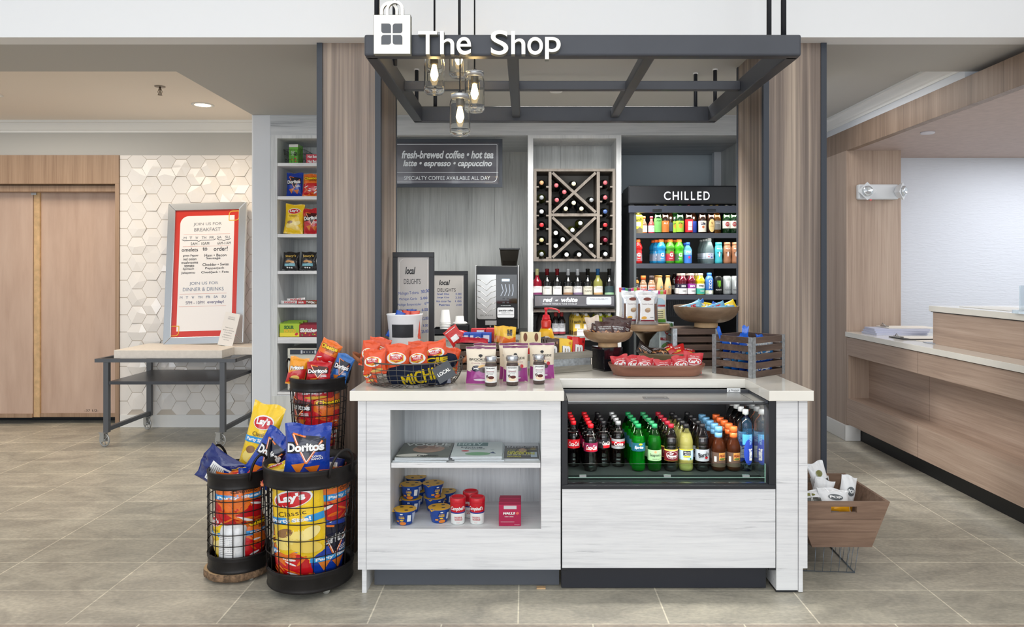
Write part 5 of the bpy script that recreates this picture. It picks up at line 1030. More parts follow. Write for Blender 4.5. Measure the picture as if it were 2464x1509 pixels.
def bar(name, label, w, h, d, c, word, loc, rot, wc=None, group='candy bars'):
    m = M(); L = 12; P = []
    cm = foil(c); vs = []; fs = []
    for j in range(L+1):
        t_ = j/L; x = (t_-.5)*w; e = min(1, min(t_, 1-t_)/.09); r = .12+.88*max(0, e)**.6
        for i in range(10):
            a = 2*math.pi*i/10; vs.append((x, math.cos(a)*d/2*(r if e < 1 else 1), math.sin(a)*h/2*(1.15 if e < .5 else 1)))
    for j in range(L):
        for i in range(10): fs.append((j*10+i, (j+1)*10+i, (j+1)*10+(i+1) % 10, j*10+(i+1) % 10))
    m.add(vs, fs, cm, True); m.txt(word, 0, 0, w*.6, h*.55, wc or WHT, lambda u, v, k=1: (u, -d/2*math.sqrt(max(.2, 1-(v/(h/2))**2))-.0008*k, v), k=2, bold=.05)
    o = m.build(name); tag(o, label, 'candy bar', group); o.matrix_world = Matrix.Translation(loc) @ Matrix.Rotation(R(rot[2]), 4, 'Z') @ Matrix.Rotation(R(rot[1]), 4, 'Y') @ Matrix.Rotation(R(rot[0]), 4, 'X'); return o
zz = SZ[4]+.016
bar('candy_bar', 'white nut candy bar with red letters in front on the fifth shelf', .15, .026, .03, (226, 224, 224), 'PAYDAY', (PX(699, YB+.05), YB+.05, zz), (0, 0, 0), f_rd)
bar('candy_bar', 'white nut candy bar lying on top of the front row, fifth shelf', .14, .026, .03, (230, 226, 226), 'PAYDAY', (PX(712, YB+.08), YB+.085, zz+.02), (0, -3, 8), f_rd)
bar('candy_bar', 'red wrapped candy bar between the white and brown ones, fifth shelf', .07, .028, .03, (190, 36, 44), 'SOUR', (PX(726, YB+.04), YB+.035, zz), (0, 0, 4))
bar('candy_bar', 'brown and gold candy bar on the fifth shelf', .13, .028, .03, (120, 80, 50), 'TWIX', (PX(747, YB+.06), YB+.06, zz+.0), (0, 5, 0), f_wh)
bar('candy_bar', 'red and white candy bar beside the column, fifth shelf', .12, .028, .03, (200, 40, 50), 'TWIZ', (PX(760, YB+.08), YB+.10, zz+.002), (0, -2, 0))
carton_box('candy_box', 'lime green and yellow sour candy box in front on the sixth shelf', 'candy box', pw(47), .03, pw(31), (170, 200, 50), [('p', [(-.5, 0), (.5, 0), (.5, .3), (-.5, .3)], mat((240, 220, 60), .4), 1), ('t', 'SOUR', -.02, .72, .5, .28, mat((60, 110, 40), .4), 0, 3, .06), ('t', 'PATCH', .02, .44, .6, .28, mat((230, 190, 40), .4), 0, 3, .08), ('e', .36, .2, .18, .2, f_rd, .5, 2)], shelfloc(696.5, 5, .03), group='candy boxes on the sixth shelf')
for k in range(3): carton_box('candy_box', 'lime green candy box stacked behind on the sixth shelf, %s row' % ORD[k+1], 'candy box', pw(47), .03, pw(31)+.006*(k+1), (150, 190, 60), [], (PX(697+k*5, YB+.08), YB+.075+.045*k, SZ[5]+.003), group='candy boxes on the sixth shelf')
carton_box('candy_box', 'dark red fruit candy box beside the column on the sixth shelf', 'candy box', pw(50), .03, pw(28), (150, 26, 50), [('t', 'Skittles', -.04, .55, .82, .36, WHT, 0, 3, .06)]+blob(random.Random(8), 6, -.4, .4, .1, .3, [mat((230, 60, 50), .4), mat((240, 200, 40), .4), mat((80, 160, 60), .4)], .08, .12), shelfloc(745, 5, .03), group='candy boxes on the sixth shelf')
for k in range(2): carton_box('candy_box', 'dark red candy box stacked behind, %s row of the sixth shelf' % ORD[k+1], 'candy box', pw(50), .03, pw(28)+.006*(k+1), (140, 24, 46), [], (PX(747+k*2, YB+.08), YB+.075+.045*k, SZ[5]+.003), group='candy boxes on the sixth shelf')
# ================================================================ wire drum baskets
IRON = mat((44, 42, 42), .38, .6, var=.12, bscale=20)
def drum(label, cx, cy, z0, rt, rb, h, th, bh, nv, nh, ha, bottom=True):
    t = thing('wire_basket', label, 'basket', (cx, cy, z0)); rad = lambda z: rb+(rt-rb)*z/h
    def bandp(a, b, nm):
        m = M(); P = [(rad(a)+.001, a), (rad(a)+.004, a+.004), (rad(a)+.001, a+.010), (rad(a+.02)+.001, a+.02), (rad(b-.02)+.001, b-.024), (rad(b)+.004, b-.016), (rad(b)+.001, b-.010), (rad(b)+.005, b-.003), (rad(b)+.002, b), (rad(b)-.004, b), (rad(a)-.004, a), (rad(a)+.001, a)]
        m.lathe(P, IRON, 56); m.f = [f for f in m.f if len(f) == 4]; m.mi = m.mi[:len(m.f)]; m.sm = m.sm[:len(m.f)]; m.build(nm, t)
    bandp(h-th, h, 'top_band')
    if bottom:
        bandp(0, bh, 'bottom_band'); m = M(); m.lathe([(.001, .004), (rb-.004, .004)], IRON, 40); m.build('base_plate', t)
    m = M()
    for i in range(nv):
        a = 2*math.pi*(i+.5)/nv; m.tube([(rad(bh-.01)*math.cos(a), rad(bh-.01)*math.sin(a), bh-.01), (rad(h-th+.01)*math.cos(a), rad(h-th+.01)*math.sin(a), h-th+.01)], .0022, IRON, 5)
    for j in range(nh):
        z = bh+(h-th-bh)*(j+1)/(nh+1); m.tube([((rad(z)+.002)*math.cos(2*math.pi*i/40), (rad(z)+.002)*math.sin(2*math.pi*i/40), z) for i in range(40)], .0022, IRON, 5, True)
    m.build('wire_cage', t)
    for a0 in ha:
        m = M(); a0 = R(a0); P = []
        for i in range(13):
            q = math.pi*i/12; da = .30*math.cos(q); zz = h-.035+.115*math.sin(q)*(1.0); out = rt+.007+.018*math.sin(q)
            P.append((out*math.cos(a0+da), out*math.sin(a0+da), zz))
        m.tube(P, .006, IRON, 8); m.build('handle', t)
    return t
B2x, B2y = -.977, 3.268
drum('large black wire drum basket full of party-size chip bags at the counter end', B2x, B2y, .032, .205, .186, .532, .082, .085, 23, 4, (-35, 150))
for a in (200, 320, 90):
    t = thing('caster_wheel', 'small caster under the large wire basket, %s' % {200: 'left', 320: 'right', 90: 'rear'}[a], 'caster', (B2x+.13*math.cos(R(a)), B2y+.13*math.sin(R(a)), 0))
    m = M(); m.lathe([(.001, .002), (.016, 0), (.016, .016), (.001, .016)], mat((170, 168, 160), .5), 14, T=Matrix.Translation((.0, -.008, .0155)) @ Matrix.Rotation(R(90), 4, 'X')); m.box(-.01, .01, -.012, .012, .018, .0318, IRON); m.build('wheel', t)
B1x, B1y = -1.346, 3.385
t = thing('log_slice', 'round bark-edged log slice on casters under the smaller left basket', 'log slice', (B1x-.01, B1y, 0))
m = M(); n_ = 40; vs = []; fs = []; rnd = random.Random(4); rr_a = [.146+rnd.uniform(-.004, .005) for _ in range(n_)]
for z, q in ((.012, .955), (.018, 1), (.043, 1.0), (.047, .985)):
    for i in range(n_): a = 2*math.pi*i/n_; vs.append((rr_a[i]*q*math.cos(a), rr_a[i]*q*math.sin(a), z))
for k in range(3):
    for i in range(n_): fs.append((k*n_+i, k*n_+(i+1) % n_, (k+1)*n_+(i+1) % n_, (k+1)*n_+i))
m.add(vs, fs+[tuple(reversed(range(n_)))], BARK, True); m.build('bark', t)
m = M(); m.add(vs[3*n_:], [tuple(range(n_))], LOGTOP); m.add([(v[0]*.995, v[1]*.995, .0435+.002) for v in vs[3*n_:]], [tuple(range(n_))], LOGTOP); m.build('cut_face', t)
for s_ in (-.09, .09):
    m = M(); m.lathe([(.008, 0), (.012, .004), (.008, .0125)], mat((200, 200, 196), .4), 12, T=Matrix.Translation((s_, -.07, 0))); m.build('caster', t)
drum('smaller left black wire drum basket of chip bags on a log slice', B1x, B1y, .048, .141, .14, .455, .075, .075, 20, 5, (-35, 150))
STX, STY = -1.012, 3.652
t = thing('barrel_stool', 'dark wooden round stool between the baskets and counter under the rear basket', 'stool', (STX, STY, 0))
m = M(); m.lathe([(.001, 0), (.158, 0), (.166, .06), (.168, .25), (.162, .44), (.158, .45), (.001, .45)], wood('dark_barrel', [(60, 42, 32), (82, 60, 48), (104, 80, 64)], 'z', 50, 9, .5, .03), 36); m.build('body', t)
B3x, B3y = -1.05, 3.65
drum('rear black wire basket of small chip bags on the stool', B3x, B3y, .452, .143, .118, .441, .066, .02, 22, 5, (10, 170), bottom=True)
for o in COL.objects: pass
G2, G3, G4 = 'chip bags in the large wire basket', 'chip bags in the smaller left basket', 'chip bags in the rear basket'
def P3(px, py, Y): return (PX(px, Y), Y, PZ(py, Y))
def pbag(label, px, pyb, Y, wpx, hpx, d, base, art, rot, seed, group, **k):
    return bag('chip_bag', label, PX(wpx, Y)-PX(0, Y), PX(hpx, Y)-PX(0, Y), d, base, art, P3(px, pyb, Y), rot, seed, group, nx=22, nz=30, **k)
def pbin(label, px, pyb, D, wpx, hpx, d, base, art, roll, seed, group, **k):
    """a bag pressed against the inside of drum D = (centre x, centre y, base z, radius at base, radius at top, height, depth)"""
    cx_, cy_, zb0, rb_, rt_, hh_, dep = D; radf = lambda z: rb_+(rt_-rb_)*min(1, max(0, (z-zb0)/hh_))-.005
    rm = (rb_+rt_)/2-.005; rp = rm-d/2-.004-dep; Y = cy_-rp; w = (PX(wpx, Y)-PX(0, Y))*1.24; h = (PX(hpx, Y)-PX(0, Y))*1.04; m = bagmesh(w, h, d, base, art, seed, nx=22, nz=30, wr=.4, **k)
    sn = max(-.93, min(.93, (PX(px, Y)-cx_)/rp)); a = math.asin(sn); c, q = math.cos(R(roll)), math.sin(R(roll)); V = []; z0 = PZ(pyb, Y)+h/2
    for x, y, z in m.v:
        z -= h/2; x, z = x*c+z*q, -x*q+z*c; zz = max(z+z0, zb0+.008); z = zz-z0; rl = radf(zz)-dep; t_ = a+x/rp; r_ = rl-d/2-.002-max(-d/2, y); V.append((cx_+r_*math.sin(t_), cy_-r_*math.cos(t_), z))
    ox, oy = cx_+rp*math.sin(a), cy_-rp*math.cos(a); m.v = [(x-ox, y-oy, z) for x, y, z in V]
    o = m.build('chip_bag'); tag(o, label, 'snack bag', group); o.location = (ox, oy, z0); return o
DA = (B2x, B2y, .032, .186, .205, .532, 0); DB = (B2x, B2y, .032, .186, .205, .532, .03)
YA = B2y-.125
pbin('large yellow potato chip bag inside the large basket, front left', 712, 1360, (B2x, B2y, .032, .186, .205, .532, 0.0), 118, 206, 0.045, YEL, lays(True), -6, 11, G2)
pbin('orange and red cheese puff bag inside the large basket, upper right', 803, 1292, (B2x, B2y, .032, .186, .205, .532, 0.018), 100, 148, 0.045, ORG, cheetos(True, 3), 5, 12, G2)
pbin('blue tortilla chip bag low right inside the large basket', 787, 1398, (B2x, B2y, .032, .186, .205, .532, 0.013), 98, 150, 0.045, BLU, doritos(True, True), 3, 13, G2)
pbin('orange cheese puff bag low left inside the large basket', 694, 1398, (B2x, B2y, .032, .186, .205, .532, 0.009), 96, 122, 0.045, ORG, cheetos(True, 4), -5, 14, G2)
pbag('big blue tortilla chip bag standing on top of the large basket', 737, 1156, B2y-.09, 112, 134, .10, BLU, doritos(True), (-6, 1, 3), 15, G2, wr=1.6)
pbag('yellow potato chip bag lying inside the large basket rim at left', 670, 1160, B2y-.03, 54, 50, .07, YEL, lays(), (-35, -12, 12), 16, G2)
pbag('orange chip bag lying inside the large basket behind the blue bag', 712, 1148, B2y+.06, 80, 56, .07, ORG, cheetos(), (-30, 8, -10), 17, G2)
pbag('orange bag lying inside the large basket rim at right', 782, 1160, B2y+.02, 70, 40, .06, ORG, cheetos(), (-50, -6, -8), 18, G2)
pbag('dark blue bag lying inside the large basket at the right rear', 795, 1150, B2y+.08, 60, 50, .06, NAVY, backside, (-30, 10, 20), 19, G2)
YA1 = B1y-.085
pbin('orange and red cheese puff bag in the smaller basket, upper front', 571, 1270, (B1x, B1y, .048, .14, .141, .455, 0.0), 106, 124, 0.045, ORG, cheetos(True, 5), 3, 21, G3)
pbin('yellow potato chip bag in the smaller basket, lower left', 524, 1352, (B1x, B1y, .048, .14, .141, .455, 0.009), 48, 122, 0.045, YEL, lays(True), 0, 22, G3)
pbin('white back of a chip bag in the smaller basket, lower middle', 556, 1356, (B1x, B1y, .048, .14, .141, .455, 0.0), 56, 96, 0.045, WHF, backside, 3, 23, G3)
pbin('orange cheese puff bag in the smaller basket, lower right', 612, 1352, (B1x, B1y, .048, .14, .141, .455, 0.011), 62, 110, 0.045, ORG, cheetos(True, 6), 6, 24, G3)
pbin('blue bag in the smaller basket behind the upper orange one at left', 524, 1262, (B1x, B1y, .048, .14, .141, .455, 0.041), 46, 120, 0.040, BLU, backside, 0, 25, G3)
pbin('blue tortilla chip bag at the right side inside the smaller basket', 626, 1262, (B1x, B1y, .048, .14, .141, .455, 0.054), 44, 130, 0.045, BLU, doritos(), 0, 26, G3)
pbag('orange cheese puff bag lying across the top of the smaller basket', 585, 1172, B1y-.07, 108, 60, .06, ORG, cheetos(), (-48, 0, 0), 27, G3)
pbag('navy chip bag showing its white nutrition panel, leaning left on the smaller basket', 574, 1160, B1y-.0, 92, 108, .06, NAVY, backside, (-8, -60, 0), 28, G3, wr=1.5)
pbag('tall yellow potato chip bag leaning right above the smaller basket', 602, 1150, B1y+.06, 80, 180, .08, YEL, lays(True), (-6, 14, 0), 29, G3, wr=1.6)
pbag('blue tortilla chip bag leaning right between the two front baskets', 608, 1160, B1y-.02, 78, 136, .07, BLU, doritos(True), (-4, 32, 0), 30, G3, wr=1.5)
YA3 = B3y-.085
pbin('red tortilla chip bag in the rear basket, left behind the wires', 722, 1032, (B3x, B3y, .452, .118, .143, .441, 0.0), 62, 84, 0.040, REDB, doritos(False), 5, 31, G4)
pbin('orange cheese puff bag in the rear basket, right behind the wires', 786, 1040, (B3x, B3y, .452, .118, .143, .441, 0.004), 62, 86, 0.040, ORG, cheetos(False, 8), 4, 32, G4)
pbin('red bag in the rear basket between the two front ones', 760, 968, (B3x, B3y, .452, .118, .143, .441, 0.011), 76, 36, 0.035, REDB, small, -4, 33, G4)
pbin('orange cheese puff bag at the bottom of the rear basket', 716, 1078, (B3x, B3y, .452, .118, .143, .441, 0.018), 60, 56, 0.035, ORG, cheetos(), -4, 34, G4)
pbin('red chip bag at the bottom right of the rear basket', 782, 1078, (B3x, B3y, .452, .118, .143, .441, 0.018), 56, 58, 0.035, REDB, doritos(False), 4, 35, G4)
pbag('orange and yellow corn chip bag on top of the rear basket, left', 709, 926, B3y-.05, 45, 66, .05, foil((244, 160, 30)), fritos, (-4, 10, 0), 36, G4)
pbag('red tortilla chip bag on top of the rear basket, middle', 765, 930, B3y-.08, 62, 60, .05, REDB, doritos(False), (-8, 2, 0), 37, G4)
pbag('orange cheese puff bag leaning right above the rear basket', 768, 892, B3y+.02, 52, 78, .05, ORG, cheetos(), (-4, 26, 0), 38, G4)
pbag('blue tortilla chip bag leaning right on the rear basket', 808, 926, B3y-.02, 44, 76, .05, foil((40, 110, 190)), doritos(True), (-4, 20, 0), 39, G4)
# ================================================================ goods on the worktop
ZT = .9006
def P0(px, py, z=.90): Y = YF(py, z); return PX(px, Y), Y
# round wire basket with local goods
bx, by = -.530, 3.395
WIRE = mat((104, 102, 98), .4, .7)
t = thing('wire_basket', 'wide low round wire basket of orange chip bags and navy shirts on the worktop', 'basket', (bx, by, ZT))
m = M(); hz = .112
def rw(z): q = z/hz; return .195+.04*min(1, q*1.8)**.7
for z in (.002, .018, .038, .06, .084): m.tube([((rw(z))*math.cos(2*math.pi*i/48), (rw(z))*math.sin(2*math.pi*i/48), z+.002*math.sin(i*1.3)) for i in range(48)], .0016, WIRE, 5, True)
for i in range(40):
    a = 2*math.pi*i/40; m.tube([(r_*math.cos(a), r_*math.sin(a), z) for r_, z in ((.10, .002), (.18, .002), (rw(.004), .006), (rw(.03), .03), (rw(.07), .07), (rw(hz), hz))], .0014, WIRE, 4)
m.build('wire_bowl', t)
m = M(); m.tube([(rw(hz)*math.cos(2*math.pi*i/56), rw(hz)*math.sin(2*math.pi*i/56), hz) for i in range(56)], .0035, WIRE, 7, True); m.build('rim', t)
LEA = mat((150, 92, 58), .6, bump=.2, bscale=90)
for sg in (-1, 1):
    m = M(); P = []
    for i in range(11):
        q = math.pi*i/10; P.append((sg*(rw(hz)+.004+.045*math.sin(q)), -.05*math.cos(q), hz-.008+.028*math.sin(q)))
    vs = []
    for p in P: vs += [(p[0], p[1], p[2]-.011), (p[0]+sg*.001, p[1], p[2]+.011)]
    m.add(vs, [(2*i, 2*i+2, 2*i+3, 2*i+1) for i in range(10)], LEA, True); m.build('leather_handle', t, solid=.0025)
# orange bags
OB = 'orange potato chip bag in the round basket, '
GB = 'orange chip bags in the round worktop basket'
def ob(where, px, pyt, Y, wpx, hpx, rot, seed): bag('chip_bag', OB+where, PX(wpx, Y)-PX(0, Y), PX(hpx, Y)-PX(0, Y), .04, ORB, better, P3(px, pyt+hpx, Y), rot, seed, GB)
ob('front left below the leather handle', 903, 841, 3.235, 58, 58, (-4, -4, -14), 51)
ob('second from the left in front', 954, 828, 3.26, 62, 68, (-6, 2, 0), 52)
ob('third in front, centre', 1009, 832, 3.30, 54, 62, (-6, -8, 4), 53)
ob('front right, highest and tilted left', 1052, 820, 3.33, 62, 60, (-8, -10, 6), 54)
ob('rear left behind the handle', 884, 820, 3.40, 46, 62, (-6, 8, -10), 55)
ob('rear left corner, topmost', 905, 812, 3.48, 54, 66, (-4, 10, 0), 56)
ob('rear middle behind the second bag', 944, 838, 3.37, 46, 60, (-4, -6, 0), 57)
ob('rear centre under the white bucket', 1005, 822, 3.42, 56, 60, (-6, 4, 0), 58)
ob('far right edge behind the shirts', 1078, 836, 3.42, 42, 60, (-6, 12, 10), 59)
ob('low at left against the wires', 893, 874, 3.29, 38, 48, (-2, -6, -40), 60)
# shirts: rolled navy cloth with yellow letters
NAVC = mat((30, 42, 72), .85, bump=.35, bscale=22); YLT = mat((244, 218, 20), .7)
def roll(label, cx, cy, cz, L, r1, r2, tilt, yaw, text, rotT, seed, tw, th_, tu, tv):
    t = thing('folded_shirt', label, 'shirt', (cx, cy, cz), rot=(0, R(tilt), R(yaw)), group='navy shirts in the round basket')
    rnd = random.Random(seed); n = 30; K = 26; ph = [rnd.uniform(0, 6) for _ in range(4)]
    def S_(u, a):     # u along, a around
        e = (1-abs(2*u/L)**7)**.35 if abs(2*u/L) < 1 else 0
        q = 1+.05*math.sin(u/L*9+ph[0]+a*2)+.03*math.sin(u/L*23+ph[1]+a)+.03*math.sin(a*5+ph[2])
        return (u, -math.cos(a)*r1*e*q, math.sin(a)*r2*e*q)
    m = M(); vs = [S_((j/K-.5)*L*.999, 2*math.pi*i/n) for j in range(K+1) for i in range(n)]
    m.add(vs, [(j*n+i, (j+1)*n+i, (j+1)*n+(i+1) % n, j*n+(i+1) % n) for j in range(K) for i in range(n)], NAVC, True)
    rr_ = (r1+r2)/2
    def fn(u, v, k=1): p = S_(u, max(-1.45, min(1.45, v/rr_))); q = Vector((0, p[1], p[2])).normalized()*.0012*k if abs(p[1])+abs(p[2]) > 0 else Vector(); return (p[0], p[1]+q.y, p[2]+q.z)
    for dx, dz in ((-.0022, 0), (0, .001), (.0022, 0), (0, -.001)): m.txt(text, tu+dx, tv+dz, tw, th_, YLT, fn, k=2+dx*60, bold=.02, rot=R(rotT), sub=.05); m.build('cloth', t)
    return t
roll('navy shirt roll with slanting yellow capitals, in front inside the round basket', -.488, 3.262, ZT+.054, .285, .040, .048, 0, -2, 'MICHIG', 17, 1, .19, .052, .03, -.002)
roll('second navy shirt roll behind and above the front one with yellow letters', -.44, 3.345, ZT+.108, .25, .05, .034, 0, 0, 'JCIE', 8, 2, .13, .035, .02, .003)
m = bagmesh(.085, .085, .03, mat((150, 156, 176), .3, bump=.4, bscale=20), lambda m, fn, w, h: A(m, fn, w, h, [('l', [(-.3+.1*i, .15), (-.1+.1*i, .85)], .02, f_wh, 3) for i in range(5)]), 9); o = m.build('folded_sticker_bag'); tag(o, 'grey and white wrapped item at the right inside the round basket', 'packet'); o.location = (-.372, 3.262, ZT+.012); o.rotation_euler = (R(-6), 0, R(38))
# tag
t = thing('price_tag', 'dark slate card reading LOCAL tied to the round wire basket', 'tag', (PX(1055, 3.15), 3.148, PZ(872, 3.15)), rot=(R(-7), R(-30), R(6)))
m = M(); w_, h_ = .082, .074; m.box(-w_/2, w_/2, -.002, 0, -.012-h_, -.012, mat((72, 76, 82), .5)); m.txt('LOCAL', 0, -.012-h_/2, .06, .016, WHITE, flat(-.002), bold=.03); m.build('card', t, bevel=.0006)
m = M(); tw_ = mat((168, 136, 96), .9); m.tube([(0, -.002, -.02), (-.012, .006, .006), (-.006, .014, .016), (.004, .012, .012), (.018, .0, -.012)], .0014, tw_, 5); m.tube([(-.004, .004, .012), (-.02, -.004, -.002), (-.026, -.004, -.02)], .0012, tw_, 5); m.build('twine', t)
# white bucket
Y_ = 3.86; t = thing('white_bucket', 'white tapered bucket with a black chalk patch full of wrapped bars', 'bucket', (PX(974, Y_), Y_, ZT))
hb = PZ(755, Y_)-ZT; rt = (PX(1017, Y_)-PX(932, Y_))/2; m = M(); m.lathe([(.001, .0), (rt*.72, 0), (rt*.985, hb-.01), (rt*1.02, hb-.006), (rt*1.02, hb), (rt*.96, hb), (rt*.7, .01), (.001, .01)], mat((240, 243, 247), .5, var=.03, bscale=14), 40); m.build('body', t)
m = M(); f_ = lambda v: rt*(.72+.27*v/hb); m.patch(rect(.0, (PZ(794, Y_)-ZT), PX(1007, Y_)-PX(953, Y_), PZ(779, Y_)-PZ(810, Y_), 6), mat((40, 42, 46), .5, var=.3, bscale=10), cyl(f_, .0012), rings=6, smooth=True); m.build('chalk_patch', t)
for i, (px, py, c, wd, rt_) in enumerate([(952, 781, (20, 80, 180), 'BAR', (0, -66, 0)), (976, 781, (216, 60, 40), 'LU', (0, -84, 0)), (989, 778, (20, 70, 170), 'SNACK', (0, -88, 0)), (1000, 782, (220, 90, 70), 'BAR', (0, -92, 0)), (964, 784, (226, 230, 240), 'BAR', (0, -72, 10))]):
    bar('snack_bar', 'wrapped %s snack bar standing in the white bucket, %s from the left' % (['blue', 'orange-red', 'dark blue', 'coral', 'white'][i], ORD[[0, 2, 3, 4, 1][i]]), .15, .05, .018, c, wd, P3(px, py, Y_-.03+.022*(i % 3)), rt_, group='bars in the white bucket')
# chocolate pouches
CRM, PUR = mat((238, 226, 206), .35, coat=.3, bump=.25, bscale=12), mat((160, 60, 140), .35, coat=.3)
def brook(m, fn, w, h):
    A(m, fn, w, h, [('p', [(-.485, .01), (.485, .01), (.485, .40), (-.485, .36)], Fm((158, 58, 138)), 1), ('p', [(-.49, .935), (.49, .935), (.49, .995), (-.49, .995)], Fm((120, 30, 90)), 1), ('t', 'BROOKSIDE', 0, .66, .78, .06, BLK, 0, 3, .01), ('t', 'DARK CHOCOLATE', 0, .61, .4, .02, BLK, 0, 3, 0), ('t', 'Crunchy Clusters', 0, .555, .62, .045, Fm((140, 70, 100)), 0, 3, 0),
        ('e', 0, .76, .14, .07, BLK, 0, 3), ('l', [(0, .70), (0, .76)], .02, BLK, 3), ('e', -.14, .42, .32, .16, Fm((40, 34, 56)), .1, 3), ('e', .1, .38, .3, .14, Fm((60, 34, 30)), -.2, 3.4), ('e', .04, .48, .26, .06, Fm((226, 180, 100)), .3, 3.8), ('e', .26, .44, .14, .1, Fm((200, 50, 60)), 0, 4), ('l', [(-.26, .44), (-.06, .40)], .02, f_wh, 5), ('l', [(-.24, .40), (-.04, .44)], .02, f_wh, 5), ('e', 0, .12, .44, .06, Fm((226, 216, 226)), 0, 3)])
def pouch(label, px, pyt, pyb, wpx, rz, seed, dy=0):
    X_, Y_ = P0(px, pyb); Y_ += dy; w = PX(wpx, Y_)-PX(0, Y_); h = PZ(pyt, Y_)-ZT
    o = bagmesh(w, h, .045, CRM, brook, seed, flatbase=True, wr=.45, nx=18, nz=24).build('chocolate_pouch'); tag(o, label, 'pouch', 'chocolate pouches on the worktop'); o.location = (X_, Y_, ZT); o.rotation_euler = (R(-3), 0, R(rz))
pouch('cream and purple chocolate pouch behind the left sauce jar, in front of its twin', 1157, 834, 924, 74, -4, 61)
pouch('cream and purple chocolate pouch half hidden behind the leftmost pouch', 1166, 826, 917, 54, 0, 62, .02)
pouch('cream and purple chocolate pouch behind the middle front pouch', 1236, 825, 914, 72, 2, 63, .015)
pouch('cream and purple chocolate pouch behind the middle sauce jar', 1240, 832, 919, 62, 3, 64)
pouch('cream and purple chocolate pouch behind the right sauce jar', 1304, 825, 912, 62, 2, 65)
# sauce jars
def sjar():
    t = thing('sauce_jar', '', 'jar'); r = .0275
    g = M(); g.lathe([(.001, .004), (r*.85, 0), (r, .005), (r, .092), (r*.9, .104), (r*.84, .110), (r*.84, .122)], mat((214, 206, 200), .05, trans=.9, ior=1.2), 28); g.build('glass', t)
    f_ = M(); f_.lathe([(.001, .003), (r*.88, .002), (r*.95, .006), (r*.95, .090), (r*.86, .101), (.001, .1015)], mat((72, 30, 18), .25), 24); f_.build('fudge', t)
    l = M(); l.lathe([(r*.97, .112), (r*1.0, .115), (r*1.0, .132), (r*.94, .136), (.001, .1362)], mat((200, 202, 206), .25, .9), 28); l.build('lid', t)
    b_ = M(); N_ = 28; fn = cyl(r, .0006); vs = [((r+.0005)*math.cos(2*math.pi*i/N_), (r+.0005)*math.sin(2*math.pi*i/N_), z) for z in (.018, .090) for i in range(N_)]
    b_.add(vs, [(i, (i+1) % N_, N_+(i+1) % N_, N_+i) for i in range(N_)], WHT, True)
    b_.txt('SANDERS', 0, .083, .042, .006, INK, fn, k=2, bold=.02); b_.patch(rect(0, .068, .036, .0025, 4), mat((130, 40, 60), .5), fn, k=2, rings=3); b_.txt('MILK CHOCOLATE', 0, .062, .036, .0035, INK, fn); b_.txt('HOT FUDGE', 0, .056, .024, .0035, INK, fn)
    b_.patch(ell(.0, .034, .036, .024), mat((236, 214, 184), .5), fn, k=2, rings=3); b_.patch(ell(.004, .041, .026, .014), mat((90, 30, 24), .5), fn, k=3, rings=3); b_.patch(ell(.018, .03, .014, .014), mat((244, 230, 214), .5), fn, k=3, rings=2); b_.patch(rot2(rect(-.016, .044, .004, .014), .5, -.016, .044), mat((70, 40, 30), .5), fn, k=4); b_.patch(rot2(rect(-.010, .046, .004, .014), .5, -.010, .046), mat((70, 40, 30), .5), fn, k=4); b_.build('label', t); return t
sj = sjar()
for i, (px, py, lb) in enumerate([(1180.5, 931, 'left'), (1232.5, 929.5, 'middle'), (1297, 926, 'right')]):
    X_, Y_ = P0(px, py); o = sj if not i else dup(sj); o.location = (X_, Y_+.028, ZT); o.rotation_euler = (0, 0, R(-4+4*i)); o['label'] = 'glass jar of dark fudge sauce with a silver lid, %s of three' % lb; o['group'] = 'sauce jars at the front of the worktop'
# ---------------------------------------------------------------- weathered candy crate, turned
ang = 25; cxr, cyr = .3555, 3.758; c_, s_ = math.cos(R(ang)), math.sin(R(ang)); L_ = .40; D_ = .22
fl = (cxr-L_*c_, cyr-L_*s_)      # front left corner
t = thing('candy_crate', 'weathered grey wooden crate with metal side panel holding candy packets', 'crate', (fl[0], fl[1], ZT), R(ang)); H1 = .105
m = M(); th = .012
for a in (0, H1-.034): m.box(0, L_, 0, th, a, a+.034, WEATHER); m.box(0, L_, D_-th, D_, a, a+.034, WEATHER)
m.build('long_slats', t, bevel=.002)
m = M(); m.box(.01, L_-.01, .004, .006, .03, H1-.03, GALV); m.build('metal_front', t)
for xe in (0, L_-th):
    m = M(); m.box(xe, xe+th, th, D_-th, 0, H1, WEATHER); m.build('end_board', t, bevel=.002)
m = M(); m.box(th, L_-th, th, D_-th, .004, .012, WEATHER); m.build('floor_board', t)
def inc(u, v, z): return (fl[0]+u*c_-v*s_, fl[1]+u*s_+v*c_, ZT+z)
def card(name, label, w, h, d, base, art, loc, rot, seed, group): return bag(name, label, w, h, d, base, art, loc, rot, seed, group, nx=10, nz=14, wr=.6)
def mm_art(c2): return lambda m, fn, w, h: A(m, fn, w, h, [('t', 'm', 0, .62, .66, .3, f_bk, 0, 3, .12), ('t', 'm', 0, .62, .6, .26, f_wh, 0, 4, .06), ('t', '&', 0, .38, .22, .12, f_wh, 0, 4, .05), ('t', 'm', 0, .2, .5, .18, f_wh, 0, 4, .06), ('e', .3, .86, .2, .1, c2, 0, 3)])
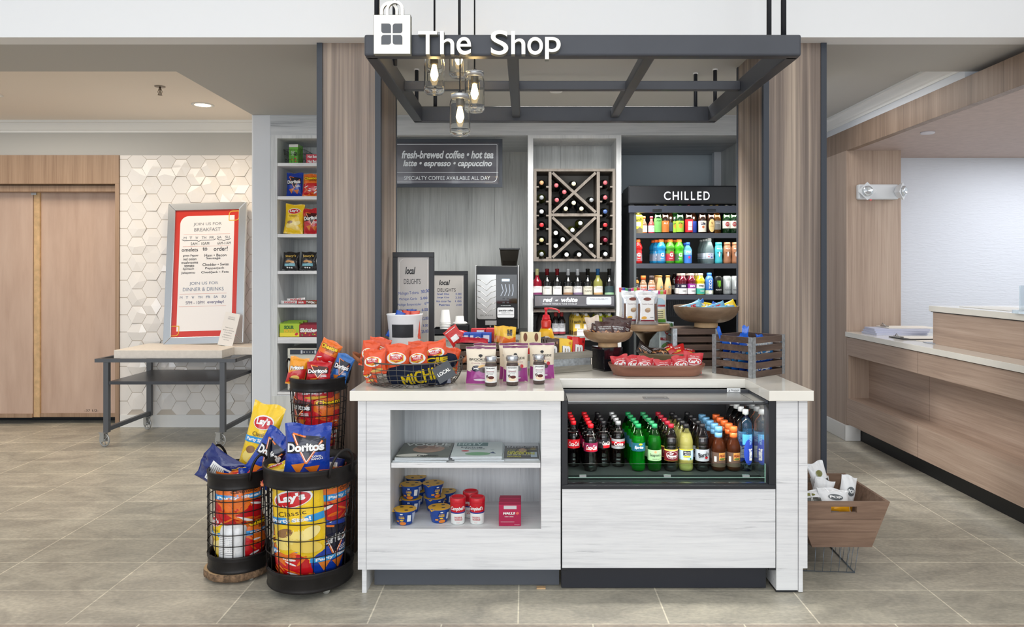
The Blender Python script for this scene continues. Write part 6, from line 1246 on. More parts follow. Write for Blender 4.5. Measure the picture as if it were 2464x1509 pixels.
for i in range(3):
    card('candy_packet', 'red chocolate candy packet at the right end of the grey crate, %s row' % ORD[i], .075, .16, .016, foil((214, 36, 40)), mm_art(Fm((150, 20, 30))), inc(L_-.062-.004*i, .05+.022*i, .016), (-14, 8, ang-6), 70+i, 'candy packets in the grey crate')
    card('candy_packet', 'yellow peanut candy packet beside the red ones in the grey crate, %s row' % ORD[i], .075, .155, .016, foil((246, 200, 40)), mm_art(Fm((220, 130, 30))), inc(L_-.138-.004*i, .05+.022*i, .016), (-14, 8, ang-6), 73+i, 'candy packets in the grey crate')
    card('candy_packet', 'brown chocolate candy packet left of the yellow ones in the grey crate, %s row' % ORD[i], .07, .16, .016, foil((70, 46, 36)), mm_art(Fm((150, 110, 80))), inc(L_-.210-.004*i, .05+.022*i, .016), (-14, 6, ang-6), 76+i, 'candy packets in the grey crate')
card('candy_packet', 'dark cookie packet with blue stripe standing behind the brown ones', .07, .165, .016, foil((30, 34, 60)), lambda m, fn, w, h: A(m, fn, w, h, [('t', 'ZERO', 0, .6, .7, .2, f_wh, R(60), 3, .06)]), inc(L_-.26, .12, .016), (-10, 4, ang-10), 80, 'candy packets in the grey crate')
# ---------------------------------------------------------------- dark slatted crate behind with boxed sweets
def slat_crate(label, x, y, rz, w, d, h, wd, post, base_z=ZT, n=5, topboard=False):
    t = thing('slatted_crate', label, 'crate', (x, y, base_z), R(rz)); sh = (h-.012*(n-1))/n
    for k in range(n):
        za = k*(sh+.012)
        for s in range(4):
            m = M()
            if s == 0: m.box(.004, w-.004, 0, .009, za, za+sh, wd)
            if s == 1: m.box(.004, w-.004, d-.009, d, za, za+sh, wd)
            if s == 2: m.box(0, .009, .01, d-.01, za, za+sh, wd)
            if s == 3: m.box(w-.009, w, .01, d-.01, za, za+sh, wd)
            m.build('slat', t, bevel=.0012)
    pw_ = .024
    for sx in (0, 1):
        for sy in (0, 1):
            m = M(); X0, Y0 = sx*w, sy*d; dx, dy = (1, -1)[sx], (1, -1)[sy]
            m.box(min(X0-dx*.0015, X0+dx*pw_), max(X0-dx*.0015, X0+dx*pw_), min(Y0-dy*.0015, Y0), max(Y0-dy*.0015, Y0), -.0, h+.002, post)
            m.box(min(X0-dx*.0015, X0), max(X0-dx*.0015, X0), min(Y0-dy*.0015, Y0+dy*pw_), max(Y0-dy*.0015, Y0+dy*pw_), -.0, h+.002, post); m.build('corner_strap', t)
    if topboard:
        for k in range(4):
            m = M(); m.box(.003, w-.003, .003+k*(d-.006)/4, (k+1)*(d-.006)/4, h-.010, h, wd); m.build('top_board', t, bevel=.001)
    else:
        m = M(); m.box(.01, w-.01, .01, d-.01, .002, .01, wd); m.build('floor_board', t)
    return t
cB = (PX(1096, 3.80), 3.80)
slat_crate('dark slatted crate with grey posts behind the chocolate pouches carrying candy boxes', cB[0], cB[1], 0, .33, .24, .135, CRATE, WEATHER, topboard=True, n=4)
zB = ZT+.136
def cb(px0, px1, Y, h, d, c, art, label, rz=0, z=zB, g='biscuit boxes on the dark crate'):
    carton_box('biscuit_box', label, 'box', PX(px1, Y)-PX(px0, Y), d, h, c, art, (PX((px0+px1)/2, Y), Y, z), rz, group=g)
ore = [('e', .18, .35, .62, .62, f_wh, 0, 2), ('e', .2, .34, .52, .54, mat((30, 28, 34), .5), 0, 3), ('p', [(-.44, .3), (-.18, .3), (-.18, .8), (-.44, .8)], mat((214, 222, 240), .5), 2)]
cb(1115, 1129, 3.86, .052, .09, (28, 80, 180), [('p', [(-.36, .12), (.3, .12), (.3, .8), (-.36, .8)], mat((214, 222, 240), .5), 2)], 'blue cookie box at the left of three on the dark crate')
cb(1129.5, 1159, 3.85, .053, .09, (28, 80, 180), ore, 'blue cookie box with a dark cookie picture, middle of three')
cb(1160, 1182, 3.86, .053, .09, (28, 80, 180), [('p', [(-.36, .12), (.3, .12), (.3, .8), (-.36, .8)], mat((214, 222, 240), .5), 2)], 'blue cookie box with a white barcode, right of three')
cb(1133, 1168, 3.955, .068, .07, (204, 40, 48), [('p', [(-.1, .6), (.4, .6), (.4, .9), (-.1, .9)], WHT, 2)], 'red biscuit box lying behind the blue boxes, left')
cb(1169, 1197, 3.93, .070, .09, (204, 40, 48), [('e', -.2, .4, .3, .3, WHT, 0, 2), ('p', [(.2, .1), (.46, .1), (.46, .6), (.2, .6)], mat((200, 206, 226), .5), 2)], 'red biscuit box right of the blue boxes')
# peanut butter cup sleeves filed upright
REE = foil((246, 196, 30), .3)
ree = lambda m, fn, w, h: A(m, fn, w, h, [('p', [(-.48, .02), (.48, .02), (.48, .42), (0, .25), (-.48, .42)], Fm((236, 110, 36)), 1), ('t', 'KING', -.08, .66, .44, .16, f_bk, R(90), 3, .08), ('t', 'SIZE', .12, .66, .44, .16, f_bk, R(90), 3, .08)])
for i in range(7):
    Y_ = 3.835+.014*i; card('candy_sleeve', 'yellow and orange king size candy sleeve, %s of the filed row' % ['front']. __getitem__(0) if i == 0 else 'yellow and orange king size candy sleeve, %s of the filed row' % ORD[i], .075, .088, .012, REE, ree, (-.085-.008*i, Y_, zB), (-10, 2, 6), 90+i, 'filed candy sleeves')
# malted box and creamer and sachets
mal = [('e', -.30, .86, .2, .22, mat((120, 70, 46), .5), 0, 2), ('e', .26, .86, .2, .22, mat((120, 70, 46), .5), 0, 2), ('t', 'SR', 0, .45, .8, .2, mat((206, 40, 44), .5), R(90), 4, .08)]
carton_box('candy_box', 'cream candy box with round chocolates in the left end of the grey crate', 'candy box', .105, .028, .198, (236, 220, 176), mal, inc(.072, .06, .014), 0, rot=(R(-8), R(2), R(14)))
Y_ = 3.98; hS = (Y_-0)/F
cr = thing('creamer_bottle', 'yellow and red coffee creamer pump bottle at the middle of the worktop', 'bottle', (PX(1314, Y_), Y_, ZT+.058))
z = lambda py: PZ(py, Y_)-ZT-.058; q = lambda px: PX(px, Y_)-PX(0, Y_)
m = M(); m.lathe([(.001, 0), (q(19), .002), (q(20), .01), (q(20), z(812)), (q(17), z(800)), (q(13), z(790))], mat((246, 190, 30), .3, coat=.4), 28); m.patch(ell(0, z(818), .06, .05), WHT, cyl(q(20), .0008), k=1, rings=4, smooth=True); m.txt('Nestle', 0, z(811), .02, .005, INK, cyl(q(20), .001), k=2); m.txt('Coffee', 0, z(816), .034, .011, RED, cyl(q(20), .001), k=2, bold=.03); m.txt('mate', .004, z(822), .024, .010, RED, cyl(q(20), .001), k=2, bold=.03); m.build('bottle', cr)
m = M(); m.lathe([(q(13), z(790)), (q(11.5), z(785)), (q(12.5), z(776)), (q(11.5), z(771)), (q(10), z(770)), (.001, z(769.5))], mat((214, 50, 34), .3, coat=.4), 28); m.build('red_shoulder', cr)
PR = mat((220, 36, 52), .35, coat=.3); m = M(); m.lathe([(q(10), z(770)), (q(10), z(765)), (q(8.5), z(764)), (q(8), z(758)), (q(3.4), z(757)), (q(2.6), z(748)), (q(4), z(746)), (q(5.2), z(740.5)), (.001, z(740))], PR, 24)
m.tube([(0, 0, z(742)), (q(12), 0, z(742)), (q(26), 0, z(745)), (q(31), 0, z(747)), (q(31.5), 0, z(753))], q(1.9), PR, 10); m.build('pump', cr)
t = thing('bottle_riser', 'grey block under the creamer bottle', 'riser', (PX(1314, Y_), Y_, ZT)); m = M(); m.box(-.055, .055, -.05, .05, 0, .057, WEATHER); m.build('block', t)
t = thing('sachet_box', 'open box of pale sweetener sachets left of the creamer bottle', 'box', (PX(1264, 4.12), 4.12, ZT)); m = M(); m.box(-.05, .05, 0, .08, 0, .08, CRATE_L); m.build('box', t)
for i in range(5):
    card('sachet', 'pale sachet standing in the box left of the creamer, %s from the left' % ORD[i], .045, .07, .005, mat([(222, 204, 150), (226, 190, 180), (214, 196, 140)][i % 3], .6), None, (PX(1250+i*7, 4.14), 4.14+.01*i, ZT+.075), (-10, 26-8*i, 5), 100+i, 'sachets beside the creamer')
# red twisted packets by the basket
card('candy_packet', 'red licorice packet with a white label leaning over the dark crate', .085, .10, .015, foil((206, 36, 34)), lambda m, fn, w, h: A(m, fn, w, h, [('p', [(-.3, .2), (.2, .2), (.2, .5), (-.3, .5)], f_wh, 2), ('l', [(-.4, .85), (.4, .85)], .04, f_wh, 2)]), (PX(1106, 3.87), 3.87, zB), (-10, -38, 0), 111, 'red packets beside the round basket')
card('candy_packet', 'red and blue packet lying left of the leaning licorice packet', .09, .07, .015, foil((206, 40, 44)), lambda m, fn, w, h: A(m, fn, w, h, [('e', -.1, .5, .5, .3, Fm((60, 80, 180)), 0, 2)]), (PX(1108, 3.93), 3.93, zB), (-30, 14, 0), 112, 'red packets beside the round basket')
card('candy_packet', 'maroon packet with white edge lying before the blue cookie boxes', .16, .05, .02, foil((190, 30, 50)), lambda m, fn, w, h: A(m, fn, w, h, [('l', [(-.45, .8), (.45, .7)], .015, f_wh, 2)]), (PX(1140, 3.83), 3.825, zB+.004), (-62, 2, 0), 113, 'red packets beside the round basket')
# ---------------------------------------------------------------- black plinth and nut bowl
t = thing('display_plinth', 'black glossy square plinth under the small wooden nut bowl', 'plinth', (.4135, 3.73, ZT), R(28)); m = M(); m.box(0, .118, 0, .118, 0, .123, mat((20, 20, 26), .08, coat=.6)); m.build('block', t, bevel=.001)
def bowl(label, cx, cy, z0, R_, hgt, footr, footh, mt, ft_):
    t = thing('wooden_bowl', label, 'bowl', (cx, cy, z0)); m = M()
    P = [(.001, footh+.002), (footr*.92, footh)]
    for i in range(1, 10): q_ = i/9; P.append((footr*.95+(R_-footr*.95)*math.sin(q_*math.pi/2)**1.0, footh+(hgt-footh)*(1-math.cos(q_*math.pi/2))**1.0))
    P += [(R_-.001, hgt+.003), (R_-.010, hgt+.002)]
    for i in range(8, -1, -1): q_ = i/9; P.append((max(.001, footr*.8+(R_-.012-footr*.8)*math.sin(q_*math.pi/2)), footh+.012+(hgt-footh-.012)*(1-math.cos(q_*math.pi/2))))
    m.lathe(P+[(.001, footh+.012)], mt, 48); m.build('bowl', t)
    m = M(); m.lathe([(.001, 0), (footr*1.02, 0), (footr, .004), (footr*.97, footh+.003), (.001, footh+.003)], ft_, 36); m.build('foot', t); return t
bw_x, bw_y = .4135+.059*math.cos(R(28))-.059*math.sin(R(28)), 3.73+.059*math.sin(R(28))+.059*math.cos(R(28))
zP = ZT+.1236; hA = PZ(797, bw_y)-zP
bowl('small turned wooden bowl of brown nut packets on the black plinth', bw_x+.004, bw_y, zP, .131, hA, .052, .022, BOWLW, LOGTOP)
NB = 'brown nut packets in the small bowl'
for i, (px, py, Yo, w_, h_, rr) in enumerate([(1430, 806, -.05, 36, 44, (-8, -14, -30)), (1440, 808, -.055, 40, 30, (-14, 6, -10)), (1456, 810, -.085, 44, 36, (-10, -2, 0)), (1483, 810, -.08, 44, 36, (-10, 6, 6)), (1470, 802, -.01, 46, 38, (-8, 4, 0)), (1492, 802, -.0, 48, 38, (-8, 8, 0)), (1496, 808, -.05, 34, 32, (-10, 24, 20))]):
    pbag_Y = bw_y+Yo; bag('nut_packet', 'brown nut packet in the small bowl, %s from the left' % ORD[i], q(w_)*.97, q(h_)*.97, .02, BRNF if i else foil((224, 206, 190)), nuts, P3(px, py, pbag_Y), rr, 120+i, NB, nx=12, nz=14)
# ---------------------------------------------------------------- cake stand with silver pouches
Y_ = 4.03; t = thing('cake_stand', 'wooden-topped cake stand on a dark trumpet foot carrying silver pouches', 'cake stand', (PX(1553, Y_), Y_, ZT))
zp = PZ(779, Y_)-ZT; rp = .136; m = M(); m.lathe([(.001, zp-.034), (rp-.004, zp-.034), (rp, zp-.03), (rp, zp-.004), (rp-.004, zp), (.001, zp)], BOWLW, 48); m.build('plate', t)
m = M(); m.lathe([(.001, 0), (.075, 0), (.072, .01), (.045, .035), (.022, .07), (.018, .10), (.026, .135), (.055, .17), (.075, zp-.036), (.001, zp-.035)], mat((74, 62, 48), .35, .7), 36); m.build('pedestal', t)
SILF = mat((206, 208, 212), .2, .75, bump=.6, bscale=12)
def gran(m, fn, w, h): A(m, fn, w, h, [('p', [(-.30, .10), (.30, .10), (.30, .74), (-.30, .74)], WHT, 2), ('e', 0, .75, .36, .10, mat((124, 62, 50), .5), 0, 3), ('p', [(-.3, .10), (.3, .10), (.3, .14), (-.3, .14)], mat((130, 30, 50), .5), 3), ('t', 'Cainful Crunch', 0, .605, .50, .04, mat((130, 100, 110), .5), 0, 4, .0), ('e', 0, .42, .26, .13, mat((170, 140, 110), .5), 0, 3), ('e', .03, .46, .2, .07, mat((206, 176, 140), .5), 0, 4), ('e', -.16, .20, .24, .09, mat((226, 170, 60), .5), .1, 3), ('t', 'Original', .18, .21, .16, .03, INK, 0, 4, .02), ('p', [(-.48, .82), (.48, .82), (.48, .86), (-.48, .86)], mat((236, 238, 240), .15, .6), 2), ('p', [(-.44, .12), (-.34, .12), (-.34, .62), (-.44, .62)], mat((110, 84, 70), .4), 2), ('p', [(.34, .12), (.44, .12), (.44, .62), (.34, .62)], mat((110, 84, 70), .4), 2)])
def sp(label, px, dy, wpx, pyt, rz, seed, base, art):
    yy = Y_+dy; w = PX(wpx, yy)-PX(0, yy); h = PZ(pyt, yy)-(ZT+zp); o = bagmesh(w, h, .04, base, art, seed, flatbase=True, wr=.5, nx=14, nz=20).build('snack_pouch'); tag(o, label, 'pouch', 'pouches on the cake stand'); o.location = (PX(px, yy), yy, ZT+zp+.001); o.rotation_euler = (R(-2), 0, R(rz))
sp('silver granola pouch in front on the cake stand', 1557, -.075, 55, 700, 0, 131, SILF, gran); sp('silver granola pouch behind at the left on the cake stand', 1522, -.035, 54, 700, 4, 132, SILF, gran)
def rain(m, fn, w, h):
    cs = [(206, 40, 44), (40, 70, 180), (40, 150, 80), (70, 40, 90), (210, 60, 130), (150, 190, 50), (210, 40, 44)]
    A(m, fn, w, h, [('p', [(-.49+i*.14, .88), (-.35+i*.14, .88), (-.35+i*.14, .995), (-.49+i*.14, .995)], Fm(c), 2) for i, c in enumerate(cs)]+[('e', .1, .62, .7, .3, Fm((176, 208, 222)), 0, 2), ('p', [(-.4, .5), (.45, .5), (.45, .56), (-.4, .56)], Fm((170, 60, 60)), 3), ('p', [(-.1, .12), (.44, .12), (.44, .42), (-.1, .42)], Fm((222, 214, 160)), 3), ('p', [(-.45, .02), (.45, .02), (.45, .12), (-.45, .12)], Fm((90, 150, 60)), 3)]+[('l', [(0, .36-.06*i), (.34, .36-.06*i)], .03, INK, 4) for i in range(4)])
sp('popcorn pouch with a rainbow-striped top behind the silver pouches at right', 1578, .045, 52, 699, -4, 133, foil((226, 228, 226)), rain); sp('popcorn pouch with a rainbow-striped top at the rear left of the stand', 1515, .06, 52, 693, 3, 134, foil((226, 228, 226)), rain)
# ---------------------------------------------------------------- big bowl on dark crate
cC = (.815, 3.945); slat_crate('closed dark slatted crate with metal straps under the large wooden bowl', cC[0], cC[1], 3, .262, .22, .205, CRATE, GALV, topboard=True)
bX, bY = PX(1699, 4.05), 4.05; zc2 = ZT+.2075; bowl('large turned wooden bowl of blue and yellow bars on the dark crate', bX, bY, zc2, PX(77, 4.05)-PX(0, 4.05), PZ(737, 4.05)-zc2, .066, .026, BOWLD, LOGTOP)
GBB = 'energy bars in the large bowl'
bars = [(1660, 741, (116, 184, 214), (0, -16, -20), 0), (1664, 741, (110, 180, 214), (0, -28, 0), 0), (1672, 738, (40, 110, 200), (0, -20, 10), 1), (1690, 746, (250, 214, 40), (0, 8, 0), 2), (1700, 738, (250, 214, 40), (0, 10, 10), 2), (1718, 742, (110, 176, 216), (0, -18, 0), 0), (1736, 744, (40, 100, 200), (0, 20, 0), 1), (1744, 741, (250, 214, 40), (0, -26, -10), 2), (1745, 746, (130, 180, 214), (0, -4, 16), 0), (1680, 748, (116, 184, 214), (0, 4, -6), 0), (1725, 748, (116, 184, 214), (0, -6, 6), 0)]
for i, (px, py, c, rr, k) in enumerate(bars):
    yy = bY+[-.06, -.02, .02, -.03, .03, -.05, -.0, .0, -.03, -.07, -.07][i]
    bar('energy_bar', '%s energy bar in the large bowl, %s counting from the left rim' % (['light blue', 'deep blue', 'yellow'][k], ORD[i]), .125, .05, .022, c, 'CLIF' if k == 0 else 'BAR', P3(px, py, yy), rr, f_rd if k == 0 else f_wh, GBB)
# grey bin with printed packet between stand and crate
xg, yg = PX(1553, 4.2), 4.2; t = thing('grey_bin', 'grey metal bin between the cake stand and the dark crate', 'bin', (xg+.045, yg, ZT)); m = M(); m.box(-.045, .05, 0, .10, 0, PZ(797, yg)-ZT, mat((140, 146, 148), .5, .3, var=.08)); m.build('body', t, bevel=.002)
o = bagmesh(PX(36, 4.15)-PX(0, 4.15), .19, .05, foil((196, 214, 220)), lambda m, fn, w, h: A(m, fn, w, h, [('e', 0, .78, .34, .24, Fm((160, 50, 50)), 0, 2), ('e', 0, .78, .24, .17, Fm((214, 180, 160)), 0, 3), ('p', [(-.45, .5), (.45, .5), (.45, .58), (-.45, .58)], Fm((150, 50, 56)), 2), ('e', 0, .3, .8, .3, Fm((100, 150, 80)), 0, 2), ('e', .3, .9, .3, .16, Fm((70, 110, 60)), 0, 2.5)]), 140, flatbase=True, wr=.4).build('snack_pouch')
tag(o, 'popcorn pouch with a red shield left of the dark crate', 'pouch'); o.location = (PX(1603, 4.12), 4.12, ZT+.02); o.scale = (1, 1, 1.12)
t = thing('pouch_riser', 'low block under the popcorn pouch beside the dark crate', 'riser', (PX(1603, 4.12), 4.12, ZT)); m = M(); m.box(-.035, .035, -.03, .04, 0, .019, WEATHER); m.build('block', t)
# ---------------------------------------------------------------- oval olive-wood bowl and red packets
def oval(name, label, cat, cx, cy, z0, a, b_, h, mt, kb=.72, rim=.006):
    t = thing(name, label, cat, (cx, cy, z0)); m = M(); m.lathe([(.001, 0), (a*kb, 0), (a*(kb+.1), .006), (a*.98, h*.9), (a, h), (a-rim*1.6, h), (a*.93, h*.85), (a*(kb+.04), .012), (.001, .01)], mt, 56, sq=b_/a); m.build('body', t); return t
yo = 3.90; xo = PX(1604, yo); oval('oval_bowl', 'oval olive wood bowl of red candy packets behind the tray of red bags', 'bowl', xo, yo, ZT, .155, .10, PZ(848, yo)-ZT, wood('olive_wood', [(96, 84, 60), (122, 108, 80), (146, 132, 104)], 'x', 30, 8, .45, .1), .5)
for i, (px, py, c, rr) in enumerate([(1548, 856, (40, 32, 30), (-40, 30, 0)), (1572, 866, (150, 120, 60), (-60, 10, 10)), (1590, 858, (60, 40, 34), (-55, -10, 0)), (1610, 856, (200, 40, 40), (-55, -24, 0)), (1632, 856, (214, 36, 36), (-50, -10, 0)), (1656, 860, (206, 34, 40), (-55, 14, 8))]):
    bag('candy_packet', '%s candy packet in the oval wooden bowl, %s from the left' % (['dark', 'tan', 'brown', 'red', 'bright red', 'deep red'][i], ORD[i]), .10, .075, .022, foil(c), small if i > 2 else nuts, P3(px, py, yo-.02+.015*(i % 2)), rr, 150+i, 'packets in the oval bowl', nx=10, nz=10)
# copper tray with red trail mix
yk = 3.635; xk = PX(1579, yk)
t = thing('serving_tray', 'copper-brown oblong tray with rounded ends full of red snack bags', 'tray', (xk, yk, ZT)); a_, b_, h_ = .243, .105, .058
def rr3(a, b, r, z, n=8): return [(p[0], p[1], z) for p in rrect(0, 0, 2*a, 2*b, r, n)]
rings = [rr3(a_*.86, b_*.74, .06, 0), rr3(a_*.9, b_*.8, .07, .006), rr3(a_*.985, b_*.97, .085, h_*.8), rr3(a_, b_, .09, h_), rr3(a_-.006, b_-.006, .085, h_), rr3(a_*.95, b_*.92, .08, h_*.75), rr3(a_*.88, b_*.78, .065, .012)]
n_ = len(rings[0]); vs = [p for r_ in rings for p in r_]; fs = [(k*n_+i, k*n_+(i+1) % n_, (k+1)*n_+(i+1) % n_, (k+1)*n_+i) for k in range(len(rings)-1) for i in range(n_)]+[tuple(reversed(range(n_))), tuple(range((len(rings)-1)*n_, len(rings)*n_))]
m = M(); m.add(vs, fs, TRAYW, True); m.build('tray', t)
for i, (px, pt, w_, h_2, rr, dy) in enumerate([(1497, 855, 42, 44, (-8, -10, 0), .0), (1510, 864, 36, 38, (-8, -4, 0), .02), (1528, 855, 40, 46, (-8, -6, 6), -.02), (1547, 858, 40, 46, (-10, 8, 0), -.04), (1571, 866, 36, 34, (-8, -2, 0), 0), (1594, 866, 44, 40, (-10, 0, 0), -.05), (1618, 867, 34, 34, (-8, 0, 0), -.02), (1640, 856, 42, 46, (-8, -4, 0), -.03), (1664, 848, 48, 48, (-8, 8, 0), -.0)]):
    yy = yk+dy; bag('snack_bag', 'red trail mix bag in the copper tray, %s from the left' % ORD[i], PX(w_, yy)-PX(0, yy), PX(h_2, yy)-PX(0, yy), .03, KRED, kars, P3(px, pt+h_2, yy), rr, 160+i, 'red snack bags in the copper tray', nx=12, nz=14)
# ---------------------------------------------------------------- front right crate of blue bars
slat_crate('open dark slatted crate with galvanised corners full of blue wrapped bars', 1.113, 3.499, 37.7, .274, .24, .198, CRATE, GALV)
c2, s2 = math.cos(R(37.7)), math.sin(R(37.7)); random.seed(21)
cols2 = [((20, 90, 200), 'RICE'), ((30, 110, 220), 'KRISPY'), ((200, 214, 232), 'TREAT'), ((16, 60, 150), 'BAR'), ((60, 150, 220), 'RICE')]
k = 0
for lay in range(5):
    for row in range(4):
        u = .137+random.uniform(-.02, .02); v = .045+row*.050; zz = .024+lay*.032+random.uniform(-.003, .003)
        c, wd = cols2[(k*3+lay) % 5]; k += 1
        bar('snack_bar', 'blue wrapped bar inside the front right crate, layer %s from below, %s from the front' % (['one', 'two', 'three', 'four', 'five'][lay], ORD[row]), .21, .044, .03, c, wd, (1.113+u*c2-v*s2, 3.499+u*s2+v*c2, ZT+zz), (0, random.uniform(-3, 3), 37.7+random.uniform(-5, 5)), group='bars in the front right crate')
for i, (px, pt, Y, w_, h_2, rr) in enumerate([(1739, 783, 3.66, 13, 38, (0, -24, 20)), (1789, 784, 3.70, 16, 60, (0, 4, 0)), (1800, 799, 3.70, 18, 46, (0, -34, 20)), (1838, 803, 3.72, 34, 36, (-20, 12, 36))]):
    bag('snack_bar', 'blue wrapper sticking out of the front right crate, %s from the left' % ORD[i], PX(w_, Y)-PX(0, Y), PX(h_2, Y)-PX(0, Y), .012, foil((26, 100, 210)), None, P3(px, pt+h_2, Y), rr, 180+i, 'bars in the front right crate', nx=8, nz=12)
# ================================================================ back bar goods under the wine
yb_ = 5.72; CZ = CT+.0006
cp = thing('coffee_carafe', 'black insulated coffee carafe behind the creamer bottle', 'carafe', (PX(1310, yb_), yb_+.05, CZ))
m = M(); hh = PZ(748, yb_)-CZ; m.lathe([(.001, 0), (.062, 0), (.066, .01), (.066, hh*.55), (.05, hh*.82), (.036, hh*.9), (.036, hh*.97), (.03, hh), (.001, hh)], mat((70, 66, 64), .15, .6), 28); m.build('flask', cp)
m = M(); m.tube([(-.045, 0, hh*.86), (-.085, 0, hh*.84), (-.10, 0, hh*.7), (-.10, 0, hh*.4), (-.092, 0, hh*.2)], .011, BLACKM, 8); m.build('handle', cp)
m = M(); m.lathe([(.038, hh*.92), (.042, hh*.97), (.036, hh*1.05), (.001, hh*1.06)], BLACKM, 20); m.build('lid', cp)
SYR = [(.026, 0), (.03, .004), (.03, .11), (.022, .13), (.012, .15), (.012, .168)]
sy = bottle('syrup_bottle', 'bottle', SYR, mat((26, 18, 22), .08, coat=.5), mat((150, 40, 44), .4), (.15, .185), .0135, None, None, [(.03, .095, mat((206, 208, 214), .5)), (.012, .029, mat((150, 60, 70), .5))], arts(T_('SUTTER', 0, .075, .034, .007, INK), T_('HOME', 0, .063, .028, .007, INK)))
sy['group'] = 'dark wine minis on the back bar'; sy['label'] = 'small dark wine bottle with grey label, left of its pair on the back bar'; sy.location = (PX(1337, yb_), yb_, CZ)
dup(sy, (PX(1351.5, yb_), yb_, CZ), label='small dark wine bottle with grey label, right of its pair on the back bar'); dup(sy, (PX(1338.5, yb_)-.0, yb_+.075, CZ), label='small dark wine bottle one row behind the left mini'); dup(sy, (PX(1352.5, yb_), yb_+.075, CZ), label='small dark wine bottle one row behind the right mini')
y1c = carton((226, 190, 70), (110, 84, 56), ''); y2c = carton((190, 196, 50), (120, 110, 60), '')
fr_ = [(y1c, 1389.5, 'yellow'), (y1c, 1410, 'yellow'), (y2c, 1445, 'lime'), (y2c, 1466, 'lime')]
seen = set(); pos_w = ['leftmost', 'second from the left', 'third from the left', 'rightmost']
for j, (pr, px, cn_) in enumerate(fr_):
    for r_ in range(3):
        o = pr if id(pr) not in seen else dup(pr); seen.add(id(pr)); o.location = (PX(px, yb_)-.012*r_, yb_+.07*r_, CZ); o.rotation_euler = (0, 0, R(3*((j*2+r_) % 3-1)))
        o['label'] = '%s wine carton on the back bar, %s column, %s' % (cn_, pos_w[j], ['front row', 'middle row', 'rear row'][r_]); o['group'] = 'wine cartons on the back bar'
t = thing('price_card', 'small white price card in front of the yellow wine cartons', 'card', (PX(1401, 5.67), 5.672, CZ-.02)); m = M(); m.box(-.042, .042, 0, .002, 0, PZ(791, 5.67)-CZ+.02, WHT); m.txt('Bandit Wine', -.002, .07, .06, .006, INK, flat(0)); m.line([(-.04, .05), (.04, .05)], .002, mat((150, 60, 60), .5), flat(0)); m.build('card', t)
# ================================================================ goods in the cabinet niche
zsh = Z(1115)+.0006; zfl = oz0+.0004
def NX(px, Y): return PX(px, Y)
# magazines
def mag(label, xa, xb, ya, yb2, h, z, rz, cover, n=1, group='magazines on the cabinet shelf'):
    t = thing('magazine', label, 'magazine', ((xa+xb)/2, (ya+yb2)/2, z), R(rz), group); w, d = xb-xa, yb2-ya; m = M()
    m.box(-w/2, w/2, -d/2, d/2, 0, h-.001, mat((214, 216, 220), .6)); m.build('pages', t)
    m = M(); fn = lambda u, v, k=1: (u, v, h+k*.0003); m.patch(rect(0, 0, w, d), cover[0], fn, k=1)
    for s in cover[1]:
        if s[0] == 't': m.txt(s[1], s[2]*w, s[3]*d, s[4]*w, s[5]*d, s[6], fn, k=4, bold=.03)
        elif s[0] == 'e': m.patch(ell(s[1]*w, s[2]*d, s[3]*w, s[4]*d, 18, s[6] if len(s) > 6 else 0), s[5], fn, k=s[7] if len(s) > 7 else 2)
        else: m.patch([(a*w, b_*d) for a, b_ in s[1]], s[2], fn, k=2)
    m.build('cover', t)
g_ = lambda *c: mat(c, .35)
voguish = (g_(104, 108, 98), [('t', 'VOGUE', 0, .36, .9, .2, g_(220, 224, 220)), ('e', .05, .06, .62, .5, g_(176, 140, 116), .3, 2), ('e', -.1, .2, .22, .26, g_(120, 90, 72), 0, 3), ('e', .14, .2, .24, .26, g_(150, 112, 90), 0, 3), ('e', -.2, -.36, .6, .2, g_(226, 224, 214), .1, 2.5), ('t', 'Fashion', .1, -.38, .4, .08, g_(50, 40, 36)), ('t', 'Pamela', .3, .2, .28, .06, g_(230, 230, 226))])
home = (g_(212, 222, 222), [('p', [(-.44, .2), (.2, .2), (.2, .46), (-.44, .46)], g_(90, 130, 128)), ('t', 'HGTV', -.16, .34, .5, .2, g_(200, 222, 220)), ('t', 'Living', -.12, .1, .44, .1, g_(60, 90, 100)), ('t', 'Magazine', -.05, 0, .4, .08, g_(60, 90, 100)), ('e', -.24, -.14, .16, .1, g_(210, 60, 70)), ('e', .02, -.34, .5, .22, g_(120, 176, 130)), ('p', [(.24, -.3), (.32, -.2), (.38, -.34)], g_(60, 80, 120))])
touch = (g_(90, 86, 82), [('t', 'INTOUCH', 0, .4, .86, .12, g_(214, 216, 220)), ('e', .04, .14, .42, .52, g_(60, 44, 36)), ('e', .04, .12, .24, .36, g_(190, 150, 124), 0, 3), ('t', 'GRACE', -.12, .02, .56, .14, g_(220, 214, 60)), ('t', 'UNDER FIRE', 0, -.12, .8, .16, g_(226, 220, 60)), ('t', 'HER SIDE OF THE STORY', 0, -.24, .8, .07, g_(226, 226, 230)), ('t', 'DIVORCE', -.2, -.36, .4, .1, g_(220, 214, 60)), ('p', [(.28, -.4), (.46, -.4), (.46, 0), (.28, 0)], g_(190, 206, 220)), ('e', .36, .26, .18, .22, g_(150, 130, 80))])
ym = 3.30
for k in range(3):
    mag('fashion magazine at the left of the cabinet shelf, %s of its stack' % ['bottom', 'middle', 'top'][k], -.586+.003*k, -.345+.002*k, ym-.11, ym+.16, .0065, zsh+.0068*k, [-2, 1, 0][k], voguish)
    mag('pale home magazine in the middle of the cabinet shelf, %s of its stack' % ['bottom', 'middle', 'top'][k], -.335+[.02, .012, .0][k], -.105+[.012, .004, 0][k], ym-.10, ym+.16, .0075, zsh+.0078*k, [0, -1, 1][k], home)
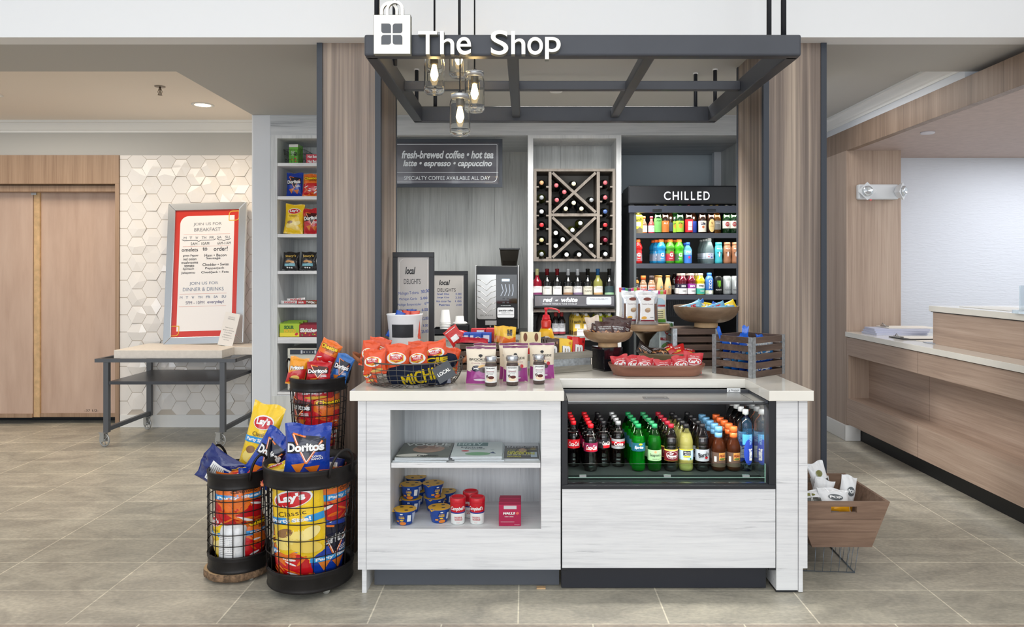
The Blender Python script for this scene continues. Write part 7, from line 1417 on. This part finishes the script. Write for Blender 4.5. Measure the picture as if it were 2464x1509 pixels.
for k in range(2):
    mag('dark gossip magazine at the right of the cabinet shelf, %s of its stack' % ['bottom', 'top'][k], -.098+.002*k, .062, ym-.085, ym+.145, .004, zsh+.0044*k, [1, 0][k], touch)
# macaroni cups
def macc():
    t = thing('noodle_cup', '', 'food cup'); h, r1, r0_ = .062, .048, .036; rf = lambda v: r0_+(r1-r0_)*v/h
    m = M(); m.lathe([(.001, .003), (r0_-.003, 0), (r0_, .003), (r1, h-.002), (r1+.003, h), (r1+.002, h+.002), (.001, h+.002)], mat((26, 76, 168), .35), 32)
    m.build('cup', t); fn = cyl(rf, .0005)
    m = M(); m.patch(ell(-.004, .036, .032, .038), mat((24, 40, 110), .4), fn, k=2, rings=3); m.patch(ell(-.004, .036, .028, .034), mat((30, 70, 150), .4), fn, k=3, rings=3); m.txt('MACARONI', -.004, .042, .024, .005, mat((240, 190, 40), .4), fn, k=4, bold=.03); m.txt('CHEESE', -.004, .035, .026, .007, mat((240, 190, 40), .4), fn, k=4, bold=.05); m.patch(ell(-.004, .053, .014, .005), WHT, fn, k=4)
    m.patch(ell(-.004, .024, .018, .008), mat((240, 190, 40), .4), fn, k=4, rings=2); m.patch(ell(.0, .010, .03, .016), mat((226, 130, 50), .4), fn, k=4, rings=3); m.patch(rect(-.024, .018, .014, .007, 2), mat((240, 150, 40), .4), fn, k=3); m.patch(rot2(rect(.030, .032, .018, .030, 2), -.12, .03, .032), WHT, fn, k=3, rings=2); m.patch(rect(.062, .03, .03, .05, 4), mat((190, 200, 220), .4), fn, k=2, rings=3); m.build('printed_label', t)
    m = M(); P = [];
    for i in range(40):
        a = 2*math.pi*i/40; e = 1+.18*math.exp(-(((a-R(215)+math.pi) % (2*math.pi)-math.pi)/.16)**2); P.append(((r1+.004)*e*math.cos(a), (r1+.004)*e*math.sin(a)))
    fn2 = lambda u, v, k=1: (u, v, h+.0022+k*.0005-max(0, math.hypot(u, v)-r1-.003)*.6); m.patch(P, mat((226, 176, 46), .35), fn2, k=1, rings=4)
    for u, v in ((-.02, .02), (.012, -.022), (.024, .018)): m.patch(ell(u, v, .018, .014), mat((60, 60, 66), .4), fn2, k=2)
    m.build('foil_lid', t); return t
mc = macc(); first = True
def Pz(px, pyb, z): Y = YF(pyb, z); return PX(px, Y), Y
ML_ = [(971, 1265, 0, 'front left on the niche floor', -5), (1055, 1260, 0, 'front right on the niche floor', 25), (986, 1236, 0, 'second row left on the niche floor', 0), (1044, 1233, 0, 'second row right on the niche floor', 40), (998, 1217, 0, 'rear left on the niche floor', 0), (1070, 1218, 0, 'rear right on the niche floor', 0),
       (986, 1236, 1, 'stacked on the second row at left', 0), (1040, 1233, 1, 'stacked on the second row at right, turned', 40), (998, 1216, 1, 'stacked at the rear left, highest', -60)]
for px, py, lv, lb, rz in ML_:
    X_, Y_ = Pz(px, py, zfl); o = mc if first else dup(mc); first = False; o.location = (X_, Y_+.036, zfl+lv*.0655); o.rotation_euler = (0, 0, R(rz)); o['label'] = 'blue macaroni cup with a yellow foil lid, '+lb; o['group'] = 'macaroni cups in the cabinet niche'
# soup cups
def soup():
    t = thing('soup_cup', '', 'food cup'); h = .118; r_ = .0345; rf = lambda v: r_*(.9+.1*v/h)
    m = M(); m.lathe([(.001, .004), (r_*.86, 0), (r_*.9, .004), (r_*.93, .03), (r_*.93, .06), (r_, .085), (r_, h-.022)], WHT, 32); m.build('cup', t); fn = cyl(lambda v: r_*(.93 if v < .06 else .93+.07*min(1, (v-.06)/.025)), .0007)
    m = M(); N_ = 32; fr2 = lambda v: r_*(.93 if v < .06 else .93+.07*min(1, (v-.06)/.025))+.0006
    for zl, cc in (((.056, .075, .097), mat((196, 24, 40), .4)), ((.050, .053, .056), mat((40, 60, 140), .4))):
        vs = [(fr2(z)*math.cos(2*math.pi*i/N_), fr2(z)*math.sin(2*math.pi*i/N_), z) for z in zl for i in range(N_)]; m.add(vs, [(k*N_+i, k*N_+(i+1) % N_, (k+1)*N_+(i+1) % N_, (k+1)*N_+i) for k in range(2) for i in range(N_)], cc, True)
    m.txt("Campbell's", 0, .072, .068, .022, WHT, fn, k=3, bold=.03, shear=.25, sub=.1); m.txt('CHICKEN &', 0, .034, .034, .007, mat((196, 24, 40), .4), fn, k=3, bold=.02); m.txt('NOODLES', .003, .024, .034, .009, mat((196, 24, 40), .4), fn, k=3, bold=.02); m.txt('SOUP', 0, .010, .014, .003, RED, fn, k=3); m.build('label', t)
    m = M(); m.lathe([(r_*1.01, h-.023), (r_*1.05, h-.020), (r_*1.05, h-.003), (r_*1.0, h), (r_*.86, h), (r_*.84, h-.006), (.001, h-.006)], mat((200, 26, 42), .35, coat=.3), 32); m.build('cap', t); return t
sp_ = soup()
for i, (px, py, lb, rz) in enumerate([(1100, 1264, 'front left of three', 6), (1147, 1264, 'front right of three', -8), (1131, 1248, 'behind the front two', 0)]):
    X_, Y_ = Pz(px, py, zfl); o = sp_ if not i else dup(sp_); o.location = (X_, Y_+.034, zfl); o.rotation_euler = (0, 0, R(rz)); o['label'] = 'red and white soup cup with a red cap, '+lb; o['group'] = 'soup cups in the cabinet niche'
for k in range(5):
    X_, Y_ = Pz(1227, 1266+0, zfl); hb_ = .083+.0; carton_box('cough_drop_box', 'magenta cough drop box, %s' % ('front of its row' if not k else ORD[k]+' in its row'), 'box', PX(53, Y_)-PX(0, Y_), .026, .095+.001*(k % 2), (176, 24, 74),
        [('t', 'HALLS', -.04, .60, .56, .12, WHT, 0, 4, .07, .2), ('e', .34, .60, .14, .13, mat((226, 110, 90), .4), .4, 3), ('p', [(-.28, .80), (.30, .80), (.30, .96), (-.28, .96)], mat((206, 206, 210), .3, .3), 2), ('t', 'CHERRY & BERRIES', -.04, .44, .4, .04, WHT, 0, 3), ('l', [(-.42, .2), (.2, .2)], .01, WHT, 3), ('l', [(.2, .06), (.44, .06)], .01, WHT, 3)], (X_-.0015*(k % 2), Y_+.0275*k, zfl), group='cough drop boxes in the cabinet niche')
# ================================================================ utility cart with sign, left room
gx = lambda px, Y: PX(px, Y)
t = thing('utility_cart', 'grey metal cart on spoked casters with a thick pale slab top', 'cart', (-2.9, 6.1, 0))
yf, ybk = 5.80, 6.46; zt_ = .716; fxl, fxr = PX(231, yf), PX(568, yf)
m = M(); m.box(fxl, fxr, yf-.02, yf+.01, zt_-.032, zt_-.003, CART); m.box(fxl, fxr, ybk-.01, ybk+.02, zt_-.032, zt_-.003, CART); m.box(fxl, fxl+.03, yf, ybk, zt_-.032, zt_-.003, CART); m.box(fxr-.03, fxr, yf, ybk, zt_-.032, zt_-.003, CART); part(m, 'top_frame', t)
lx = [(-3.385, 'l'), (-2.445, 'r')]
for x, s in lx:
    for y in (yf+.0, ybk):
        m = M(); m.box(x-.02, x+.02, y-.018, y+.018, .118, zt_-.033, CART); part(m, 'leg', t)
    m = M(); m.box(x-.014, x+.014, yf+.018, ybk-.018, .125, .158, CART); part(m, 'lower_rail', t)
m = M(); m.box(-3.365, -2.465, yf-.012, ybk+.01, .505, .53, mat((84, 86, 92), .3, .5)); part(m, 'middle_shelf', t)
m = M(); m.box(PX(272, yf), PX(533, yf)+.0, yf+.01, 6.36, zt_-.002, .78, mat((232, 224, 214), .4, var=.02)); m.box(PX(533, yf), -2.28, 6.05, 6.36, zt_-.002, .78, mat((232, 224, 214), .4, var=.02)); part(m, 'slab_top', t, bevel=.003)
def caster(x, y, rz):
    m = M(); c = mat((176, 178, 178), .35, .5); rr_ = .055; pts = [(0, rr_*math.cos(2*math.pi*i/28), rr_+rr_*math.sin(2*math.pi*i/28)) for i in range(28)]
    T = Matrix.Translation((x, y, 0)) @ Matrix.Rotation(R(rz), 4, 'Z'); m.tube([(0, (rr_-.005)*math.cos(2*math.pi*i/28), rr_+(rr_-.005)*math.sin(2*math.pi*i/28)) for i in range(28)], .006, c, 8, True, T=T)
    for i in range(6): a = math.pi/3*i+.3; m.tube([(0, 0, rr_), (0, (rr_-.008)*math.cos(a), rr_+(rr_-.008)*math.sin(a))], .004, c, 6, T=T)
    m.lathe([(.011, -.012), (.011, .012)], c, 14, T=T @ Matrix.Translation((0, 0, rr_)) @ Matrix.Rotation(R(90), 4, 'Y'))
    m.box(-.02, -.015, -.012, .03, rr_-.01, .116, c, T=T); m.box(.015, .02, -.012, .03, rr_-.01, .116, c, T=T); m.box(-.026, .026, -.016, .034, .11, .118, c, T=T); part(m, 'spoked_caster', t)
for x, s in lx:
    caster(x-.02, yf, 70); caster(x+.0, ybk-.04, 60)
# framed easel sign
sy_ = 6.27; t = thing('framed_sign', 'silver-framed red and white sign of breakfast and dinner hours on the cart', 'sign', (PX(489.5, sy_), sy_, .782), rot=(R(-7.5), R(-1.5), R(0)))
w, h = .70, 1.262; fw = .066; FRM = mat((202, 204, 206), .25, .9)
for nm, pl in (('frame_top', [(-w/2, h), (w/2, h), (w/2-fw, h-fw), (-w/2+fw, h-fw)]), ('frame_bottom', [(-w/2, 0), (w/2, 0), (w/2-fw, fw), (-w/2+fw, fw)]), ('frame_side', [(-w/2, 0), (-w/2+fw, fw), (-w/2+fw, h-fw), (-w/2, h)]), ('frame_side', [(w/2, 0), (w/2-fw, fw), (w/2-fw, h-fw), (w/2, h)])):
    m = M(); m.prism(pl, -.014, .016, FRM); m.build(nm, t, bevel=.004)
m = M(); RR = mat((206, 62, 52), .12, coat=.4); m.box(-w/2+fw, w/2-fw, 0, .008, fw, h-fw, RR); fn = flat(0); wi, hi = w-2*fw, h-2*fw; u = lambda px: (px-395)/ (698-45)*0
m.patch(rrect(.0, .631, .484, 1.03, .075, 8, (0, 1, 0, 0)), mat((240, 238, 238), .2, coat=.3), fn, k=1)
tg, hd = mat((120, 122, 130), .5), mat((44, 44, 52), .6); tb = mat((120, 132, 156), .5)
def L(s, x, z, w_, h_, mm=hd, bd=.012): m.txt(s, x, z, w_, h_, mm, fn, k=3, bold=bd)
L('JOIN US FOR', .003, 1.068, .252, .032, tg, 0); L('BREAKFAST', .003, 1.020, .235, .032, tg, 0)
for z_, a_, b_ in ((.977, -.208, .207), (.869, -.212, .203), (.4437, -.226, .19), (.333, -.228, .188)): m.line([(a_, z_), (b_, z_)], .002, mat((214, 130, 110), .5), fn, k=3)
for s, x in zip(['M', 'T', 'W', 'TH', 'FR', 'SA', 'SU'], [-.194, -.143, -.09, -.026, .045, .1125, .183]): L(s, x, .947, .024 if len(s) == 1 else .040, .023, tg, .015); L(s, x-.016, .414, .022 if len(s) == 1 else .038, .022, tb, .015)
for a, b_ in ((-.222, .080), (.092, .214)):
    c = (a+b_)/2; m.line([(a, .934), (a+.02, .922), (c-.02, .924), (c, .914), (c+.02, .924), (b_-.02, .924), (b_, .934)], .0045, hd, fn, k=3)
L('5AM - 10AM', -.06, .893, .165, .025); L('6AM-11AM', .156, .893, .118, .025)
L('omelets', -.148, .841, .145, .034); L('to', -.0135, .845, .042, .032); L('order!', .127, .843, .125, .038)
for s, x, z_, w_ in (('green Pepper', -.138, .786, .14), ('red onion', -.146, .757, .118), ('mushrooms', -.145, .726, .148), ('tomato', -.148, .695, .088), ('Spinach', -.155, .667, .10), ('Jalapeno', -.156, .632, .125), ('Ham \u2022 Bacon', .082, .786, .195), ('Sausage', .064, .757, .125), ('Cheddar \u2022 Swiss', .085, .703, .232), ('Pepperjack', .08, .668, .17), ('Ched/Jack \u2022 Feta', .082, .632, .245)): L(s, x, z_, w_, .024)
L('JOIN US FOR', -.014, .534, .255, .032, tb, 0); L('DINNER & DRINKS', -.017, .4845, .362, .032, tb, 0)
L('5PM - 10PM', -.086, .366, .165, .028, mat((90, 90, 120), .5)); L('everyday!', .095, .366, .145, .034, mat((80, 80, 130), .5))
YG = mat((236, 186, 60), .4)
for cx_, cz_ in ((.2385, 1.14), (-.264, .1207)): m.line(rrect(cx_, cz_, .088, .084, .03, 5, (0, 1, 0, 1)), .0065, YG, fn, k=5, closed=True)
m.build('poster', t)
# small card holder
t = thing('card_stand', 'small white notice card standing right of the framed sign on the cart', 'card', (PX(541, 6.13), 6.13, .782), rot=(R(-9), R(10), R(-6)))
m = M(); m.box(-.066, .066, 0, .004, 0, .285, mat((236, 232, 228), .4)); fn = flat(0); 
for i, s in enumerate(['Please let your', 'server or chef know', 'of any dietary', 'restrictions or', 'preferences you', 'may have.']): m.txt(s, 0, .155-.021*i, [.075, .1, .07, .075, .085, .05][i], .010, mat((130, 128, 128), .6), fn)
m.txt('MADE FOR YOU', 0, .245, .06, .006, mat((130, 128, 128), .6), fn); m.line([(-.03, .252), (.03, .252)], .001, tg, fn); m.txt('DINING', 0, .232, .06, .01, mat((120, 118, 118), .6), fn); m.build('card', t)
m = M(); m.box(-.066, .066, -.006, .05, -.0, .004, mat((226, 230, 230), .1)); m.build('base', t)
# ================================================================ reception desk at the right
DX = 2.70; t = thing('reception_desk', 'long oak-veneer reception desk with stone top and stepped rear counter', 'reception desk', (3.0, 4.5, 0)); z0_, z1_ = .142, .868; y0_, y1_ = 3.3, 6.006
zt1, zt0 = .72, .36
m = M(); m.box(DX, DX+.03, y0_, y1_, zt1, z1_, OAK_Y); part(m, 'upper_front_panel', t)
m = M(); m.box(DX, DX+.03, y0_, y1_, z0_, zt0, OAK_Y); part(m, 'lower_front_panel', t)
m = M(); m.box(DX+.17, DX+.19, y0_, y1_, zt0, zt1, OAK_Y); m.box(DX+.03, DX+.19, y0_, y1_, zt1, zt1+.02, OAK_Y); m.box(DX+.03, DX+.19, y0_, y1_, zt0-.02, zt0, OAK_Y); part(m, 'recessed_back', t)
m = M(); m.box(DX, DX+.19, y1_-.03, y1_, zt0, zt1, OAK_V); part(m, 'recess_end', t)
for xs_, ys_, a_, b2_ in ((DX, 4.92, zt1, z1_), (DX+.17, 5.08, zt0, zt1), (DX, 4.92, z0_, zt0)):
    m = M(); m.box(xs_-.0006, xs_+.001, ys_, ys_+.002, a_, b2_, mat((90, 72, 60), .7)); part(m, 'panel_seam', t)
m = M(); m.box(DX+.11, DX+.13, y0_, y1_-.0, .0, z0_, mat((26, 28, 30), .5)); m.box(DX+.01, DX+.6, y0_, y1_, z1_, z1_+.006, BLACK); part(m, 'kick_board', t)
m = M(); m.box(DX-.015, DX+.62, y0_, y1_-.002, z1_+.006, z1_+.046, QUARTZ); part(m, 'stone_top', t, bevel=.002)
ye = 2.86*F/(2245-CX); DX2 = 2.86; ye = DX2*F/(2245-CX)
m = M(); m.box(DX2, DX2+.6, y0_, ye, z1_+.0465, 1.135, OAK_Y); part(m, 'raised_panel', t)
m = M(); m.box(DX2-.006, DX2+.63, y0_, ye+.02, 1.135, 1.141, BLACK); m.box(DX2-.018, DX2+.64, y0_, ye+.02, 1.141, 1.18, QUARTZ); part(m, 'raised_stone_top', t, bevel=.002)
zd = z1_+.0465
PAP = mat((236, 230, 220), .7); BLP = mat((200, 204, 224), .6)
def paper(name, label, cat, x, y, z, w, d, h, rz, c, extra=None):
    t = thing(name, label, cat, (x, y, z), R(rz)); m = M(); m.box(-w/2, w/2, -d/2, d/2, 0, h, c); m.build('sheets', t)
    if extra: m = M(); extra(m, w, d, h); m.build('clip', t)
    return t
def clip(m, w, d, h): m.box(-w/2+.005, -w/2+.03, -.05, .05, h, h+.012, STEEL); m.tube([(-w/2+.01, -.03, h+.01), (-w/2-.0, 0, h+.03), (-w/2+.01, .03, h+.01)], .003, STEEL)
for k in range(3): paper('binder', 'grey plastic binder in the stack at the far end of the desk, %s' % ['bottom', 'middle', 'top'][k], 'binder', 2.98+.01*k, 5.78, zd+.0165*k, .42, .22, .016, 4-5*k, BLP)
paper('clipboard', 'clipboard with a steel clip on top of the binder stack', 'clipboard', 3.09, 5.80, zd+.05, .38, .23, .006, -3, PAP, clip)
paper('clipboard', 'dark-edged clipboard lying flat in front of the binder stack', 'clipboard', 2.98, 5.40, zd, .36, .22, .006, 0, mat((60, 58, 58), .5), clip)
paper('paper_sheet', 'cream paper on the dark-edged clipboard', 'paper', 3.0, 5.40, zd+.0065, .30, .20, .001, 0, PAP)
paper('paper_sheet', 'loose cream sheets on the desk beside the raised counter', 'paper', 2.99, 5.18, zd, .24, .16, .002, 14, PAP)
paper('paper_tray', 'flat grey tray lying on the desk before the raised counter', 'tray', 3.02, 5.05, zd, .36, .12, .004, 0, mat((170, 178, 190), .3))
paper('paper_sheet', 'white paper sheet on the raised counter top', 'paper', 3.1, 4.62, 1.1805, .3, .5, .002, 0, mat((220, 220, 216), .6))
t = thing('pen_holder', 'small clear acrylic stand at the right edge of the raised counter', 'stand', (PX(2462, 4.1), 4.1, 1.1805)); m = M(); m.box(-.03, .05, -.05, .05, 0, .02, mat((225, 236, 242), .05, trans=.9)); m.box(.012, .02, -.05, .05, .02, .16, mat((225, 236, 242), .05, trans=.9)); m.build('stand', t)
# emergency light
ey = 6.01; t = thing('emergency_light', 'white twin-head emergency light on the oak pier', 'emergency light', (PX(2110, ey), ey, PZ(463, ey)))
EW = mat((226, 230, 234), .35); m = M(); m.box(PX(2059, ey)-PX(2110, ey), PX(2156, ey)-PX(2110, ey), -.05, 0, -.063, .063, EW); m.build('housing', t, bevel=.012)
for dx, rz, ry in ((PX(2073.5, ey)-PX(2110, ey), -6, 45), (PX(2155, ey)-PX(2110, ey), 40, 38)):
    m = M(); T = Matrix.Translation((dx, -.085, 0)) @ Matrix.Rotation(R(rz), 4, 'Z') @ Matrix.Rotation(R(ry), 4, 'Y'); s_ = .055
    m.frus([(-.03, .04, -.03), (.03, .04, -.03), (.03, .04, .03), (-.03, .04, .03)][::-1], [(-s_, -.02, -s_), (s_, -.02, -s_), (s_, -.02, s_), (-s_, -.02, s_)][::-1], EW, T=T)
    m.lathe([(.045, .0), (.042, .012), (.03, .02), (.012, .012), (.001, .01)], mat((216, 222, 226), .08, .6), 20, T=T @ Matrix.Translation((0, -.021, 0)) @ Matrix.Rotation(R(90), 4, 'X')); m.build('lamp_head', t, bevel=.004)
m = M(); m.box(-.07, -.058, -.03, -.02, -.068, -.062, mat((220, 60, 70), .4, emis=1)); m.build('indicator', t)
# ================================================================ wooden box on wire stand, right of the counter
t = thing('wooden_box', 'brown tapered wooden box with hand holes full of white snack bags', 'box', (1.55, 3.6, .2)); zt_, zb_ = PZ(1208, 3.34), PZ(1313, 3.36)
yf_ = 3.34; yb2 = 3.80; xr_t = PX(2142, yf_); xr_b = PX(2098, yf_); xl_t = 1.262; xl_b = 1.34; th = .014
def wallp(a, b_, c, d, dx, dy, nm):
    q = [(p[0]+dx, p[1]+dy, p[2]) for p in (a, b_, c, d)]; m = M(); m.frus([a, b_, c, d], q, CRATE_L); return m
# front and back panels (with hand hole as frame pieces)
for yy, nm in ((yf_, 'front_panel'), (yb2, 'back_panel')):
    m = M(); hz0, hz1 = zt_-.05, zt_-.022; hx0, hx1 = PX(2000, yf_), PX(2062, yf_)
    def xr(z): return xr_b+(xr_t-xr_b)*(z-zb_)/(zt_-zb_)
    def xl_(z): return xl_b+(xl_t-xl_b)*(z-zb_)/(zt_-zb_)
    y2 = yy+th
    m.prism([(xl_(zb_), zb_), (xr(zb_), zb_), (xr(hz0), hz0), (xl_(hz0), hz0)], yy, y2, CRATE_L)
    m.prism([(xl_(hz1), hz1), (xr(hz1), hz1), (xr(zt_), zt_), (xl_(zt_), zt_)], yy, y2, CRATE_L)
    m.prism([(xl_(hz0), hz0), (hx0, hz0), (hx0, hz1), (xl_(hz1), hz1)], yy, y2, CRATE_L); m.prism([(hx1, hz0), (xr(hz0), hz0), (xr(hz1), hz1), (hx1, hz1)], yy, y2, CRATE_L)
    part(m, nm, t)
for s, nm in ((1, 'end_panel'), (-1, 'end_panel')):
    m = M(); a, b_ = (xr_b, xr_t) if s > 0 else (xl_b, xl_t); m.prism([(a, zb_), (b_, zt_), (b_-s*.014, zt_), (a-s*.014, zb_)], yf_+th, yb2, CRATE_L); part(m, nm, t)
m = M(); m.box(xl_b, xr_b, yf_+.001, yb2, zb_, zb_+.012, CRATE_L); part(m, 'bottom_board', t)
m = M()
for z_ in (zb_+.07, zb_+.13): m.box(xl_(z_)-.0+.01, xr(z_)-.01, yf_-.0006, yf_+.002, z_, z_+.0015, mat((70, 50, 40), .8))
part(m, 'board_seams', t)
t = thing('wire_stand', 'upturned grey wire basket under the brown wooden box', 'wire stand', (1.5, 3.5, 0)); m = M(); WS = mat((130, 140, 150), .4, .6); zz_ = zb_-.001
xa, xb = 1.30, PX(2062, 3.42); ya, yb3 = 3.40, 3.72
bot = [(xa, ya, .003), (xb-.03, ya-.02, .003), (xb-.01, yb3, .003), (xa, yb3, .003)]; tp = [(xa, ya, zz_-.003), (xb, ya, zz_-.003), (xb, yb3, zz_-.003), (xa, yb3, zz_-.003)]
m.tube(bot, .003, WS, 6, True); m.tube(tp, .003, WS, 6, True)
for i in range(4):
    a, b_, c, d = Vector(bot[i]), Vector(bot[(i+1) % 4]), Vector(tp[i]), Vector(tp[(i+1) % 4])
    for k in range(7): f_ = k/7; m.tube([a.lerp(b_, f_), c.lerp(d, f_)], .0015, WS, 4)
part(m, 'wire_frame', t)
random.seed(31)
def wb_art(m, fn, w, h): A(m, fn, w, h, [('p', [(-.46, .12), (.46, .12), (.46, .62), (-.46, .62)], Fm((70, 72, 66)), 2), ('e', 0, .76, .4, .14, Fm((120, 120, 60)), 0, 3), ('t', 'POPCORN', 0, .5, .7, .08, f_wh, R(80), 4, .04)])
def wy_art(m, fn, w, h): A(m, fn, w, h, [('p', [(-.46, .08), (.46, .08), (.46, .3), (-.46, .3)], Fm((240, 170, 30)), 2), ('e', 0, .6, .5, .24, Fm((90, 96, 100)), 0, 3), ('t', 'POP', 0, .6, .4, .1, f_wh, 0, 4, .04)])
for i, (px, pt, Y, w_, h_2, rr, ar, lb) in enumerate([(1997, 1112, 3.60, 42, 110, (-10, -16, 0), wb_art, 'tall white and black popcorn bag standing in the wooden box'), (1962, 1150, 3.58, 46, 90, (-6, 16, -10), wy_art, 'white bag leaning at the left of the wooden box'), (2028, 1145, 3.52, 42, 90, (-10, 18, 10), wy_art, 'white and yellow bag leaning right of the tall one'),
    (2010, 1176, 3.42, 78, 60, (-30, 6, 0), wy_art, 'white bag lying in front inside the wooden box'), (1958, 1180, 3.42, 70, 56, (-36, -4, 0), wb_art, 'white bag lying at the front left of the wooden box'), (1985, 1150, 3.68, 44, 80, (-6, -8, 0), wy_art, 'white bag at the rear of the wooden box')]):
    bag('snack_bag', lb, PX(w_, Y)-PX(0, Y), PX(h_2, Y)-PX(0, Y), .05, WHF, ar, P3(px, pt+h_2, Y), rr, 190+i, 'white snack bags in the wooden box')
# small things under the counter edge
t = thing('wood_shim', 'small wooden shim on the floor under the cabinet kick board', 'shim', (PX(1302, 3.22), 3.22, 0)); m = M(); m.box(-.02, .02, -.012, .012, 0, .005, LOGTOP); m.build('shim', t)
